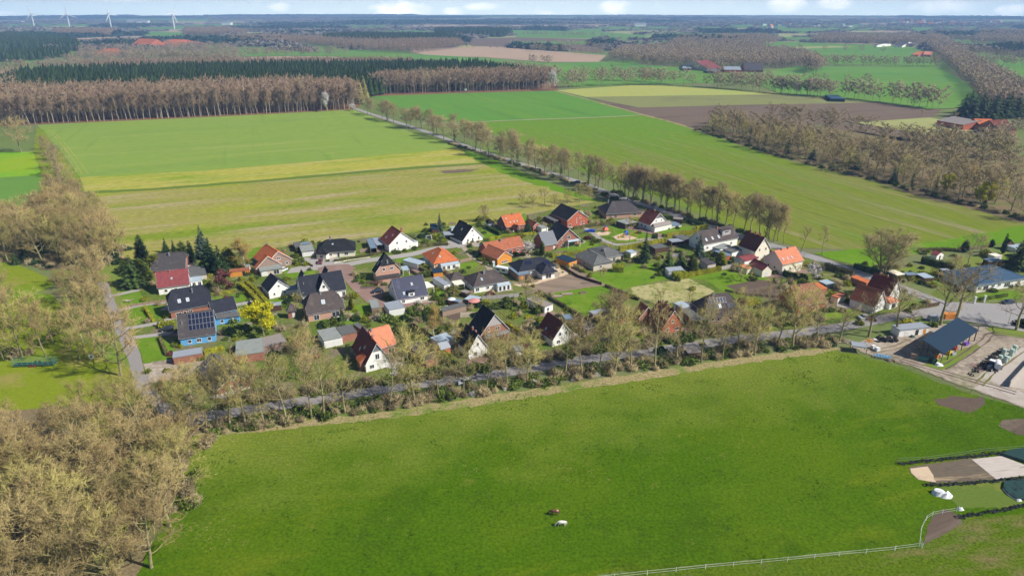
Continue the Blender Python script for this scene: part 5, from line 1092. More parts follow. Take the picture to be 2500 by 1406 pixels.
house('house','large white house with dark blue roof and tall cross gable','large cross-gabled house','house',[(b,dict(wall='white',roof='dkblue',win=[('f',.93,1.2,1.2,1.8,'t'),('l',.4,1.5,1.2,1.2,'w'),('l',.5,4.4,1.2,1.2,'w')],chim=[(.1,.3,.3,.6,'metal')])),(b.local(b.L*.38,-.15,3.9,b.D/2,4.2,b.zr-.3,'v'),dict(wall='white',roof='dkblue',ov=.3,roofname='cross_gable_roof',wallname='cross_gable_wall',win=[('f',.5,5.3,1.0,1.2,'w')])),(b.local(b.L*.08,b.D/2,2.6,b.D/2,b.zr-1.6,b.zr+.7,'v',3),dict(wall='white',roof='dkblue',ov=.2,roofname='rear_dormer_roof',wallname='rear_dormer_wall')),(b.local(b.L*.62,b.D/2,2.6,b.D/2,b.zr-1.6,b.zr+.7,'v',3),dict(wall='white',roof='dkblue',ov=.2,roofname='rear_dormer_roof',wallname='rear_dormer_wall'))])
b=B_(2,(748,1145),(1215,1062),'U',(1075,840),2.9,44)
house('house','brick house with wide brown-grey half-hipped roof and one bright roof window','brown-grey half-hipped house','house',[(b,dict(wall='pinkbrick',roof='browngrey',ends=((2.6,.35),(2.6,.35)),win=[('f',.24,1.2,1.9,2.0,'t'),('f',.74,1.2,2.6,2.1,'t'),('r',.5,1.4,1.2,1.2,'w')],sky=[('f',.48,.5,1.2,1.6)],chim=[(.46,.46,.5,.6,'metal')])),(B_(2,(500,1112),(612,1098),'V',(650,975),2.7,zr=5.2),dict(wall='brick',roof='browngrey',ends=((2.2,0),None),roofname='annexe_roof',wallname='annexe_wall',win=[('f',.7,1.2,.9,1.9,'d')]))])
shed('shed','grey roofed wooden shed behind the yellow flowering tree','grey roofed shed','shed',2,(290,1035),(432,1020),(265,1000),2.3,'metalgrey','dkwood')
shed('shed','tall narrow shed with green-grey roof left of the white garage','green-grey roofed shed','shed',2,(1535,1062),(1645,1048),(1465,968),2.7,'felt','wood')
shed('garage','white double garage with striped grey metal roof','striped roof garage','garage',2,(1745,1085),(1945,1048),(1668,1000),2.7,'metalgrey','white',win=[('f',.27,1.1,2.6,2.1,'g'),('f',.73,1.1,2.6,2.1,'g')])
b=B_(2,(1850,962),(2232,895),'U',(2140,650),2.2,50)
house('house','white house with glossy blue-black tiles and a flat dormer','glossy blue tiled house','house',[(b,dict(wall='white',roof='glossy',win=[('f',.2,1.0,1.2,1.2,'w'),('f',.8,1.0,1.6,1.2,'w'),('l',.5,4.2,1.2,1.2,'w')],sky=[('f',.58,.62,.8,1.3),('f',.26,.25,.8,1.3)])),(b.local(b.L*.36,.3,2.7,2.9,4.3,4.3,'u',0),dict(wall='white',roof='dkblue',ov=.2,trim=False,roofname='dormer_roof',wallname='dormer_wall',win=[('f',.5,3.2,1.2,1.2,'w')]))])
shed('canopy','white rounded garden canopy right of the glossy blue tiled house','white garden canopy','canopy',2,(2205,812),(2300,790),(2180,742),2.6,'cream','white',open_='fbrl')
b=B_(3,(290,825),(603,775),'H',(95,705),2.8,33)
b.ax='v' if b.D>b.L else 'u';q_=min(b.L,b.D)/2
house('house','white bungalow with orange pyramid roof and glazed veranda','orange pyramid roofed house','house',[(b,dict(wall='white',roof='terra' if False else 'orange',ends=((q_*.93,0),(q_*.93,0)),ov=.45,win=[('f',.1,1.3,.8,1.6,'o'),('l',.5,1.3,1.4,1.4,'w')],sky=[('l',.45,.5,.8,1.1),('f',.35,.5,.8,1.1)])),(b.local(b.L*.22,-2.3,b.L*.74,2.6,2.35,2.75,'u'),dict(wall='white',roof='paleglass',trim=False,ov=.1,roofname='veranda_roof',wallname='veranda_wall',ends=((.3,0),(.3,0)),win=[('f',.15,1.2,1.3,1.7,'t'),('f',.4,1.2,1.3,1.7,'t'),('f',.68,1.2,1.3,1.7,'t')]))])
shed('carport','carport with striped glass roof left of the pyramid roofed house','striped glass carport','carport',3,(100,828),(190,792),(0,742),2.5,'paleglass','white',open_='fbr')
b=B_(3,(965,690),(1412,600),'U',(1370,475),2.9,34)
house('house','terracotta roofed house with a bright orange wooden gable','orange wooden gabled house','house',[(b,dict(wall='redbrick',roof='terra',win=[('f',.6,1.2,1.6,1.9,'t'),('f',.8,1.4,1.4,1.2,'w'),('l',.5,1.4,1.2,1.2,'w')],chim=[(.45,.42,.6,1.0,'greychim')])),(B_(3,(1070,765),(1260,715),'V',(1010,570),3.0,apex=(1180,670)),dict(wall='owood',roof='terra',roofname='wing_roof',wallname='wing_wall',win=[('f',.5,.9,3.4,.9,'w')]))])
b=B_(3,(642,550),(905,490),'V',(652,285),1.6,apex=(765,365))
house('house','white steep A-shaped house with black roof down to the ground','steep A-shaped house','house',[(b,dict(wall='white',roof='black',win=[('f',.5,5.6,1.2,1.0,'w'),('f',.28,1.5,1.0,1.2,'w'),('f',.55,3.3,.6,.8,'w'),('f',.78,1.5,1.0,1.2,'w'),('f',.5,1.3,.9,1.6,'w')],sky=[('l',.5,.62,.7,1.2)])),(b.local(b.L*.25,b.D*.55,b.L*.72,b.D*.62,2.6,b.zr-.3,'v'),dict(wall='white',roof='black',roofname='rear_roof',wallname='rear_wall',win=[('f',.3,4.6,.8,.8,'w')]))])
shed('carport','flat pale roofed carport left of the steep A-shaped house','flat pale carport','carport',3,(420,470),(612,458),(362,432),2.7,'metalgrey','white',open_='f')
shed('shed','dark blue roofed garden shed beside the lone fir','dark blue roofed shed','shed',3,(270,398),(352,392),(205,350),2.2,'navy','dkwood',zr=2.9,mode='U' if False else 'M')
shed('shed','small pale roofed shed left behind the steep A-shaped house','small pale roofed shed','shed',3,(510,388),(575,380),(500,368),2.2,'paleglass','white')
b=B_(3,(1180,376),(1418,338),'U',(1375,195),3.0,43)
house('house','brick house with bright orange gabled roof and four small roof windows','bright orange roofed house','house',[(b,dict(wall='brick',roof='orange',win=[('f',.4,1.1,1.0,2.0,'d'),('f',.65,1.4,1.2,1.2,'w'),('l',.5,1.4,1.2,1.2,'w')],sky=[('f',.17,.7,.7,.8),('f',.3,.35,.7,.9),('f',.5,.38,.7,.9),('f',.66,.36,.7,.9)],chim=[(.55,.48,.5,.6,'greychim')]))])
house('garage','small brick gabled garage right of the bright orange roof','small brick gabled garage','garage',[(B_(3,(1508,368),(1602,350),'V',(1475,262),2.5,apex=(1550,318)),dict(wall='redbrick',roof='redbrown',ov=.2,win=[('f',.5,1.1,2.0,1.9,'g')]))])
shed('pavilion','small black roofed garden pavilion beside the trimmed hedge','black roofed pavilion','pavilion',3,(955,335),(1035,328),(945,300),2.3,'black','white',zr=4.2,mode='H',ends=((1.7,0),(1.7,0)),win=[('f',.7,1.2,.8,1.2,'w')])
b=B_(3,(1925,295),(2185,250),'V',(1840,85),4.0,apex=(2062,170))
house('house','orange-red brick gabled house with black roof above the playground','orange-red brick house','house',[(b,dict(wall='redbrick',roof='black',win=[('f',.62,4.6,.9,1.1,'w'),('f',.46,3.2,.35,2.8,'w'),('f',.15,1.2,1.4,1.6,'w'),('f',.66,1.5,.7,1.6,'w'),('f',.8,1.5,.7,1.6,'w')],chim=[(.5,.45,.5,.8,'greychim')]))])
shed('carport','wide flat grey carport left of the orange-red brick house','wide flat carport','carport',3,(1762,300),(1872,282),(1600,250),2.8,'feltdk','dkwood')
b=B_(3,(1802,555),(2088,512),'V',(1762,308),3.2,apex=(1950,395))
house('house','brick house with blue-black roof, slate wing and white balcony canopy','balcony canopy house','house',[(b,dict(wall='brick',roof='dkblue',win=[('f',.25,1.5,1.1,1.1,'w'),('f',.5,4.6,1.6,1.6,'t'),('f',.65,1.2,3.0,2.1,'t'),('f',.22,4.3,.8,1.0,'w')],clad=None)),(B_(3,(1640,600),(1812,572),'U',(1820,400),3.0,46),dict(wall='brick',roof='slate',roofname='wing_roof',wallname='wing_wall',win=[('f',.75,1.0,.9,2.0,'d')],chim=[(.6,.5,.5,1.8,'white')])),(b.local(b.L*.38,-1.9,b.L*.52,2.2,3.1,3.5,'u'),dict(wall='white',roof='paleglass',trim=False,ov=.05,open_='flrb',roofname='canopy_roof',ends=((.4,0),(.4,0))))])
shed('shed','flat green-grey garage between the brick houses','green-grey flat garage','garage',3,(1610,388),(1690,375),(1600,350),2.5,'felt','white')
b=B_(4,(395,315),(850,288),'H',(265,262),2.8,30,zr=7.4,D=14)
house('bungalow','brick bungalow with broad grey hipped roof next to the road','broad grey hipped bungalow','house',[(b,dict(wall='pinkbrick',roof='grey',ends=((5.5,0),(6.0,0)),ov=.5,win=[('f',.15,1.4,1.2,1.2,'w'),('f',.28,1.1,1.2,2.0,'t'),('f',.8,1.4,1.4,1.2,'w')],chim=[(.2,.6,.6,1.6,'greychim')]))])
b=B_(4,(937,450),(1152,405),'V',(890,250),3.0,apex=(1060,300))
house('house','white house with dark red roof and slate gable by the playground','slate gabled house','house',[(b,dict(wall='white',roof='dkred',clad=('f','slate',5.6),win=[('f',.35,4.4,.8,.9,'w'),('f',.65,4.4,.8,.9,'w'),('l',.3,1.4,1.1,1.1,'w'),('l',.6,1.4,1.1,1.1,'w')],chim=[(.5,.42,.6,.8,'chimney')])),(b.local(.3,-3.0,b.L-.3,3.3,2.5,3.9,'u'),dict(wall='white',roof='asb',trim=False,ov=.12,roofname='extension_roof',wallname='extension_wall',ends=((.2,.3),(.2,.3)),win=[('f',.5,1.0,.7,.4,'w')]))])
shed('carport','flat grey carport left of the slate gabled house','flat grey carport','carport',4,(640,438),(778,408),(540,392),2.7,'felt','dkwood',open_='fr')
shed('canopy','blue swimming pool cover right of the slate gabled house','blue pool cover','pool cover',4,(1200,460),(1325,445),(1150,405),1.0,'feltblue','white')
shed('shed','flat pinkish roofed shed beside the road hedge','pinkish roofed shed','shed',4,(1215,372),(1335,382),(1175,342),2.4,'asb','dkwood')
b=B_(4,(1595,685),(2020,602),'U',(1945,445),3.6,42)
house('house','long grey-brown roofed house with three roof windows and a dormer','long grey-brown roofed house','house',[(b,dict(wall='white',roof='browngrey',win=[('f',.12,1.6,1.2,1.2,'w'),('f',.55,1.6,1.2,1.2,'w'),('f',.8,1.6,1.2,1.2,'w'),('l',.5,1.8,1.2,1.2,'w'),('l',.5,5,1.2,1.2,'w')],sky=[('f',.12,.3,.9,1.4),('f',.3,.32,.9,1.4),('f',.48,.34,.9,1.4)],chim=[(.55,.47,.6,.9,'chimney')])),(b.local(b.L*.58,b.D*.17,b.L*.25,b.D*.3,b.zr-.5,b.zr-.5,'u'),dict(wall='greyboard',roof='browngrey',ov=.1,trim=False,roofname='dormer_roof',wallname='dormer_wall',win=[('f',.5,b.zr-1.5,2.6,1.0,'w')]))])
shed('carport','low open shelter with pale flat roof left of the long grey-brown house','low pale shelter','shelter',4,(1200,655),(1350,640),(1150,620),2.5,'metalgrey','dkwood',open_='f')
shed('carport','larger dark flat shelter touching the long grey-brown house','dark flat shelter','shelter',4,(1350,632),(1460,610),(1240,580),2.7,'feltdk','dkwood')
shed('annexe','flat pale roofed annexe in front of the long grey-brown house','pale flat annexe','annexe',4,(1790,745),(1925,695),(1710,712),3.0,'felt','white')
shed('annexe','white flat annexe with dark roof before the three-chimneyed house','white dark-roofed annexe','annexe',4,(1938,782),(2095,738),(1822,742),3.1,'feltdk','white')
shed('garage','low garage with pale blue roof and orange door','pale blue garage','garage',4,(1870,822),(1935,805),(1745,758),2.4,'feltblue','dkbrick',win=[('f',.5,1.0,1.9,1.8,'R')])
b=B_(4,(2222,775),(2412,735),'V',(2085,530),4.6,apex=(2335,600))
house('house','tall cream gabled house with dark roof and three brick chimneys','three-chimneyed house','house',[(b,dict(wall='cream',roof='dkred',win=[('f',.3,4.9,.9,1.2,'w'),('f',.7,4.9,.9,1.2,'w'),('f',.25,1.6,.9,1.2,'w'),('f',.68,1.6,.9,1.2,'w'),('f',.5,8.4,.6,.7,'w')],chim=[(.5,.25,.6,1.2,'chimney'),(.5,.52,.7,1.3,'chimney'),(.5,.8,.6,1.2,'chimney')]))])
b=B_(8,(1558,235),(1818,178),'U',(1745,0),4.6,40)
house('house','white house with faded orange roof and three small roof windows','faded orange roofed white house','house',[(b,dict(wall='cream',roof='salmon',win=[('f',.15,2.2,.8,1.0,'w'),('f',.4,2.2,1.0,1.0,'w'),('f',.65,2.2,1.0,1.0,'w'),('l',.3,2.2,.9,1.0,'w'),('l',.6,2.2,.9,1.0,'w')],sky=[('f',.14,.35,.7,1.1),('f',.35,.35,.7,1.1),('f',.56,.36,.7,1.1)],chim=[(.3,.48,.5,.6,'chimney'),(.6,.48,.5,.6,'chimney')]))])
house('barn','long cream outbuilding with burgundy gabled roof','burgundy outbuilding','outbuilding',[(B_(8,(1308,305),(1432,288),'V',(1150,160),3.0,apex=(1370,240)),dict(wall='cream',roof='burgundy',ov=.2,trim=False,win=[('f',.5,1.1,1.2,2.0,'d')]))])
house('outbuilding','smaller burgundy roofed outbuilding behind the long one','small burgundy outbuilding','outbuilding',[(B_(8,(1090,190),(1262,152),'U',(1180,105),2.8,15,D=6),dict(wall='white',roof='burgundy',ov=.15,trim=False))])
shed('annexe','flat pinkish roofed lean-to in front of the burgundy outbuilding','flat pinkish lean-to','annexe',8,(1120,285),(1198,262),(1020,240),2.4,'salmon','cream')
shed('shed','small brown garden house with grey gable roof among the evergreens','small brown garden house','garden house',8,(640,235),(745,215),(600,175),2.5,'grey','beige',zr=3.4,mode='M')
shed('shed','pale roofed shed behind the block of golden hedge','pale roofed garden shed','shed',8,(165,318),(358,300),(150,295),2.4,'metalgrey','white',zr=3.0,mode='U' if False else 'M',D=3.5)
b=B_(8,(612,862),(1050,822),'U',(890,575),2.9,44)
house('house','brick house with grey half-hipped roof and black solar panels','black solar panel house','house',[(b,dict(wall='pinkbrick',roof='browngrey',ends=((4.0,.12),(2.4,.4)),win=[('f',.2,1.3,1.6,1.3,'w'),('f',.42,1.3,1.8,1.3,'w'),('f',.75,1.3,1.4,1.3,'w')],sky=[('f',.47,.42,.9,1.5)],sol=[('f',.18,.68,.56,.82,6,1),('f',.1,.42,.26,.52,4,1),('f',.66,.95,.26,.52,3,1)],chim=[(.35,.46,.6,.9,'greychim')]))])
b=B_(8,(1750,742),(2095,688),'U',(1945,445),3.0,46)
house('house','red brick house with weathered brown roof behind the bare street trees','weathered brown roofed house','house',[(b,dict(wall='redbrick',roof='brown',ends=(None,(2.4,.5)),win=[('f',.18,1.3,1.4,1.3,'w'),('f',.5,1.3,.9,1.3,'w'),('f',.68,1.3,1.0,1.3,'w')],chim=[(.3,.46,.5,.5,'chimney')])),(b.local(b.L*.32,1.2,2.6,3.0,5.0,5.0,'u'),dict(wall='brown',roof='brown',ov=.15,trim=False,roofname='dormer_roof',wallname='dormer_wall',win=[('f',.5,4.3,1.9,.8,'w')]))])
shed('shed','low orange roofed shed right of the weathered brown roof','low orange roofed shed','shed',8,(2020,535),(2105,520),(1960,470),2.3,'orange','brick',zr=3.0,mode='M')
shed('greenhouse','glass greenhouse with white frame left of the dark hedge','white framed greenhouse','greenhouse',8,(2080,470),(2190,450),(2010,425),2.3,'paleglass','glass')
# far right
b=B_(9,(857,812),(1003,765),'V',(665,530),3.2,apex=(973,625))
house('house','white gabled house with large dark red roof near the junction','large dark red roofed house','house',[(b,dict(wall='white',roof='dkred',win=[('f',.35,4.6,.8,1.0,'w'),('f',.7,4.6,.8,1.0,'w'),('f',.6,1.5,1.0,1.1,'w')],chim=[(.5,.45,.5,.7,'chimney'),(.5,.75,.5,.7,'chimney')]))])
b=B_(9,(672,948),(825,885),'V',(460,660),2.8,apex=(772,755))
house('house','smaller white gabled house with rusty brown roof before the dark red one','rusty brown roofed house','house',[(b,dict(wall='white',roof='terra',win=[('f',.5,4.3,1.0,1.2,'w')])),(B_(9,(868,905),(980,868),'H',(800,825),2.6,18),dict(wall='white',roof='salmon',ov=.2,ends=((1.2,0),(1.2,0)),roofname='porch_roof',wallname='porch_wall',trim=False,win=[('f',.5,1.1,2.2,1.9,'x')]))])
shed('shed','orange roofed shed behind the large dark red roof','orange roofed shed','shed',9,(580,655),(640,630),(405,585),2.4,'orange','brick',zr=2.9,mode='M')
shed('shed','cream walled shed with brown roof left of the rusty brown house','cream walled shed','shed',9,(235,840),(325,798),(165,800),2.4,'terra','cream')
b=B_(9,(1938,682),(2560,588),'H',(1500,512),3.4,17)
b.ax='u'
house('clubhouse','long white building with blue metal hipped roof','long blue roofed building','building',[(b,dict(wall='white',roof='bluemetal',ends=((9.5,0),(8.0,0)),ov=.6,win=[('f',.08,1.7,2.0,1.1,'w'),('f',.2,1.4,2.6,1.9,'t'),('f',.34,1.8,1.6,1.1,'w'),('f',.46,1.8,1.6,1.1,'w'),('f',.62,1.4,3.0,1.9,'t'),('f',.85,1.8,1.6,1.1,'w'),('l',.2,1.7,1.6,1.2,'w'),('l',.6,1.7,1.6,1.2,'w')],chim=[(.5,.42,.5,.8,'greychim')]))])
shed('shed','dark blue roofed shed behind the long blue roofed building','dark blue shed','shed',9,(2080,392),(2240,380),(2060,355),2.4,'feltblue','dkwood')
shed('shed','small cream garden shed beside the column cypress','small cream shed','shed',9,(2145,330),(2240,318),(2130,292),2.2,'cream','white')
house('cabin','white allotment cabin with bright red roof','red roofed cabin','cabin',[(B_(9,(1440,320),(1530,298),'V',(1375,262),2.4,zr=3.6),dict(wall='white',roof='burgundy',ov=.15,trim=False,win=[('f',.5,1.0,.9,1.8,'x')])),])
house('cabin','dark allotment cabin with steep black roof','black allotment cabin','cabin',[(B_(9,(2280,195),(2385,182),'V',(2310,132),2.2,zr=4.4),dict(wall='dkred' if False else 'dkwood',roof='black',ov=.15,trim=False))])
shed('greenhouse','plastic sheeted greenhouse at the right edge of the allotments','plastic greenhouse','greenhouse',9,(2400,235),(2560,215),(2385,185),2.0,'paleglass','white')
for(A,B,Cc,nm,lb,rm)in[((1075,558),(1205,552),(1060,525),'blue round-cornered shed roof','shed with pale blue roof right of the big round tree','feltblue'),((1280,592),(1405,585),(1215,535),'glass lean-to','low glass roofed shed in the allotments','paleglass'),((950,560),(1050,545),(860,505),'whitish polytunnel','whitish torn polytunnel behind the large dark red roof','cream'),((1500,500),(1600,498),(1490,478),'pale shed','small pale roofed shed by the clipped allotment hedge','metalgrey')]:
 shed('shed',lb,nm,'shed',9,A,B,Cc,1.9,rm,'dkwood')
# bottom rows
b=B_(6,(2065,600),(2422,515),'V',(2040,225),2.9,apex=(2200,335))
house('house','brick house with black roof, pale boarded gable and striped awning','striped awning house','house',[(b,dict(wall='brick',roof='black',ends=(None,None),clad=('f','greyboard',5.3),win=[('f',.3,4.2,.8,1.2,'w'),('f',.6,4.1,1.8,1.4,'t'),('f',.5,1.2,3.6,2.1,'t')],sky=[('r',.6,.4,.8,1.2)],chim=[(.62,.45,.6,1.0,'greychim')])),(b.local(.9,-1.9,b.L-1.6,2.2,2.6,3.2,'u'),dict(wall='brick',roof='slate',ov=.05,trim=False,open_='flrb',roofname='veranda_roof',ends=((.3,0),(.3,0))))])
b=B_(6,(1912,800),(2165,738),'V',(1850,455),2.8,apex=(2020,580))
house('house','white gabled house with black roof in front of the striped awning house','white gabled house with two brick chimneys','house',[(b,dict(wall='white',roof='black',win=[('f',.5,4.6,.9,1.1,'w'),('f',.38,1.5,1.1,1.2,'w'),('f',.5,6.6,.4,.5,'w')],chim=[(.5,.42,.5,.9,'chimney'),(.62,.38,.5,.9,'chimney')]))])
b=B_(6,(655,968),(975,890),'V',(535,495),2.4,apex=(765,690))
house('house','white gabled house with dark red roof and orange cross wing','red roofed house with orange wing','house',[(b,dict(wall='white',roof='redbrown',clad=('f','slate',6.1),win=[('f',.5,4.4,1.3,1.8,'w'),('f',.27,1.5,1.4,1.3,'w')],chim=[(.5,.28,.5,.8,'chimney')],sky=[('l',.6,.5,.8,1.2),('l',.42,.3,.8,1.2)])),(B_(6,(800,768),(1050,695),'U',(980,450),3.0,42),dict(wall='brick',roof='salmon',roofname='wing_roof',wallname='wing_wall',win=[('f',.7,1.2,2.0,1.8,'t')],chim=[(-.12,.45,.5,1.0,'metal'),(.1,.45,.5,.9,'metal')])),(b.local(-1.2,b.D*.12,4.2,3.6,3.0,4.6,'v'),dict(wall='brick',roof='orange',ov=.2,trim=False,roofname='dormer_roof',wallname='dormer_wall',ends=(None,(1,.3))))])
shed('garage','white double garage with grey-green flat roof and tent-shaped stain','white double garage','garage',6,(150,662),(382,612),(90,530),2.8,'felt','white',win=[('f',.27,1.1,2.7,2.1,'g'),('f',.72,1.1,2.7,2.1,'g')])
shed('annexe','dark flat roofed brick annexe behind the white double garage','dark flat annexe','annexe',6,(372,588),(562,545),(280,500),2.9,'feltdk','brick')
shed('annexe','dark flat roof piece left of the orange cross wing','dark flat roof','annexe',6,(600,520),(665,500),(500,455),3.0,'feltdk','brick')
shed('greenhouse','white glazed greenhouse roof left of the two-chimneyed white house','white glazed roof','greenhouse',6,(1560,690),(1755,625),(1445,622),2.3,'paleglass','white')
house('shed','small brick shed with blue-grey gable roof beside the glazed roof','small blue-grey gabled shed','shed',[(B_(6,(1580,770),(1705,735),'U',(1640,665),2.2,32),dict(wall='redbrick',roof='metalgrey',ov=.15,trim=False))])
shed('shed','small weathered roof against the big black roofed house','small weathered shed','shed',6,(1730,590),(1815,515),(1700,555),2.3,'asb','dkwood')
shed('shed','low brick outhouse with pale roof behind the street trees','low brick outhouse','outhouse',6,(1400,905),(1545,850),(1300,705),2.6,'grey','brick',zr=3.6,mode='M')
b=B_(7,(742,960),(1012,890),'V',(705,600),2.4,apex=(885,740))
house('house','white gabled house with steep dark red roof and slim top window','steep dark red roofed house','house',[(b,dict(wall='white',roof='dkred',win=[('f',.5,6.0,.4,1.2,'w'),('f',.37,3.9,1.0,1.2,'w'),('f',.64,3.9,1.0,1.2,'w'),('f',.3,1.3,1.3,1.2,'w')],sky=[('l',.4,.3,.7,1.0)],chim=[(.55,.35,.45,.8,'chimney')]))])
shed('summerhouse','low grey roofed summerhouse with white front in the middle gardens','low grey summerhouse','summerhouse',7,(650,548),(755,508),(470,430),2.6,'asb','white',win=[('f',.4,1.2,1.2,1.4,'w')])
shed('shed','pale roofed shed beside the garden lamp and hedge','pale blue tank shed','shed',7,(900,700),(1000,690),(870,640),2.0,'feltblue','wood')
house('garage','long brick garage block with green doors and flat brown roof','green doored garage block','garage',[(B_(7,(1372,702),(1752,645),'F',(1240,648),2.8),dict(wall='redbrick',roof='feltdk',trim=False,ov=.12,win=[('f',.16,1.1,2.4,2.1,'G'),('f',.42,1.1,2.2,2.1,'G'),('f',.67,1.1,.9,2.0,'d')])),(B_(7,(1238,635),(1442,590),'F',(1175,602),2.95),dict(wall='greybrick',roof='metalgrey',trim=False,ov=.1,roofname='side_roof',wallname='side_wall'))])
shed('shed','weathered flat roofed shed left of the fan-shaped bare tree','weathered flat shed','shed',7,(1170,828),(1305,782),(1040,760),2.4,'asb','wood')
b=B_(7,(2090,800),(2350,745),'V',(2010,470),2.9,apex=(2240,590))
house('house','orange brick gabled house with red-brown roof behind a bare tree','orange brick gabled house','house',[(b,dict(wall='redbrick',roof='redbrown',win=[('f',.47,4.3,1.1,1.2,'w'),('f',.27,1.4,1.1,1.3,'w'),('f',.7,1.4,1.4,1.3,'w')],chim=[(.5,.4,.5,.8,'chimney'),(.5,.7,.5,.8,'chimney')])),(B_(7,(1705,605),(1990,745),'V',(1830,485),2.8,zr=6.4,D=8)if False else B_(7,(1800,690),(2010,650),'V',(1830,480),2.8,zr=6.6),dict(wall='brick',roof='terra',roofname='rear_roof',wallname='rear_wall'))])
shed('carport','long green-grey flat carport right of the orange brick gable','long green-grey carport','carport',8,(460,918),(655,900),(180,700),2.6,'feltdk','dkbrick',open_='f')
shed('annexe','pale glass roofed annexe left of the black solar panel house','pale glass annexe','annexe',8,(330,760),(445,735),(215,700),2.8,'paleglass','white')
b=B_(3,(780,1105),(1220,1030),'H',(622,985),2.8,30)
b.ax='u'
house('bungalow','white bungalow with brown-grey hipped roof and glazed conservatory','brown-grey hipped bungalow','house',[(b,dict(wall='white',roof='browngrey',ends=((4.6,0),(4.6,0)),ov=.45,win=[('f',.12,1.3,1.4,1.4,'w'),('f',.4,1.4,1.2,1.2,'w'),('l',.4,1.4,1.4,1.2,'w')],sky=[('f',.3,.45,.8,1.4)],chim=[(.42,.42,.7,1.6,'greychim')])),(b.local(b.L*.6,-2.2,b.L*.38,2.5,2.4,2.9,'u'),dict(wall='trim',roof='paleglass',trim=False,ov=.1,roofname='conservatory_roof',wallname='conservatory_wall',ends=((.4,0),(.4,0)),win=[('f',.2,1.2,1.1,1.9,'t'),('f',.5,1.2,1.1,1.9,'t'),('f',.8,1.2,1.1,1.9,'t')])),(B_(3,(500,1030),(690,1000),'H',(425,965),2.6,32),dict(wall='white',roof='browngrey',ends=((2.8,0),(2.8,0)),ov=.3,trim=False,roofname='garage_roof',wallname='garage_wall'))])
shed('canopy','flat white terrace canopy left of the hipped bungalow','flat white canopy','canopy',3,(550,1078),(672,1060),(445,1042),2.4,'cream','white',open_='fblr')
shed('garage','pale blue-grey lean-to beside the brown-grey hipped bungalow','pale blue lean-to','annexe',3,(420,1080),(500,1060),(350,975),2.4,'metalgrey','white')
shed('garden_house','small orange playhouse with blue-black roof beside the veranda','small orange playhouse','playhouse',3,(290,932),(410,920),(270,895),2.0,'navy','owood',zr=2.6,mode='M')
b=B_(3,(1345,950),(1600,905),'H',(1200,870),2.8,28)
house('bungalow','newly built bungalow with blue-black multi-hipped roof on sandy ground','newly built bungalow','house',[(B_(3,(1330,920),(1800,848),'H',(1235,835),3.0,28,D=11),dict(wall='white',roof='dkblue',ends=((5,0),(5,0)),ov=.5,win=[('f',.25,1.3,1.4,1.6,'w')],sol=[('f',.25,.42,.5,.8,1,1),('f',.7,.88,.25,.6,1,1)])),(B_(3,(1610,948),(1812,912),'V2',(1560,800),2.9,32,D=9),dict(wall='white',roof='dkblue',ends=((2.9,0),(2.9,0)),ov=1.0,roofname='wing_roof',wallname='wing_wall',win=[('f',.5,1.2,2.6,2.0,'t')])),(B_(3,(1330,958),(1480,932),'F',(1200,868),2.8),dict(wall='dkbrick',roof='feltblue',trim=False,ov=.2,roofname='garage_roof',wallname='garage_wall',win=[('f',.3,1.3,1.2,1.4,'o'),('f',.7,1.1,1.6,2.0,'x')]))])
b=B_(4,(243,940),(492,892),'H',(0,812),2.8,25,D=13)
house('bungalow','beige L-shaped bungalow with dark grey hipped roofs','beige L-shaped bungalow','house',[(B_(4,(243,940),(490,893),'V2',(0,812),2.8,25),dict(wall='beige',roof='feltdk',ends=((4.5,0),(3,0)),ov=.45,win=[('f',.4,1.4,1.2,1.2,'w'),('l',.5,1.4,1.3,1.2,'w')])),(B_(4,(400,850),(637,800),'H',(200,730),2.8,18),dict(wall='beige',roof='feltdk',ends=((3.5,0),(3.5,0)),ov=.45,roofname='wing_roof',wallname='wing_wall',win=[('f',.45,1.2,1.4,2.0,'t'),('f',.85,1.1,.9,2.0,'B')],chim=[(.3,.4,1.1,.5,'greychim')]))])
shed('shed','long dark roofed shed with orange front before the L-shaped bungalow','orange fronted shed','shed',3,(1945,805),(2050,770),(1815,735),2.4,'navy','owood',zr=2.7,mode='M',win=[('f',.5,1.1,.8,1.1,'w')])
shed('shed','white framed greenhouse beside the tall dark spruce','small green greenhouse','greenhouse',4,(700,790),(775,775),(660,755),2.1,'paleglass','white')
shed('shed','garden shed with solar strips left of the long shelter','solar strip shed','shed',4,(1000,735),(1155,712),(930,690),2.3,'feltdk','dkwood')
b=B_(5,(850,1065),(1258,930),'V',(798,600),2.2,apex=(1020,870))
house('house','dark corrugated gabled house hidden behind the lower left street trees','dark corrugated gabled house','house',[(b,dict(wall='brick',roof='corr',win=[('f',.4,1.3,1.4,1.3,'w'),('f',.7,1.3,1.4,1.3,'w'),('f',.5,4.2,1.2,1.2,'w')],sky=[('l',.2,.35,.8,.7)],chim=[(.5,.5,.5,.4,'greychim')]))])
shed('garage','low brick garage row with pale grey flat roof at the lane corner','low brick garage row','garage',5,(305,665),(668,605),(285,598),2.6,'metalgrey','brick')
shed('garage','brick garage with big pale grey-green flat roof','big flat roofed brick garage','garage',5,(1075,642),(1420,590),(998,478),2.9,'felt','brick')
shed('shed','weathered brown fibre roof right of the big flat garage','weathered fibre roof','shed',5,(1405,530),(1700,462),(1330,435),2.7,'asb','wood')
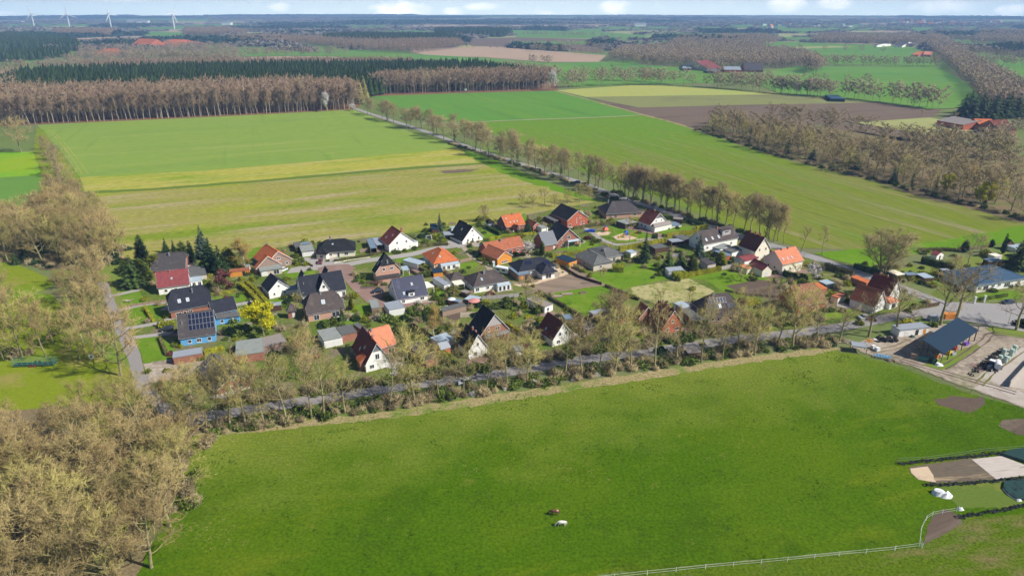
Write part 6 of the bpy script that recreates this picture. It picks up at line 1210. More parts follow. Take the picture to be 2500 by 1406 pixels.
# middle garden sheds
shed('shed','little brown shed with pale square roof before the conservatory','little pale roofed shed','shed',3,(690,1180),(748,1155),(655,1140),2.0,'asb','dkwood')
shed('shed','blue-grey roofed shed beside the white garden tent','blue-grey roofed shed','shed',3,(600,1290),(650,1250),(440,1255),2.1,'feltblue','brick')if False else shed('shed','blue-grey roofed shed in the middle gardens','blue-grey roofed shed','shed',6,(1800,190),(1850,160),(1645,160),2.1,'feltblue','brick')
shed('greenhouse','blue-green glass greenhouse in the middle gardens','blue-green greenhouse','greenhouse',6,(2000,178),(2075,125),(1880,140),2.1,'paleglass','glass')
shed('shed','long low dark roof behind the striped awning house','long low dark roof','shed',6,(1600,300),(1900,225),(1580,255),2.2,'feltdk','wood')
shed('playhouse','tiny grey roofed shelter beside the sandy drive','tiny grey roofed shelter','shelter',7,(290,1085),(405,1075),(275,1015),2.0,'metalgrey','cream')
shed('cabin','brown roofed hut under the street trees near the pasture edge','brown roofed hut','hut',8,(400,1310),(570,1295),(340,1210),2.2,'asb','dkwood')
# farm buildings
ZL,ZH=4.0,6.2
c0=Q(10,1140,325,ZH);c1=Q(10,1525,418,ZL);c2=Q(10,1950,130,ZL);c3=Q(10,1540,56,ZH)
v_=(c2-c1);v_.z=0;Db=v_.length;v_.normalize();u_=Vector((v_.y,-v_.x,0));Lb=((c1-c0).dot(u_)+(c2-c3).dot(u_))/2;u_,Lb=(u_,Lb)if Lb>0 else(-u_,-Lb)
print('barn',Lb,Db)
bb=object.__new__(Block);bb.L,bb.D,bb.ze,bb.zr,bb.ax,bb.z0,bb.mode=Db,Lb,ZL,ZH,'u',0,'M';bb.u,bb.v=v_,-u_;bb.o=Vector((c1.x,c1.y,0))
bb.M=Matrix.Translation(bb.o)@Matrix(((bb.u.x,bb.v.x,0,0),(bb.u.y,bb.v.y,0,0),(0,0,1,0),(0,0,0,1)))
root,Mi=house('open_barn','open farm shelter with dark blue sloping metal roof on brown posts','open farm shelter','barn',[(bb,dict(wall='wood',roof='navy',trim=False,ov=.3,open_='flrb'))])
for u in np.linspace(.5,Db-.5,6):
 for v in(.4,Lb-.4):sub(root,Mi,bb,'post','browndoor',lambda m:m.box(u-.12,u+.12,v-.12,v+.12,0,ZL+(ZH-ZL)*v/Lb-.16))
sub(root,Mi,bb,'beams','wood',lambda m:[m.obox((u-.08,.3,ZL-.35),(.16,0,0),(0,Lb-.6,ZH-ZL-.1),(0,0,.18))for u in np.linspace(.5,Db-.5,6)])
house('stable','white field shelter with pale corrugated roof above the black tyres','white field shelter','shelter',[(B_(10,(985,130),(1358,92),'F',(965,105),2.6,D=4.0),dict(wall='white',roof='metalgrey',trim=False,ov=.15,win=[('f',.25,1.0,1.3,1.8,'d'),('f',.6,1.0,1.2,2.0,'x'),('f',.85,1.1,1.0,1.8,'o')]))])
house('hay_shelter','small open shelter with pale blue-grey roof at the pasture edge','small open shelter','shelter',[(B_(10,(405,322),(598,345),'F',(600,300),2.4,D=3.6),dict(wall='wood',roof='metalgrey',trim=False,ov=.2,open_='flrb'))])
# distant farms
for t,A,B,Cc,ze,pz,lab,nick,wm,rm in[(15,(1738,1050),(1975,1092),(1850,1010),4.5,12,'long red barn with flat grey roof far right beside the pale meadow','distant red barn','redbrick','asb'),(15,(2130,1104),(2290,1106),(2135,1060),4.0,30,'far red farmhouse with bright orange roof at the right edge','distant orange farmhouse','brick','orange'),(15,(2290,1140),(2440,1130),(2270,1090),4.5,35,'dark red brick farmhouse with crossed gables at the right edge','distant dark farmhouse','brick','dkred'),(14,(1900,605),(2020,598),(1915,565),4,35,'distant farmhouse with pinkish red roof beyond the yellow field','pinkish far farmhouse','beige','burgundy'),(14,(2030,610),(2180,612),(2040,590),5,14,'distant brick barn with pale grey roof beyond the yellow field','pale roofed far barn','redbrick','metalgrey'),(14,(2205,612),(2370,615),(2215,580),4,30,'distant long barn with dark grey roof beyond the yellow field','dark roofed far barn','brick','grey'),(14,(1660,598),(1740,600),(1665,580),3.5,15,'distant low grey shed left of the far farmhouses','low far shed','dkbrick','metalgrey'),(14,(1870,622),(1990,625),(1890,600),3.5,12,'distant black shed in front of the pinkish roofed farmhouse','black far shed','dkwood','feltdk'),(12,(800,472),(900,474),(800,448),5,30,'far orange roofed farmhouse among the bare trees, lowest of the three farms','lowest far farmhouse','redbrick','orange'),(12,(1120,410),(1270,418),(1120,390),5,30,'far farm with long orange roofs, middle of the three farms','middle far farmhouse','redbrick','orange'),(12,(1320,400),(1440,402),(1320,372),5,30,'far orange roofed farmhouse nearest the green field','right far farmhouse','redbrick','orange'),(15,(1520,478),(1580,480),(1520,450),5,30,'small far farmhouse with orange roof beside the far road','small far farmhouse','redbrick','orange'),(15,(1620,478),(1690,480),(1620,458),5,30,'second far orange roof nearest the long far road','second far farmhouse','redbrick','salmon'),(15,(1365,400),(1440,402),(1365,372),5,30,'far white farmhouse with grey roof at the wood edge','white far farmhouse','white','grey'),(15,(1190,395),(1220,396),(1190,380),6,30,'tiny white far house in front of dark trees','tiny far house','white','grey')]:
 house('farm_building',lab,nick,'farm building',[(B_(t,A,B,'H',Cc,ze,pz),dict(wall=wm,roof=rm,trim=False,ov=.3,win=[('f',.25,1.6,1.6,1.4,'w'),('f',.6,1.6,1.6,1.4,'w')]))])
shed('container','blue construction container at the far edge of the ploughed field','blue container','container',15,(820,862),(942,865),(822,830),3.5,'bluemetal','navy')
# ---------------------------------------------------------------- hedges, fences, shrubs
def hedge(t,pts,width,h,m,label,name='hedge',leaves=13):
 L=[Q(t,*p)for p in pts];g=np.random.default_rng(int(L[0].x*10)%9999);V=[];F=[]
 b=MB()
 P0=L[0]
 for a,c in zip(L[:-1],L[1:]):
  d=(c-a);ln=d.length;d.normalize();s=Vector((-d.y,d.x,0));n=max(1,int(ln/.9))
  for k in range(n):
   x0,x1=ln*k/n,ln*(k+1)/n;hh_=h*g.uniform(.84,.95);ww=width*g.uniform(.78,.92)
   b.obox(a+d*x0-s*ww/2-P0,d*(x1-x0-.01),s*ww,Vector((0,0,hh_)))
  cnt=int(ln*(2*h+width)*leaves);u=g.uniform(0,ln,cnt);q=g.uniform(0,2*h+width,cnt)
  wv=np.where(q<h,-width/2,np.where(q>h+width,width/2,q-h-width/2))+g.normal(size=cnt)*.07
  zz=np.where(q<h,q,np.where(q>h+width,2*h+width-q,h))+g.normal(size=cnt)*.07+.12*np.sin(u*1.1)*(h>1)
  C3=np.stack([a.x-P0.x+d.x*u+s.x*wv,a.y-P0.y+d.y*u+s.y*wv,np.clip(zz,.05,None)],1)
  T=TM();T.leafs(C3,.15,g);v_,f_,_=T.arr();off=sum(len(x)for x in V);V.append(v_);F.append(f_+off)
 v=np.concatenate(V);f=np.concatenate(F)
 n0=len(b.v);vv=np.concatenate([np.array(b.v),v]);me=bpy.data.meshes.new(name)
 me.from_pydata([tuple(x)for x in vv],[],b.f+[[int(i)+n0 for i in x]for x in f]);me.materials.append(BK[m]);me.update()
 o=link(name,me,None,P0);tag(o,label,'hedge');return o
for a in[(1,[(1640,800),(1760,905),(1900,1060)],1.5,2.1,'hedge','long golden-olive hedge right of the dark blue wing, left row'),(1,[(1710,780),(1830,880),(1960,1030)],1.5,2.2,'hedge','long golden-olive hedge left of the small white house, right row'),(1,[(470,1065),(575,1230)],1.0,1.3,'hedge','short clipped hedge on the lawn before the half-hipped blue-black house'),(5,[(150,430),(235,640)],.9,1.1,'dkhedge','dark low hedge left of the light blue house'),(5,[(700,620),(940,570)],2.0,1.4,'hedge','bright hedge behind the low brick garage row'),(5,[(1430,590),(1660,530)],1.8,1.6,'hedge','bright hedge right of the big flat roofed garage'),(2,[(1080,495),(1300,460),(1640,400)],1.2,.9,'dkhedge','low brown hedge in front of the black hipped bungalow'),(3,[(110,625),(300,600),(470,595)],1.2,1.5,'dkhedge','brown beech hedge left of the paved street corner'),(3,[(85,865),(280,970)],1.2,1.5,'dkhedge','dark hedge left of the glazed veranda'),(3,[(945,530),(1180,500),(1540,455)],1.0,1.2,'hedge','green hedge behind the terracotta roofed house'),(3,[(940,390),(1110,475)],1.5,1.8,'ivy','dark hedge right of the steep A-shaped house'),(3,[(1740,745),(2080,705),(2445,615)],1.3,1.5,'hedge','long olive hedge in front of the balcony canopy house'),(4,[(560,765),(850,715),(1130,660)],1.5,2.4,'hedge','tall long hedge below the playground'),(4,[(1130,605),(1350,570),(1510,550)],1.5,2.2,'hedge','tall hedge left of the long grey-brown roof'),(4,[(1640,480),(1500,500)],1.3,1.8,'hedge','short hedge piece by the country road'),(4,[(0,505),(250,465),(500,445)],1.1,1.6,'dkhedge','brown hedge along the top of the playground'),(4,[(1330,400),(1600,470)],2.0,2.2,'ivy','dark roadside hedge right of the blue pool cover'),(4,[(955,610),(1025,612)],2.0,2.4,'ivy','dark cube shaped hedge at the playground entrance'),(4,[(1385,1085),(1600,1045),(1795,1005)],1.2,2.0,'hedge','straight hedge beside the block of golden hedge'),(4,[(1215,1105),(1370,1085)],3.0,2.8,'goldthuja','golden clipped hedge block in front of the pale garden shed'),(4,[(480,1010),(610,1015)],3.4,2.6,'goldthuja','golden clipped hedge block right of the beige L-shaped bungalow'),(8,[(2065,270),(2230,325),(2410,375)],1.6,2.4,'dkhedge','dark hedge along the country road below the orange roofed house'),(9,[(420,470),(600,520),(760,560)],1.3,2.2,'ivy','dark hedge on the far side of the road by the big round tree'),(9,[(1245,400),(1440,455),(1640,500)],1.6,2.8,'ivy','tall dark hedge below the red roofed cabin'),(9,[(1200,275),(1500,262),(1660,270)],1.2,1.6,'dkhedge','hedge between the allotments and the green headland'),(7,[(180,775),(370,895)],1.2,1.6,'hedge','hedge left of the steep dark red roofed house'),(7,[(570,375),(850,530),(1100,680)],.8,1.3,'dkhedge','dark fence hedge on the left of the middle lawn'),(7,[(1390,300),(1600,385),(1800,470)],.8,1.1,'dkhedge','dark hedge between the middle lawn and the rough grass'),(1,[(1290,910),(1590,865)],.8,1.0,'hedge','thin hedge between the lawns behind the dark blue wing'),(8,[(1560,360),(1800,420)],1.4,2.2,'ivy','dark hedge right of the cream outbuilding'),(9,[(1100,990),(1300,950)],1.2,1.4,'dkhedge','brown hedge right of the rusty brown house near the junction'),(9,[(1960,870),(2290,820)],1.0,1.2,'shrub','low green hedge before the long blue roofed building'),(9,[(60,470),(230,520),(400,570)],1.4,2.0,'ivy','dark hedge along the road left of the orange roofed shed')]:
 hedge(*a)
def fence(t,pts,h,m,label,panel=2.0,solid=True,post='wood',cat='fence',rails=2,r=.05,thick=.04):
 L=[Q(t,*p)for p in pts];root=empty('fence',L[0]);tag(root,label,cat);pn=MB();k=0
 for a,c in zip(L[:-1],L[1:]):
  d=c-a;ln=d.length;d.normalize();n=max(1,round(ln/panel));s=Vector((-d.y,d.x,0))
  for i in range(n+(1 if c is L[-1]else 0)):
   p=a+d*ln*i/n-L[0];po=MB();po.tube(p,p+Vector((0,0,h+.08)),r,n=5);po.build('post',W[post],root)
  if solid:
   for i in range(n):x0=ln*i/n+.06;x1=ln*(i+1)/n-.06;pn.obox(a+d*x0-L[0]+Vector((0,0,.08)),d*(x1-x0),s*thick,Vector((0,0,h-.1)))
  else:
   for i in range(rails):
    z=h*(i+1)/rails-.06;pn.obox(a-L[0]+Vector((0,0,z-.02)),d*ln,s*.02,Vector((0,0,.035)))
 pn.build('panels' if solid else 'rails',W[m],root);return root
fence(3,[(620,812),(765,778)],1.6,'wood','brown wooden fence right of the glazed veranda');fence(2,[(1395,388),(1530,368)],1.8,'wood','grey wooden fence left of the pale blue carport')
fence(3,[(880,1262),(1130,1245),(1335,1225)],1.6,'greyboard','pale grey fence behind the middle gardens');fence(4,[(1795,1000),(2095,935)],1.7,'greyboard','pale panelled fence left of the burgundy outbuilding')
fence(4,[(930,800),(1100,865)],1.5,'dkwood','dark board fence below the solar strip shed');fence(4,[(1205,835),(1345,825)],1.4,'greyboard','pale fence right of the dark conifers')
fence(5,[(835,1145),(1260,1040)],.7,'cream','low pale wall between the corrugated house and the street');fence(2,[(1075,512),(1300,475),(1520,445)],.4,'cream','low pale kerb wall before the black hipped bungalow')
fence(4,[(765,640),(970,612)],.7,'beige','low pale wall at the lower edge of the playground');fence(1,[(1580,1040),(1800,1000)],1.2,'greyboard','grey fence below the golden-olive hedges')
fence(3,[(1560,1195),(1900,1130),(2350,1070)],.9,'metal','thin wire fence between the building plot and the middle lawn',solid=False,post='metal',r=.03,panel=3)
fence(9,[(1320,955),(1465,925)],1.4,'dkwood','dark gate fence beside the clay coloured yard');fence(10,[(870,470),(1000,545),(1500,745),(1850,890)],1.0,'wood','weathered fence along the farm track and pasture',solid=False,post='wood',r=.06,panel=4)
fence(10,[(1850,890),(2130,990),(2500,1120)],1.0,'wood','weathered fence along the lower farm track',solid=False,post='wood',r=.06,panel=5)
fence(19,[(770,275),(1055,262),(1340,225),(1635,180),(2030,150)],1.2,'metal','thin wire fence above the black tyre row',solid=False,post='wood',r=.06,panel=8)
fence(0,[(2183,1344),(2114,1351),(2048,1357),(1988,1363),(1922,1370),(1858,1376),(1790,1382),(1722,1388),(1650,1396),(1580,1403),(1500,1412),(1400,1424)],1.15,'trim','white tape fence along the bottom of the pasture',solid=False,post='trim',r=.05,panel=30)
fence(19,[(1020,1130),(995,1070),(1010,950),(1060,850),(1120,810),(1220,790),(1360,770)],1.15,'trim','curved white tape fence round the trodden corner',solid=False,post='trim',r=.05,panel=30)
fence(19,[(750,1150),(985,1120),(1015,1130)],1.1,'trim','short white tape fence at the pasture corner gate',solid=False,post='trim',r=.05,panel=30)
# ---- trees of the gardens
for i,(nick,c_,r0)in enumerate([e for e in BUILD if e[2]>4.4 and e[1].y<420 and-145<e[1].x<175]):
 a=rng.choice((-.4,.3,2.9,-1.2));p=c_+Vector((math.cos(a),math.sin(a),0))*(r0*.8+2);m=MB();w1,w2=rng.uniform(2.5,4.5),rng.uniform(2,3.2)
 an=rng.uniform(-.35,.1);ca,sa=math.cos(an),math.sin(an);m.face([(p.x+x*ca-y*sa,p.y+x*sa+y*ca,.115+i*.0011)for x,y in((-w1,-w2),(w1,-w2),(w1,w2),(-w1,w2))]);st(m.build('terrace',G[rng.choice(('greypave','redpave','gravelpath'))]))
for a in[(1,[(300,1045),(740,985)],1.0,'wood','low wooden fence between the lane lawns'),(2,[(30,1000),(260,1180)],1.4,'dkwood','dark fence behind the yellow tree'),(2,[(640,470),(820,560)],1.0,'wood','low fence right of the asymmetric orange roof'),(2,[(1990,600),(2130,690)],1.2,'wood','wooden fence left of the pyramid roofed house'),(3,[(480,350),(560,345)],1.4,'wood','short fence behind the steep A-shaped house'),(3,[(1840,860),(2060,990),(2340,1080)],1.2,'dkwood','dark fence right of the bare building plot'),(4,[(1640,600),(1500,640)],1.4,'wood','fence piece left of the long grey-brown house'),(6,[(1240,480),(1500,640)],1.2,'dkwood','dark fence through the middle gardens'),(6,[(700,400),(1040,350)],1.2,'wood','wooden fence above the orange cross wing'),(7,[(1110,690),(1180,760)],1.3,'dkwood','dark fence left of the garage block'),(8,[(850,560),(1100,610),(1500,640)],1.1,'wood','wire and board fence below the vegetable bed'),(8,[(2150,560),(2400,640)],1.2,'wood','fence right of the weathered brown house'),(9,[(1680,250),(1980,240)],1.1,'wood','fence along the top of the allotments')]:
 fence(a[0],a[1],a[2],a[3],a[4],post='dkwood')
def tt(key,t,x,y,h,label,wide=1.0):return tree(key,Q(t,x,y),h,label,None,wide=wide)
tt('darkthuja',1,450,512,12.5,'pointed dark green cypress at the left end of the village',1.15);tt('fir',1,1190,440,14.5,'tallest grey-green fir behind the dark conifers',1.25)
for x,y,h,l in[(730,385,7,'leftmost small fir behind the grey roof'),(830,395,6.5,'second small fir behind the grey roof'),(1290,600,14,'broad dark fir left of the golden thuja'),(1400,640,12,'dark fir between the grey annexe and the rusty shed')]:tt('spruce',1,x,y,h,l,1.9 if h>8 else 1.4)
tt('thuja',1,945,490,9,'olive column conifer right behind the grey roof',1.5);tt('darkthuja',1,1050,545,11,'black-green column conifer left of the tallest fir',.9);tt('goldthuja',1,1500,578,9.5,'golden thuja left of the birch',1.7)
tt('birch',1,1680,570,14,'golden birch left of the orange tiled house',1.8);tt('pine',1,340,790,12.5,'wide dark conifer in front of the pointed cypress',1.5);tt('thuja',1,440,760,10.5,'olive conifer left of the burgundy roof',1.8);tt('goldthuja',1,610,640,8.5,'rounded golden conifer above the burgundy roof',1.9);tt('goldthuja',1,500,730,6.5,'lower golden conifer left of the burgundy roof',1.8)
tt('thuja',1,230,640,6,'small olive conifer at the village end of the old meadow',1.6);tt('purple',1,1430,830,7.5,'purple-brown leaved round tree left of the rusty roofed shed',1.1)
tt('yellow',5,1420,395,11,'bright yellow-green leafy tree behind the big flat garage',1.25);tt('fruit',1,1320,850,5,'light fruit tree left of the purple-brown tree')
tt('goldthuja',2,1290,1085,7,'slim olive column right of the brown-grey half-hipped roof',.6);tt('pine',2,1180,1215,5.5,'dark green bush tree at the corner of the brown-grey half-hipped house',1.1)
tt('fir',3,370,425,9.5,'lone slender fir left of the steep A-shaped house',.75);tt('spruce',3,1440,440,9,'dark conifer between the orange roof and the little brick garage',1.2);tt('blossom',3,1450,735,6.5,'white blossoming tree beside the terracotta roofed house',1.2)
tt('thuja',3,1620,720,6.5,'olive conifer below the slate wing',1.1);tt('purple',3,1280,440,4,'brown-purple shrub tree before the bright orange roof',1.2)
tt('spruce',4,870,905,13.5,'tall dark spruce in the right gardens',1.15);tt('pine',4,1150,1005,9.5,'first dark conifer left of the small brown garden house',1.2);tt('pine',4,1300,995,8.5,'second dark conifer left of the small brown garden house',1.3)
tt('thuja',4,1440,1030,8,'olive conifer right behind the golden hedge block',1.4);tt('fir',4,1530,850,11,'blue-green conifer before the long grey-brown house',1.1);tt('goldthuja',4,1790,960,7,'golden green rounded conifer right of the small brown garden house',1.6)
tt('fruit',4,2040,1130,6,'spreading old fruit tree above the vegetable bed',1.4);tt('blossom',8,1920,435,6.5,'pinkish white blossoming tree below the orange roofed white house',1.2);tt('fruit',8,1720,400,5.5,'mossy fruit tree below the orange roofed white house',1.3)
tt('pine',9,2420,470,13,'large dark evergreen at the right edge above the blue roof',1.6);tt('pine',9,2540,430,13,'second dark evergreen cut by the right edge',1.5);tt('darkthuja',9,2235,300,9.5,'dark column cypress in the allotments',.6);tt('thuja',9,1770,275,5.5,'dark olive bush tree at the edge of the green headland',1.6)
tt('darkthuja',9,2100,212,3.5,'small round dark bush in the allotments',2);tt('birch',6,1500,610,11,'golden birch in the middle gardens',1.2);tt('spruce',6,1390,420,6,'small dark spruce left of the golden birch');tt('young',3,1450,1365,14,'slim bare tree before the newly built bungalow',1.2)
tt('young',4,345,1180,8,'slender light tree at the corner of the middle lawn');tt('oak',3,915,310,9,'bare tree behind the black roofed pavilion');tt('oakg',7,560,620,8,'bare bushy tree right of the low grey summerhouse',1.2)
tt('young',4,685,640,13,'slim bare tree between the playground slides');tt('young',4,475,690,8,'small bare tree at the lower playground path');tt('young',4,285,560,8,'small bare tree beside the blue slide')
tt('oakg',6,1760,760,9,'bare tree before the two-chimneyed white house',1.1)
row([(1275,500,8),(1300,508,8),(1330,500,9),(1355,505,8),(1385,498,9),(1415,495,9),(1440,490,8)],'oakg',8,'low bare tree along the meadow edge behind the orange-red brick house','low bare trees along the meadow edge',wide=1.3)
# ---- shrubs
SH=[]
DESC={'b_green':'green leafy shrub','b_olive':'olive conifer shrub','b_gold':'golden green shrub','b_brown':'brown twiggy shrub','b_purple':'purple-brown shrub','b_white':'white flowering shrub','b_dark':'dark evergreen shrub','b_yellow':'bright yellow shrub','fruit':'small bare fruit tree'}
def sh(t,lst):
 for e in lst:SH.append((e[3]if len(e)>3 else 'b_green',Q(t,e[0],e[1]),e[2]))
sh(1,[(1130,150,0)][:0]+[(700,1290,2.2,'b_gold'),(770,1280,2.0,'b_gold'),(470,970,1.6,'b_gold'),(350,790,1.6,'b_brown'),(300,800,1.5,'b_brown'),(420,790,1.4,'b_green'),(560,770,1.3,'b_olive'),(760,1170,1.6,'b_gold'),(1240,800,2.0,'b_green'),(1350,860,1.8,'b_brown'),(1560,800,1.8,'b_green'),(1650,720,1.5,'b_brown'),(1780,730,1.6,'b_gold'),(1830,700,1.3,'b_green'),(2060,750,1.4),(2210,720,1.5,'b_brown'),(1270,690,1.5,'b_brown'),(1180,760,1.6,'b_green'),(190,590,2.2,'b_olive'),(250,660,2.4,'b_olive')])
sh(5,[(1130,150,2.0,'b_yellow'),(1190,130,2.2,'b_yellow'),(1260,115,2.2,'b_yellow'),(1330,90,2.0,'b_yellow'),(1050,230,2.0,'b_green'),(1010,360,2.4,'b_green'),(1120,390,2.6,'b_green'),(1180,350,2.4,'b_green'),(900,380,1.6,'b_brown'),(680,440,1.6,'b_brown'),(1640,340,1.8,'b_brown'),(1560,300,1.4,'b_brown'),(660,690,1.4,'b_gold'),(1540,640,1.8,'b_dark'),(1900,300,2,'b_brown'),(2280,230,1.8,'b_green'),(2150,280,2.0,'b_dark')])
sh(2,[(680,500,1.4,'b_brown'),(740,540,1.6,'b_brown'),(640,540,1.3,'b_brown'),(780,600,1.0,'b_gold'),(1000,490,.9,'b_gold'),(1800,375,1.2,'b_green'),(1850,385,1.2,'b_gold'),(1940,370,1.2,'b_green'),(2060,345,1.6,'b_green'),(1320,660,1.4,'b_green'),(1380,690,1.4,'b_brown'),(1340,740,1.3,'b_green'),(1450,700,1.4,'b_olive'),(1420,760,1.2,'b_brown'),(1230,940,1.8,'b_brown'),(1340,930,1.8,'b_gold'),(1250,1180,1.6,'b_brown'),(2330,850,1.5,'b_gold'),(2290,900,1.3,'b_brown'),(560,900,1.5,'b_brown'),(480,950,1.5,'b_green'),(1690,930,1.4,'b_dark'),(1750,970,1.6,'b_olive'),(2110,1000,1.6,'b_white'),(1620,1130,2.2,'b_brown'),(1500,1150,1.6,'b_olive'),(1960,530,1.3,'b_gold'),(1750,1200,2.0,'b_olive'),(1460,1230,1.8,'b_gold'),(30,660,1.4,'b_brown')])
sh(3,[(150,500,2.4,'b_dark'),(210,490,2.0,'b_dark'),(310,515,2.0,'b_gold'),(390,540,2.0,'b_green'),(190,430,1.8,'b_gold'),(700,570,1.0,'b_gold'),(760,560,1.0),(840,560,1.0,'b_brown'),(730,680,1.5,'b_gold'),(790,700,1.6,'b_olive'),(840,740,1.8,'b_dark'),(900,790,1.6,'b_green'),(860,680,1.4,'b_brown'),(930,830,1.4,'b_dark'),(1300,720,1.6,'b_white'),(1380,720,1.5,'b_white'),(1560,690,1.6,'b_dark'),(1700,720,1.4,'b_brown'),(2180,520,1.8,'b_purple'),(2250,560,1.5,'b_purple'),(2310,550,1.4,'b_brown'),(2230,590,1.2,'b_green'),(490,1150,1.8,'b_olive'),(640,1130,1.2,'b_gold'),(590,1210,1.2,'b_green'),(410,1310,1.7,'b_olive'),(1000,1180,1.4,'b_brown'),(1270,280,0,'')][:-1]+[(850,300,2.6,'b_gold'),(920,290,2.4,'b_gold'),(1060,360,1.6,'b_brown'),(1150,450,1.4,'b_brown'),(1350,450,1.3,'b_brown'),(1030,1360,2.0,'b_green'),(1120,1330,2.2,'b_dark'),(1200,1330,2.2,'b_olive'),(1290,1330,2.0,'b_brown'),(1350,1280,1.8,'b_green'),(2040,870,1.5,'b_brown'),(2080,900,1.5,'b_purple'),(2130,920,1.2,'b_green'),(930,1310,1.8,'b_gold')])
sh(4,[(90,330,2.2,'b_white'),(180,330,2.4,'b_brown'),(60,300,2.0,'b_purple'),(200,420,1.5,'b_green'),(300,440,1.5,'b_green'),(720,900,1.6,'b_dark'),(760,870,1.6,'b_green'),(860,970,1.5,'b_purple'),(800,900,1.1,'b_gold'),(1050,1060,1.7,'b_olive'),(970,1095,1.0,'b_brown'),(1040,860,1.2,'b_brown'),(1190,770,1.4,'b_green'),(1300,790,1.2,'b_dark'),(1250,780,1.0,'b_brown'),(1590,950,1.8,'b_dark'),(1360,1010,1.6,'b_white'),(1490,1000,1.6,'b_olive'),(550,900,1.2,'b_green'),(200,1080,1.2,'b_dark'),(380,1010,1.3,'b_olive'),(30,980,1.3,'b_brown'),(100,1020,1.1),(1640,840,1.3,'b_gold'),(2350,880,1.6,'b_green'),(1600,820,1.6,'b_olive'),(1300,400,1.3,'b_brown'),(90,660,1.2,'b_brown'),(1700,820,1.4,'b_purple')])
sh(8,[(1050,700,2.0,'b_purple'),(1180,700,2.2,'b_yellow'),(1250,760,1.4,'b_brown'),(1330,200,1.6,'b_brown'),(1640,300,1.5,'b_green'),(1800,400,1.8,'b_dark'),(1700,410,1.6,'b_dark'),(1980,290,1.8,'b_brown'),(1940,230,1.4,'b_olive'),(2250,380,1.8,'b_olive'),(2320,410,1.8,'b_brown'),(1560,520,2.0,'b_brown'),(1640,470,1.8,'b_brown'),(1790,450,1.5,'b_yellow'),(2220,530,1.8,'b_brown'),(1120,860,1.8,'b_olive'),(450,540,1.4,'b_olive'),(2110,1190,2.2,'b_dark'),(70,1300,2.2,'b_dark')])
sh(9,[(1270,300,1.5,'b_olive'),(1330,275,1.3),(2020,330,2.4,'b_gold'),(2060,300,1.6,'b_gold'),(1400,560,2.0,'b_gold'),(1460,570,1.8,'b_brown'),(2120,760,1.5,'b_brown'),(2060,750,1.3,'b_dark'),(2320,700,1.5,'b_olive'),(2400,690,1.6,'b_brown'),(1380,700,2.0,'b_gold'),(1700,760,2.0,'b_brown'),(1310,900,1.5,'b_olive'),(1080,1190,2.4,'b_yellow'),(1120,1200,2.0,'b_brown'),(1250,1210,1.6,'b_olive'),(1390,1180,1.8,'b_green'),(30,490,1.8,'b_brown'),(200,660,1.8,'b_brown'),(680,470,1.2,'b_dark'),(560,430,1.3,'b_brown'),(1100,450,1.3,'b_brown'),(1250,480,1.2,'b_olive'),(2480,1180,2.5,'b_dark'),(2540,1150,2.5,'b_dark'),(1800,460,1.2,'b_dark'),(1640,330,1.2,'b_olive')])
sh(6,[(1060,540,2.6,'b_green'),(1120,600,2.8,'b_green'),(1180,640,2.6,'b_olive'),(1100,680,2.4,'b_green'),(1230,560,2.2,'b_olive'),(1040,450,2.2,'b_olive'),(1250,280,1.8,'b_green'),(1130,400,1.8,'b_dark'),(1200,420,1.6,'b_dark'),(1320,560,1.6,'b_olive'),(1290,350,1.6,'b_green'),(1400,540,1.6,'b_brown'),(1600,450,1.8,'b_brown'),(1660,520,1.6,'b_green'),(1700,480,1.5,'b_brown'),(1360,630,1.4,'b_olive'),(1620,200,1.6,'b_olive'),(1450,690,1.2,'b_gold'),(860,400,2.2,'b_olive'),(780,380,2.0,'b_brown'),(920,420,2.0,'b_green'),(640,400,1.4,'b_gold'),(190,490,1.8,'b_green'),(1250,470,1.7,'b_brown'),(1560,540,1.8,'b_olive'),(1230,900,2.4,'b_olive'),(1600,860,2.2,'b_gold'),(1650,930,2.2,'b_olive'),(560,860,2.0,'b_brown'),(1330,300,1.7,'b_brown'),(1420,350,1.5,'b_olive'),(1550,400,1.7,'b_olive')])
sh(7,[(130,540,2.0,'b_dark'),(60,560,2.0,'b_green'),(200,560,1.8,'b_green'),(280,540,1.7,'b_olive'),(400,560,1.8,'b_gold'),(260,680,1.8,'b_gold'),(330,650,1.6,'b_brown'),(460,680,1.6,'b_yellow'),(580,710,1.6,'b_gold'),(480,760,2.0,'b_brown'),(540,790,1.8,'b_dark'),(430,820,2.0,'b_brown'),(600,560,2.4,'b_brown'),(560,620,2.2,'b_olive'),(920,590,1.3,'b_yellow'),(900,850,0,'')][:-1]+[(840,660,1.8,'b_brown'),(950,680,1.4,'b_olive'),(1060,720,2.0,'b_brown'),(1000,990,1.8,'b_brown'),(1100,950,2.2,'b_brown'),(1680,880,2.0,'b_brown'),(1640,430,1.2,'b_dark'),(1720,440,1.2,'b_olive'),(1830,880,1.8,'b_brown'),(1950,820,1.8,'b_brown'),(2460,750,2.0,'b_brown'),(560,870,2.2,'b_brown'),(660,950,2.2,'b_brown'),(400,900,1.8,'b_brown'),(230,940,1.8,'b_gold'),(1560,1010,1.6,'b_olive'),(1500,350,1.0,'b_olive')])
sh(16,[(1000,640,1.6,'b_brown'),(760,330,2.2,'b_brown'),(470,760,2.2,'b_olive'),(120,960,2.6,'b_brown'),(50,970,2.6,'b_olive'),(260,930,2.0,'b_brown'),(850,700,2.0,'b_brown')])
ROADP=[Q(0,x,y)for x,y in[(745,652),(790,655),(830,650),(865,643),(900,636),(950,629),(1000,622),(1060,608),(1110,600),(1130,590),(845,662),(862,690),(890,718),(920,740),(960,748),(1150,625),(1192,652),(1415,545),(1440,565),(1480,590),(1520,598),(1600,585),(1530,556),(1590,568),(912,512+540)]]
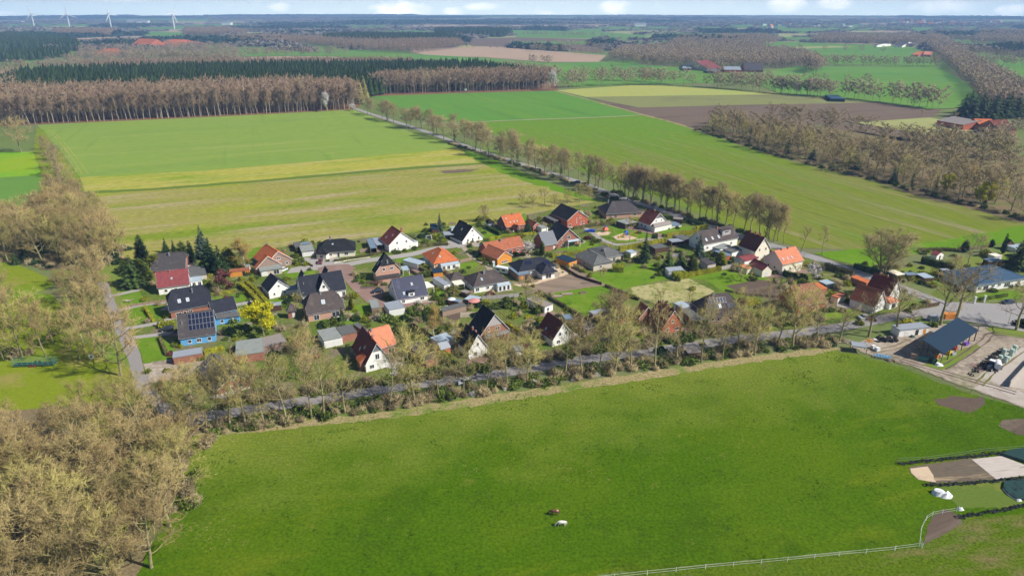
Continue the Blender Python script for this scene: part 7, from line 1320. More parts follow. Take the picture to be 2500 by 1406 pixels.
LAW=[P(*p)for p in((1430,735),(1560,665),(1720,690),(1620,715),(1390,700),(1850,705))]
inner=[e for e in BUILD if e[1].y<420 and-145<e[1].x<175]
for nick,c_,r0 in inner:
 for k in range(rng.choice((7,8,9,11))):
  a=rng.uniform(0,6.283);d=r0+rng.uniform(1.0,9.5);p=Vector((c_.x+math.cos(a)*d,c_.y+math.sin(a)*d,0))
  if any((p-q).length<rr+.8 for n_,q,rr in BUILD)or any((p-q).length<6 for q in ROADP)or any((p-q).length<9 for q in LAW):continue
  px,py=project(p)
  if py>900-(px-1250)*.12 or py<500:continue
  SH.append((rng.choice(['b_brown','b_brown','b_olive','b_green','b_green','b_gold','b_dark','b_brown','b_purple','b_white','fruit']),p,rng.uniform(.5,1.8)))
SH.sort(key=lambda e:-e[2]/max(60,e[1].length));SMALL=SH[285:];SH=SH[:285]
pr_=[];kk=['b_green','b_olive','b_brown','b_gold']
for j,k in enumerate(kk):
 me=TREES[k][0][1];V=np.empty(len(me.vertices)*3,np.float32);me.vertices.foreach_get('co',V);F=np.empty(len(me.polygons)*3,np.int32);me.polygons.foreach_get('vertices',F);pr_.append((V.reshape(-1,3),F.reshape(-1,3),np.full(len(F)//3,j)))
stuff('small_shrubs',np.array([(e[1].x,e[1].y)for e in SMALL]),np.array([e[2]for e in SMALL]),pr_,[TREES[k][0][1].materials[0]for k in kk],'smallest shrubs scattered through the village gardens','shrubs',1.0,5)
near={}
for key,p,r in SH:
 d=[((q-p).length-rr*.5,n,q)for n,q,rr in BUILD if(q-Vector((0,0,0))).length>0];dd,nick,q=min(d,key=lambda e:e[0]);v=p-q
 side=('right of' if v.x>0 else 'left of')if abs(v.x)>abs(v.y)*.8 else('behind' if v.y>0 else 'in front of')
 near.setdefault((key,nick,side),[]).append((dd,p,r))
for(key,nick,side),L in near.items():
 L.sort(key=lambda e:e[0])
 for i,(dd,p,r)in enumerate(L):
  lab='%s %s the %s'%(DESC[key],side,nick)if len(L)==1 else '%s %s the %s, %s nearest'%(DESC[key],side,nick,nth(i))
  if len(L)>1 and i==0:lab='%s %s the %s, nearest one'%(DESC[key],side,nick)
  vs=TREES[key];v_=vs[rng.randrange(len(vs))];s=r*rng.uniform(.85,1.1)
  if key=='fruit':tree('fruit',p,3.2+r,lab,'small fruit trees of the gardens');continue
  o=link('shrub',v_[1],None,p,rng.uniform(0,6.3),(s,s,s*rng.uniform(.85,1.15)));tag(o,lab,'shrub','garden shrubs of the village')
# ---------------------------------------------------------------- vehicles, play equipment, animals, farm things
PM=lambda n,c,r=.35,**k:mat(n,c,rough=r,var=.04,**k)
V_=dict(black=PM('black_car_paint',(.02,.022,.026),.25,coat=.6,spec=.6),white=PM('white_car_paint',(.75,.76,.77),.3,coat=.5),red=PM('dark_red_car_paint',(.17,.025,.02),.3,coat=.6),blue=PM('dark_blue_car_paint',(.03,.045,.08),.3,coat=.6),silver=PM('silver_car_paint',(.42,.45,.5),.3,coat=.5),yellow=PM('yellow_paint',(.75,.50,.02),.5),pblue=PM('bright_blue_plastic',(.02,.08,.55),.5),pred=PM('bright_red_plastic',(.65,.05,.03),.5),rubber=mat('tyre_rubber',(.022,.022,.024),rough=.85,var=.3),rim=PM('wheel_rim',(.45,.45,.47),.4),lamp=PM('lamp_glass',(.7,.72,.75),.2),tail=PM('tail_lamp',(.4,.02,.02),.3),bale=mat('pale_green_bale_wrap',(.42,.55,.47),rough=.5,var=.15,scale=3),orange=PM('orange_wood',(.62,.22,.03),.6),green=PM('dark_green_paint',(.018,.05,.042),.5),turq=PM('turquoise_frame',(.10,.26,.20),.5),brownh=mat('brown_horse_coat',(.12,.05,.035),rough=.7,var=.15,scale=2),whiteh=mat('white_horse_coat',(.72,.69,.63),rough=.8,var=.06,scale=3),pink=PM('pink_cloth',(.62,.25,.22),.8),turb=PM('white_turbine',(.82,.83,.84),.5),stone=mat('pale_stone',(.42,.36,.29),rough=.9,var=.3,scale=3),concw=mat('concrete_wall',(.42,.38,.33),rough=.9,var=.2,scale=1.5),plasticw=PM('white_plastic',(.75,.76,.77),.5))
def prism(m,prof,y0,y1,mi=0):
 n=len(prof);m.add([(x,y0,z)for x,z in prof]+[(x,y1,z)for x,z in prof],[list(range(n-1,-1,-1)),list(range(n,2*n))]+[[i,(i+1)%n,n+(i+1)%n,n+i]for i in range(n)],mi)
def car(p,ang,paint,label,van=False):
 root=empty('van' if van else 'parked_car',p,ang);tag(root,label,'van' if van else 'car')
 L=4.9 if van else 4.3;Wd=.92
 m=MB();body=[(-L/2,.35),(-L/2,.8),(-L/2+.12,.95),(-L/2+.9,1.0),(L/2-.2,.98 if not van else 1.0),(L/2,.8),(L/2-.02,.35),(L/2-.5,.25),(-L/2+.4,.25)]
 prism(m,body,-Wd,Wd);bo=m.build('body',V_[paint],root);bv_=bo.modifiers.new('b','BEVEL');bv_.width=.07;bv_.segments=2;bv_.limit_method='ANGLE'
 m=MB();top=2.05 if van else 1.46
 c0=[(-L/2+.85,.99),(-L/2+1.55-(.3 if van else 0),top),(L/2-(.3 if van else 1.0),top),(L/2-.15,.99)]
 a=[Vector((x,-Wd+.02 if z<1.1 else-Wd+.17,z))for x,z in c0];b=[Vector((x,Wd-.02 if z<1.1 else Wd-.17,z))for x,z in c0]
 m.add(a+b,[(3,2,1,0),(4,5,6,7),(0,1,5,4),(1,2,6,5),(2,3,7,6)]);m.build('cabin',W['glass'],root)
 m=MB();m.box(c0[1][0]-.03,c0[2][0]+.03,-Wd+.16,Wd-.16,top-.02,top+.03);m.build('roof',V_[paint],root)
 for x in(-L/2+.85,L/2-.85):
  for s in(-1,1):
   m=MB();m.tube((x,s*(Wd-.2),.32),(x,s*(Wd+.01),.32),.33,n=14);wh=m.build('wheel',V_['rubber'],root);m=MB();m.tube((x,s*(Wd+.012),.32),(x,s*(Wd+.03),.32),.2,n=10);m.build('rim',V_['rim'],wh)
 for s in(-1,1):
  m=MB();m.box(-L/2-.02,-L/2+.06,s*.66-.18,s*.66+.18,.66,.8);m.build('headlight',V_['lamp'],root)
  m=MB();m.box(L/2-.05,L/2+.03,s*.7-.14,s*.7+.14,.68,.85);m.build('tail_light',V_['tail'],root)
 return root
car(Q(2,912,512),R(100),'red','dark red car parked before the black hipped bungalow');car(Q(2,1612,870),R(20),'black','black car parked on the clinker yard left of the glossy tiles');car(Q(1,740,1335),R(18),'black','black car beside the light blue house')
car(Q(9,545,1090),R(15),'silver','pale silver car parked under the trees near the junction');car(Q(9,2300,905),R(10),'blue','dark blue car parked before the long blue roofed building');car(Q(18,1748,678),R(-28),'blue','dark car driving on the country road');car(Q(18,1798,690),R(-28),'yellow','yellow car right behind the dark car on the country road')
car(Q(6,1880,1180),R(14),'white','white car on the village street under the bare trees');car(Q(4,790,500),R(-20),'black','dark car under the trees left of the slate gabled house');car(Q(2,450,610),R(60),'white','white car beside the asymmetric orange roofed house');car(Q(4,655,475),R(70),'blue','dark car inside the flat grey carport')
# caravan and portable toilet at the new bungalow
c=Q(3,1130,930);root=empty('caravan',c,R(-28));tag(root,'white box trailer parked left of the newly built bungalow','trailer')
m=MB();prism(m,[(-3.2,.5),(-3.2,2.2),(-2.7,2.6),(3.0,2.6),(3.2,2.3),(3.2,.5)],-1.2,1.2);m.build('body',V_['plasticw'],root)
m=MB();m.box(-2.0,-.6,-1.24,-1.2,1.3,2.0);m.box(.6,2.0,-1.24,-1.2,1.3,2.0);m.build('side_windows',W['glass'],root)
for s in(-1.1,1.1):m=MB();m.tube((0,s-.08,.35),(0,s+.08,.35),.35,n=12);m.build('wheel',V_['rubber'],root)
m=MB();m.box(-4.4,-3.2,-.06,.06,.45,.55);m.build('drawbar',W['metal'],root)
c=Q(3,1025,858);root=empty('portable_toilet',c,.3);tag(root,'turquoise portable toilet with white roof at the building site','portable toilet');m=MB();m.box(-.55,.55,-.55,.55,.1,2.1);m.build('cabin',V_['turq'],root);m=MB();prism(m,[(-.6,2.1),(-.45,2.4),(.45,2.4),(.6,2.1)],-.6,.6);m.build('roof',V_['plasticw'],root);m=MB();m.box(-.35,.35,-.59,-.55,.2,2.0);m.build('door',V_['plasticw'],root)
# playground
c=Q(4,640,600);root=empty('climbing_tower',c,R(15));tag(root,'climbing tower with blue roof, yellow slide and orange posts','play tower')
m=MB();[m.tube((x,y,0),(x,y,2.9),.08,n=6)for x in(-.8,.8)for y in(-.8,.8)];m.build('posts',V_['orange'],root)
m=MB();m.box(-.8,.8,-.8,.8,1.4,1.5);m.build('platform',V_['orange'],root);m=MB();m.add([(-1,-1,2.7),(1,-1,2.7),(1,1,2.7),(-1,1,2.7),(0,0,3.7)],[(0,1,4),(1,2,4),(2,3,4),(3,0,4),(3,2,1,0)]);m.build('roof',V_['pblue'],root)
m=MB();m.slab([(-.8,-.4,1.5),(-.8,.4,1.5),(-3.6,.4,.3),(-3.6,-.4,.3)],(0,0,-.1));m.box(-.85,-.75,-.5,-.4,1.4,2.3);m.obox((-.8,-.45,1.5),(-2.8,0,-1.2),(0,.06,0),(0,0,.3));m.obox((-.8,.4,1.5),(-2.8,0,-1.2),(0,.06,0),(0,0,.3));m.build('slide',V_['yellow'],root)
m=MB();m.box(-.8,.8,-.85,-.8,1.5,2.3);m.box(.8,.85,-.8,.8,1.5,2.3);m.build('side_panel',V_['pblue'],root)
m=MB();[m.tube((x,-.2,0),(x+.0,.2,2.2),.06,n=5)for x in(2.4,5.6)];m.tube((2.4,.2,2.2),(5.6,.2,2.2),.06,n=5);m.build('swing_frame',V_['orange'],root)
for x in(3.3,4.5):m=MB();m.tube((x-.2,.2,2.2),(x-.2,.2,.5),.02,n=4);m.tube((x+.2,.2,2.2),(x+.2,.2,.5),.02,n=4);m.box(x-.25,x+.25,.05,.35,.45,.5);m.build('swing',V_['pred'],root)
c=Q(4,390,530);root=empty('play_pyramid',c,R(30));tag(root,'small red, blue and yellow play house on the left sand patch','play house')
m=MB();[m.tube((x,y,0),(x,y,1.9),.08,n=6)for x in(-.7,.7)for y in(-.7,.7)];m.build('posts',V_['yellow'],root);m=MB();m.add([(-1.5,-1.1,1.2),(1.5,-1.1,1.2),(1.5,1.1,1.2),(-1.5,1.1,1.2),(0,0,2.8)],[(0,1,4),(1,2,4),(2,3,4),(3,0,4),(3,2,1,0)]);m.build('roof',V_['pred'],root)
m=MB();m.lathe([(0,2.6),(.5,2.6),(.35,3.1),(0,3.5)],8);m.build('roof_cap',V_['pblue'],root);m=MB();m.slab([(.7,-.35,.9),(.7,.35,.9),(2.8,.35,.15),(2.8,-.35,.15)],(0,0,-.08));m.build('slide',V_['orange'],root)
c=Q(4,205,535);root=empty('slide_hill',c,R(-10));tag(root,'blue tube slide left of the playground sand','slide');m=MB();m.tube((-1.4,0,.6),(1.2,.2,1.1),.55,.6,n=12);m.tube((-2.6,-.2,.35),(-1.4,0,.6),.5,.55,n=12);m.build('tube',V_['pblue'],root);m=MB();m.box(1.2,2.2,-.5,.8,0,1.3);m.build('platform',V_['pblue'],root)
# trampoline
c=Q(7,1400,985);root=empty('trampoline',c);tag(root,'round trampoline with black safety net in a front garden','trampoline');r=2.1
m=MB();m.lathe([(r-.3,.82),(r,.84),(r,.9),(r-.3,.88)],20);m.build('frame',V_['blue'],root);m=MB();m.lathe([(0,.84),(r-.3,.85)],20);m.build('jumping_mat',W['blackplastic'],root)
for k in range(6):a=k*1.047;m=MB();m.tube((r*math.cos(a),r*math.sin(a),0),(r*math.cos(a),r*math.sin(a),2.6),.04,n=5);m.build('pole',W['metal'],root)
m=MB()
for k in range(36):
 a=k*6.283/36;m.tube((r*math.cos(a),r*math.sin(a),.9),(r*math.cos(a),r*math.sin(a),2.55),.022,n=3,cap=False)
for z in np.arange(1.0,2.6,.22):m.lathe([(r-.02,z),(r+.02,z),(r+.02,z+.03)],20)
m.build('safety_net',W['blackplastic'],root)
# swing frame, tent, parasols, wall of stones, raised beds
c=Q(2,2235,235);root=empty('swing_frame',c,.4);tag(root,'white wooden swing frame on the lawn right of the tall-chimneyed house','swing');m=MB()
for x in(-1.3,1.3):[m.tube((x,s*.9,0),(x,0,2.4),.08,n=5)for s in(-1,1)];m.box(x-.05,x+.05,-.5,.5,1.0,1.12)
m.tube((-1.4,0,2.4),(1.4,0,2.4),.08,n=5);m.build('frame',W['trim'],root);m=MB();m.tube((-.3,0,2.4),(-.3,0,.5),.02,n=4);m.tube((.3,0,2.4),(.3,0,.5),.02,n=4);m.box(-.35,.35,-.15,.15,.45,.5);m.build('seat',V_['pblue'],root)
for t,x,y,col,lab,r in[(6,1990,235,'pink','large pink garden parasol behind the striped awning house',2.2),(3,1255,640,'plasticw','small pale parasol on the terrace of the terracotta roofed house',1.3),(6,1715,215,'plasticw','white garden parasol in the middle gardens',1.5)]:
 root=empty('parasol',Q(t,x,y));tag(root,lab,'parasol');m=MB();m.tube((0,0,0),(0,0,2.5),.03,n=6);m.build('pole',W['metal'],root);m=MB();m.lathe([(0,2.7),(r*.5,2.5),(r,2.15),(r,2.1),(0,2.6)],10);m.build('canopy',V_[col],root)
root=empty('garden_tent',Q(6,1670,335),R(10));tag(root,'white framed foil greenhouse tent beside the brown garden bed','foil tent');m=MB()
for y in np.linspace(0,3.4,5):
 for a in np.linspace(0,math.pi,7)[:-1]:m.tube((1.6*math.cos(a),y,1.9*math.sin(a)),(1.6*math.cos(a+.5236),y,1.9*math.sin(a+.5236)),.05,n=4)
for a in np.linspace(0,math.pi,7):m.tube((1.6*math.cos(a),0,1.9*math.sin(a)),(1.6*math.cos(a),3.4,1.9*math.sin(a)),.04,n=4)
m.build('frame',W['trim'],root);m=MB();m.add([(1.57*math.cos(a),y,1.87*math.sin(a))for y in(.9,3.4)for a in np.linspace(0,math.pi,9)],[(i,i+1,10+i,9+i)for i in range(8)]);m.build('foil',W['paleglass'],root)
for i,(x,y,l)in enumerate([(1795,1225,'left pale raised bed on the middle lawn'),(1925,1195,'middle pale raised bed on the middle lawn'),(2115,1180,'small brown mound right of the raised beds')]):
 root=empty('raised_bed',Q(3,x,y),R(8));tag(root,l,'raised bed');m=MB();a,b=(2.2,.8)if i<2 else(1.3,.7)
 [m.box(*q)for q in((-a,a,-b,-b+.1,0,.5),(-a,a,b-.1,b,0,.5),(-a,-a+.1,-b+.1,b-.1,0,.5),(a-.1,a,-b+.1,b-.1,0,.5))];m.build('boards',W['wood'],root);m=MB();m.box(-a+.1,a-.1,-b+.1,b-.1,.05,.46);m.build('soil',G['yard']if i<2 else G['soil'],root)
root=empty('solar_rack',Q(2,1570,812),R(8));tag(root,'dark slatted pergola behind the black parked car','pergola');m=MB();[m.tube((x,y,0),(x,y,2.2),.07,n=5)for x in(-3,0,3)for y in(-1.2,1.2)];m.build('posts',W['dkwood'],root);m=MB();[m.box(-3.3,3.3,y-.12,y+.12,2.2,2.28)for y in np.linspace(-1.3,1.3,6)];m.build('slats',W['dkwood'],root)
# small round rocks / root plate on the left lawn
g=np.random.default_rng(8)
m=MB();
for k in range(14):a=g.uniform(0,6.28);r0=g.uniform(.1,.9);p=Vector((r0*math.cos(a),r0*math.sin(a),g.uniform(.1,.5)));m.tube(p,p+Vector((g.normal()*.7,g.normal()*.7,g.uniform(.2,.8))),g.uniform(.1,.25),.05,n=5)
o=m.build('tree_stump',V_['stone']);o.location=Q(1,272,985);tag(o,'pale uprooted tree stump on the lawn by the lane','tree stump')
# cage trailer on the left meadow
root=empty('cage_trailer',Q(16,305,1025),R(4));tag(root,'green tubular cage trailer with red wheels under the left tree pair','trailer');m=MB()
for x in np.linspace(-6,6,9):[m.tube((x,y,.5),(x,y,2.3),.05,n=4)for y in(-1.1,1.1)]
for z in(.5,1.1,1.7,2.3):[m.tube((-6,y,z),(6,y,z),.05,n=4)for y in(-1.1,1.1)];[m.tube((x,-1.1,z),(x,1.1,z),.05,n=4)for x in(-6,6)]
m.build('cage',V_['turq'],root);m=MB();m.box(-6,6,-1.1,1.1,.4,.5);m.build('floor',V_['green'],root)
for x in(-.6,.6):
 for s in(-1,1):m=MB();m.tube((x,s*1.15,.42),(x,s*1.38,.42),.42,n=12);wq=m.build('wheel',V_['rubber'],root);m=MB();m.tube((x,s*1.385,.42),(x,s*1.41,.42),.25,n=10);m.build('rim',V_['pred'],wq)
root=empty('field_sign',Q(16,792,985),R(0));tag(root,'white square board with a dark square mark beside the lane trees','sign');m=MB();m.tube((0,0,0),(0,0,1.2),.05,n=5);m.build('post',W['wood'],root);m=MB();m.box(-.75,.75,-.05,0,.7,2.2);bo=m.build('board',W['trim'],root);m=MB();m.box(-.3,.35,-.07,-.052,1.05,1.6);m.box(-.15,.2,-.07,-.052,1.7,1.8);m.build('mark',W['dark'],bo)
# wind turbines
for i,(x,d,a0)in enumerate([(76,4500,20),(163,4200,5),(265,4000,20),(420,3950,-35)]):
 X=(x-1250)/FP*(d*math.cos(PITCH)+10);root=empty('wind_turbine',(X,d,0),R([20,15,70,60][i]));tag(root,'white wind turbine on the horizon, %s from the left'%nth(i),'wind turbine','wind turbines on the left horizon')
 hb=74;m=MB();m.tube((0,0,0),(0,0,hb),3.4,2.2,n=12);m.build('tower',V_['turb'],root)
 m=MB();m.box(-2.5,2.5,-5,8,hb-1,hb+5);m.build('nacelle',V_['turb'],root);m=MB();m.tube((0,-9,hb+2),(0,-5,hb+2),1.2,2.8,n=10);m.build('hub',V_['turb'],root)
 for k in range(3):
  a=R(a0+90+120*k);dv=Vector((math.cos(a),0,math.sin(a)));sv=Vector((-math.sin(a),0,math.cos(a)));c0_=Vector((0,-7,hb+2));m=MB();ls=[(0,1.8),(8,3.6),(24,2.6),(50,.9)]
  for(r0,w0),(r1,w1)in zip(ls[:-1],ls[1:]):
   q=[c0_+dv*r0-sv*w0,c0_+dv*r0+sv*w0*.5,c0_+dv*r1+sv*w1*.5,c0_+dv*r1-sv*w1];m.slab(q,(0,1.3,0))
  m.build('blade',V_['turb'],root)
# horses (skin modifier bodies)
def horse(p,ang,coat,label,rump=None):
 root=empty('horse',p,ang);tag(root,label,'horse')
 J=dict(pel=((-.72,0,1.22),.27),bel=((-.2,0,1.14),.31),che=((.38,0,1.13),.29),wit=((.62,0,1.24),.22),n1=((.92,0,1.05),.15),n2=((1.22,0,.66),.11),hd=((1.36,0,.40),.11),nose=((1.42,0,.10),.065),dock=((-.98,0,1.22),.10),t1=((-1.10,0,.95),.07),t2=((-1.12,0,.5),.05))
 E=[('pel','bel'),('bel','che'),('che','wit'),('wit','n1'),('n1','n2'),('n2','hd'),('hd','nose'),('pel','dock'),('dock','t1'),('t1','t2')]
 for s,k in((-1,'L'),(1,'R')):
  f=.10 if s>0 else-.14
  J['hs'+k]=((-.74,s*.17,.98),.17);J['hk'+k]=((-.60+f,s*.18,.74),.11);J['hh'+k]=((-.84+f,s*.17,.46),.065);J['hf'+k]=((-.78+f,s*.17,.18),.045);J['ho'+k]=((-.73+f,s*.17,.03),.06)
  J['fs'+k]=((.48,s*.16,.92),.13);J['fk'+k]=((.50+f*1.5,s*.16,.50),.06);J['ff'+k]=((.50+f*2.0,s*.16,.18),.042);J['fo'+k]=((.54+f*2.2,s*.16,.03),.058)
  E+=[('pel','hs'+k),('hs'+k,'hk'+k),('hk'+k,'hh'+k),('hh'+k,'hf'+k),('hf'+k,'ho'+k),('che','fs'+k),('fs'+k,'fk'+k),('fk'+k,'ff'+k),('ff'+k,'fo'+k)]
  J['ea'+k]=((1.26,s*.09,.66),.03);J['eb'+k]=((1.22,s*.12,.76),.015);E+=[('n2','ea'+k),('ea'+k,'eb'+k)]
 ks=list(J);me=bpy.data.meshes.new('horse_body');me.from_pydata([J[k][0]for k in ks],[(ks.index(a),ks.index(b))for a,b in E],[]);me.materials.append(V_[coat])
 o=bpy.data.objects.new('body',me);C.objects.link(o);o.parent=root;sk=o.modifiers.new('s','SKIN');sk.use_smooth_shade=True
 for i,k in enumerate(ks):me.skin_vertices[0].data[i].radius=(J[k][1],J[k][1]);me.skin_vertices[0].data[i].use_root=(k=='pel')
 ss=o.modifiers.new('u','SUBSURF');ss.levels=1;ss.render_levels=2
 m=MB()
 for i in range(9):t=i/8;x=.66+t*.58;z=1.42-t*.62;m.add([(x,-.02,z),(x+.10,.02,z-.1),(x-.05,.03,z-.30),(x-.1,-.03,z-.22)],[(0,1,2,3)])
 m.build('mane',V_[coat]if coat=='whiteh' else W['blackplastic'],root)
 if rump:m=MB();m.lathe([(0,.0),(.24,.03),(.30,.12),(.26,.2),(0,.3)],12,c=(-.74,0,1.2));m.build('pale_rump_patch',V_[rump],root)
 return root
horse(Q(0,1371,1284),R(182),'whiteh','white horse grazing in the big pasture');horse(Q(0,1352,1257),R(172),'brownh','brown horse grazing behind the white one','pink')
# tyres
m=MB();rr=[(.30,.02),(.52,0),(.60,.10),(.52,.22),(.30,.20),(.30,.02)];m.lathe(rr,10);tyre0=m.build('tyre',V_['rubber']);tyre0.scale=(.9,.9,.9);first=[True]
def tyre(p,z=0,tilt=None,label='',group=''):
 o=tyre0 if first[0]else tyre0.copy()
 if not first[0]:C.objects.link(o)
 first[0]=False;o.location=(p.x,p.y,z);o.rotation_euler=tilt or(rng.uniform(-.5,.5),rng.uniform(-.5,.5),rng.uniform(0,6));tag(o,label,'tyre',group)
def tyres(t,line,step,label,group,two=.35,jit=.25):
 L=[Q(t,*p)for p in line]
 for a,b in zip(L[:-1],L[1:]):
  n=int((b-a).length/step)
  for k in range(n):q=a.lerp(b,k/n)+Vector((rng.uniform(-jit,jit),rng.uniform(-jit,jit),0));tyre(q,.12+(.25 if rng.random()<two else 0),None,label,group)
tyres(19,[(800,300),(1200,255),(1600,215),(2080,165)],.8,'black tyre in the row above the spread manure bed','tyres of the upper silage row')
tyres(19,[(1065,505),(1300,505),(1700,470),(2080,435)],.8,'black tyre in the row below the spread manure bed','tyres of the middle silage row')
tyres(19,[(1380,830),(1600,790),(1850,750),(2080,705)],.8,'black tyre in the lowest row by the mossy strip','tyres of the lowest silage row')
for k in range(60):q=Q(10,700+250*rng.random(),225+55*rng.random());tyre(q,.15+.9*rng.random()**2,None,'black tyre in the heap beside the white field shelter','tyres of the heap by the shelter')
for k in range(46):a=rng.random();q=Q(10,1850+380*a+rng.uniform(-25,25),680-300*a+rng.uniform(-14,14));tyre(q,.15+.8*rng.random(),None,'black tyre in the bank left of the wrapped bales','tyres of the bank by the bales')
# wrapped bales
m=MB();m.lathe([(0,0),(.55,0),(.62,.08),(.64,.6),(.62,1.12),(.55,1.2),(0,1.2)],18);bale0=m.build('wrapped_bale',V_['bale'],smooth=False);fb=True
for i,(x,y,z)in enumerate([(2335,445,0),(2335,445,1.2),(2372,400,0),(2372,400,1.2),(2260,530,0),(2260,530,1.2),(2295,495,0),(2205,480,0),(2240,445,0),(2240,445,1.2)]):
 o=bale0 if fb else bale0.copy()
 if not fb:C.objects.link(o)
 fb=False;p=Q(10,x,y);o.location=(p.x,p.y,z+.09);o.rotation_euler=(0,0,i)
 tag(o,'pale green wrapped round bale, %s, %s from the left'%('upper layer' if z else 'lower layer',nth([4,4,5,5,1,1,2,0,3,3][i])),'bale','wrapped round bales on the concrete pad')
# slurry tanker
root=empty('slurry_tanker',Q(10,2165,600),R(60));tag(root,'white slurry tank trailer before the wrapped bales','tank trailer');m=MB();m.tube((-1.9,0,1.5),(1.9,0,1.5),.95,n=18);m.build('tank',V_['plasticw'],root)
m=MB();m.box(-3.6,2,-.12,.12,.55,.7);m.box(-1.9,2,-.7,-.6,.6,.8);m.box(-1.9,2,.6,.7,.6,.8);m.build('chassis',V_['blue'],root)
for s in(-1,1):m=MB();m.tube((.3,s*.95,.6),(.3,s*1.3,.6),.6,n=14);m.build('wheel',V_['rubber'],root)
root=empty('tractor',Q(10,2080,600),R(40));tag(root,'dark blue farm tractor left of the slurry tank','tractor');m=MB();m.box(-2.2,.2,-.4,.4,.8,1.5);m.build('bonnet',V_['blue'],root);m=MB();m.box(.2,1.6,-.7,.7,1.3,2.5);m.build('cab',W['glass'],root);m=MB();m.box(.15,1.65,-.75,.75,2.5,2.6);m.build('cab_roof',V_['plasticw'],root)
for x,r,y in((1.1,.85,.95),(-1.7,.55,.8)):
 for s in(-1,1):m=MB();m.tube((x,s*(y-.2),r),(x,s*(y+.2),r),r,n=14);wq=m.build('wheel',V_['rubber'],root);m=MB();m.tube((x,s*(y+.2),r),(x,s*(y+.22),r),r*.5,n=10);m.build('rim',V_['plasticw'],wq)
# silo walls and boxes
def wallseg(t,a,b,h,th,label):
 p,q=Q(t,*a),Q(t,*b);d=(q-p);s=Vector((-d.y,d.x,0)).normalized()*th;m=MB();m.obox((0,0,0),d,s,Vector((0,0,h)));o=m.build('silo_wall',V_['concw']);o.location=p;tag(o,label,'concrete wall')
wallseg(10,(2320,830),(2600,520),2.0,.25,'pale concrete silo wall at the right edge of the yard')
def crate(t,x,y,sz,ang,mt,label,name='crate',cat='crate',cage=False):
 root=empty(name,Q(t,x,y),ang);tag(root,label,cat);m=MB();m.box(-sz[0]/2,sz[0]/2,-sz[1]/2,sz[1]/2,.15,sz[2]);m.build('body',mt,root);m=MB()
 for k in(-.4,0,.4):m.box(sz[0]*k-.06,sz[0]*k+.06,-sz[1]/2,sz[1]/2,0,.148)
 m.build('pallet',W['wood'],root)
 if cage:
  m=MB()
  for z in np.linspace(.2,sz[2],4):[m.box(-sz[0]/2-.02,sz[0]/2+.02,y_-.015,y_+.015,z,z+.03)for y_ in(-sz[1]/2-.02,sz[1]/2+.02)]
  m.build('wire_cage',W['metal'],root)
crate(10,655,355,(1.2,1.0,1.2),.3,V_['plasticw'],'left white liquid tank beside the small open shelter','liquid_tank','tank',True);crate(10,705,385,(1.3,1.1,1.3),.3,V_['plasticw'],'right white liquid tank beside the small open shelter','liquid_tank','tank',True)
crate(10,1290,500,(4.6,1.4,1.2),-.35,V_['turq'],'long turquoise feed rack under the near end of the open farm shelter','feed_rack','feed rack');crate(10,1380,530,(1.6,1.6,1.5),.2,V_['green'],'green covered load under the open farm shelter','covered_load','load');crate(10,1150,470,(1.8,2.2,1.8),-.4,W['wood'],'wooden crate stack left under the open farm shelter','crate_stack','crate')
crate(10,1575,425,(1.4,1.4,1.3),.5,V_['yellow'],'yellow machine under the right side of the farm shelter','yellow_machine','machine');crate(10,1645,365,(1.3,1.2,1.2),.5,V_['pred'],'red machine under the right side of the farm shelter','red_machine','machine');crate(10,1790,310,(2.0,1.2,1.0),.5,PM('violet_paint',(.22,.12,.5),.5),'violet machine at the far corner of the farm shelter','violet_machine','machine');crate(10,1625,430,(1.4,1.4,1.0),.2,V_['silver'],'grey bin right of the yellow machine','bin','bin')
crate(10,1440,470,(1.2,1.0,1.0),.2,V_['orange'],'orange box under the near corner of the farm shelter','orange_box','box');crate(9,1385,1110,(3.0,2.0,1.9),.1,W['metalgrey'],'grey recycling container under the trees at the junction','recycling_container','container');crate(9,1580,1085,(4.4,2.2,1.9),.1,V_['orange'],'orange-brown bus shelter box under the junction trees','wooden_hut','hut')
for x,y,r,l in[(10,(1460,560),1.6,'white plastic covered heap at the near corner of the farm shelter'),(10,(670,255),1.2,'white sack beside the black tyre heap'),(10,(1135,215),1.3,'dark green covered round load before the white field shelter'),(19,(1185,590),2.0,'white plastic sheet heap on the grass by the lower beds'),(19,(1255,610),1.8,'right part of the white plastic sheet heap'),(19,(1400,745),.9,'small white feed sack by the curved tape fence'),(19,(1975,655),.9,'white weight on the edge of the dark green sheet')]:
 m=MB();g=np.random.default_rng(int(r*100));n=10
 pts=[(math.cos(k*6.283/n)*r*g.uniform(.7,1.1),math.sin(k*6.283/n)*r*g.uniform(.5,.9),0)for k in range(n)]+[(math.cos(k*6.283/n)*r*g.uniform(.35,.6),math.sin(k*6.283/n)*r*g.uniform(.3,.5),r*g.uniform(.35,.6))for k in range(n)]+[(0,0,r*.55)]
 m.add(pts,[(k,(k+1)%n,n+(k+1)%n,n+k)for k in range(n)]+[(n+k,n+(k+1)%n,2*n)for k in range(n)])
 o=m.build('covered_heap',V_['green']if 'green' in l.split()[1]else V_['plasticw']);o.location=Q(x,*y);tag(o,l,'covered heap')
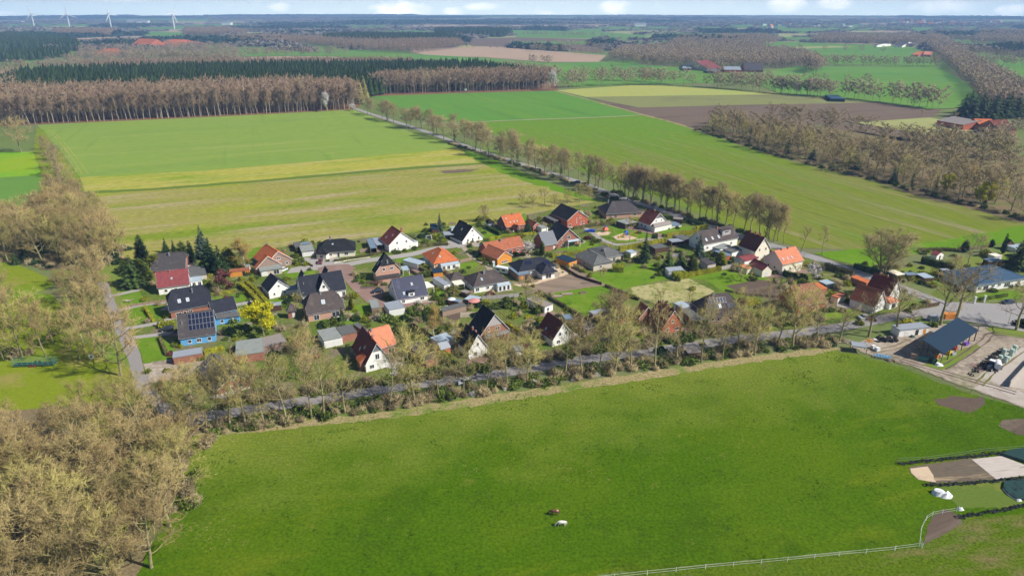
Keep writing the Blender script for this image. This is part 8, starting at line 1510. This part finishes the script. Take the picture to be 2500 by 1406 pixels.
for i,(x,y,l)in enumerate([(300,280,'left pile of pale planks at the pasture corner'),(370,290,'right pile of pale planks at the pasture corner'),(640,275,'reddish plank pile beside the white sack'),(900,520,'row of brown boards on the lower yard edge')]):
 m=MB();g=np.random.default_rng(i)
 for k in range(12):p=Vector((g.uniform(-1.2,1.2),g.uniform(-.8,.8),.05+.04*k));a=g.uniform(0,3.1);m.obox(p,Vector((math.cos(a),math.sin(a),0))*g.uniform(1,2.4),Vector((-math.sin(a),math.cos(a),0))*.18,Vector((0,0,.05)))
 o=m.build('plank_pile',[V_['stone'],V_['stone'],W['owood'],W['wood']][i]);o.location=Q(10,x,y);tag(o,l,'plank pile')
root=empty('harrow',Q(10,770,470),R(-18));tag(root,'light blue farm harrow at the corner of the pasture','harrow');m=MB();lb=PM('light_blue_paint',(.12,.42,.72),.5)
for k in range(6):m.tube((-2.2+k*.85,-1,.7),(-2.0+k*.85,1,.8),.09,n=5)
for y in(-.9,0,.9):m.tube((-2.4,y,.75),(2.4,y,.75),.1,n=5)
m.build('frame',lb,root);m=MB()
for k in range(12):x=-2.2+k*.4;m.tube((x,-.8+(k%3)*.8,.7),(x+.1,-.8+(k%3)*.8,0),.05,.02,n=4)
m.build('tines',V_['blue'],root)
# dark green sheet with black spots on the lower right, white edge
m=MB();pts=[Q(19,x,y)for x,y in[(1835,480),(2100,450),(2200,560),(2060,660),(1960,655),(1870,600),(1820,540)]];m.slab([(p.x,p.y,.55)for p in pts],(0,0,-.45));o=m.build('silage_sheet',mat('dark_green_sheet',(.02,.055,.045),rough=.5,var=.2,col2=[((.008,.008,.01),1.0,.55,12)]));tag(o,'dark green silage sheet with black weights at the right edge','sheet')
fence(19,[(1960,660),(1870,605),(1820,545),(1840,482),(2100,450)],.35,'plasticw' if 'plasticw' in W else 'trim','white border around the dark green silage sheet',panel=3,post='trim',cat='border')
m=MB();pts=[Q(19,x,y)for x,y in[(1810,215),(1900,175),(2080,150),(2080,300),(1960,260)]];m.slab([(p.x,p.y,.8)for p in pts],(0,0,-.7));o=m.build('silage_sheet',V_['green']);tag(o,'dark green silage sheet above the pale ash bed','sheet')
# posts and lamps
for i,(t,x,y,h,mt,l)in enumerate([(9,1892,905,2.6,'trim','left white gate post of the long blue roofed building'),(9,2010,890,2.6,'trim','right white gate post of the long blue roofed building')]):
 root=empty('gate_post',Q(t,x,y));tag(root,l,'gate post');m=MB();m.box(-.25,.25,-.25,.25,0,h);m.build('shaft',W[mt],root);m=MB();m.box(-.35,.35,-.35,.35,h,h+.12);m.build('cap',W[mt],root)
for t,x,y,h,l in[(9,2292,1190,6.5,'street lamp at the edge of the farm junction'),(18,1545,632,8,'street lamp beside the country road, far one'),(18,1985,785,8,'street lamp beside the country road, near one'),(4,430,180,7,'street lamp beside the broad grey hipped roof'),(5,1470,730,4,'small garden lamp beside the big flat garage'),(5,780,1290,6,'street lamp at the lower left street corner')]:
 root=empty('street_lamp',Q(t,x,y));tag(root,l,'street lamp');m=MB();m.tube((0,0,0),(0,0,h),.09,.05,n=6);m.build('pole',W['metal'],root);m=MB();m.tube((0,0,h),(.8,-.3,h+.15),.05,n=5);m.box(.6,1.1,-.45,-.2,h+.05,h+.2);m.build('lamp_head',W['metal'],root)
# distant hide at the wood edge, far white halls, mast
root=empty('hunting_hide',P(1137,229));tag(root,'small white hunting hide at the far wood edge','hunting hide');m=MB();[m.tube((x,y,0),(x*.8,y*.8,4),.12,n=4)for x in(-1,1)for y in(-1,1)];m.build('legs',W['wood'],root);m=MB();m.box(-1.3,1.3,-1.3,1.3,4,6.2);m.build('cabin',W['white'],root);m=MB();m.box(-1.6,1.6,-1.6,1.6,6.2,6.4);m.build('roof',W['dkwood'],root)
for x,y,w_,l in[(25,58,200,'pale far hall left of the first wind turbine'),(335,55,150,'white far hall right of the third wind turbine, left one'),(350,56.5,90,'white far hall right of the third wind turbine, right one'),(1562,66,70,'white far hall above the middle woodland'),(555,62,60,'tiny pale far hall above the wood strip')]:
 p=P(x,y);root=empty('far_hall',p);tag(root,l,'hall');m=MB();m.box(-w_/2,w_/2,-20,20,0,16);m.build('wall',W['white'],root);m=MB();m.slab([(-w_/2-1,-21,16),(w_/2+1,-21,16),(w_/2+1,0,21),(-w_/2-1,0,21)],(0,0,-.8));m.slab([(-w_/2-1,21,16),(-w_/2-1,0,21),(w_/2+1,0,21),(w_/2+1,21,16)],(0,0,-.8));m.build('roof',W['metalgrey'],root)
# far village, upper right: each house its own object, walls and roof
hm=[]
for rmn in('orange','salmon','grey','burgundy','metalgrey'):
 m=MB();m.box(-8,8,-6,6,0,7);wm_=bpy.data.meshes.new('wall');wm_.from_pydata(m.v,[],m.f);wm_.materials.append(W['white'])
 m=MB();m.slab([(-9,-7,6.5),(9,-7,6.5),(9,0,13),(-9,0,13)],(0,0,-.5));m.slab([(-9,7,6.5),(-9,0,13),(9,0,13),(9,7,6.5)],(0,0,-.5));rm_=bpy.data.meshes.new('roof');rm_.from_pydata(m.v,[],m.f);rm_.materials.append(W[rmn]);hm.append((wm_,rm_))
for k in range(64):
 x=rng.uniform(2200,2450)if k<54 else rng.uniform(1830,2150);y=rng.uniform(54,63)if k<54 else rng.uniform(62,72);p=P(x,y);root=empty('house',p,rng.uniform(0,3));s=rng.uniform(1.1,1.9);root.scale=(s,s,s)
 a,b=hm[rng.randrange(5)];link('wall',a,root);link('roof',b,root);tag(root,'tiny house of the hazy far village beyond the road' if k<54 else 'tiny scattered far house left of the hazy village','house','houses of the far village' if k<54 else 'scattered far houses')
# ---------------------------------------------------------------- haze: even air over the whole plain
hz=bpy.data.materials.new('haze');hz.use_nodes=True;t=hz.node_tree;t.nodes.clear();o_=t.nodes.new('ShaderNodeOutputMaterial');v_=t.nodes.new('ShaderNodeVolumePrincipled')
v_.inputs['Color'].default_value=(.36,.60,1.0,1);v_.inputs['Density'].default_value=HAZE;v_.inputs['Anisotropy'].default_value=0.0;t.links.new(v_.outputs[0],o_.inputs['Volume'])
m=MB();m.box(-14100,14100,-14100,14100,-3,192);o=m.build('haze',hz);tag(o,'thin blue air over the far countryside','haze',kind='stuff')
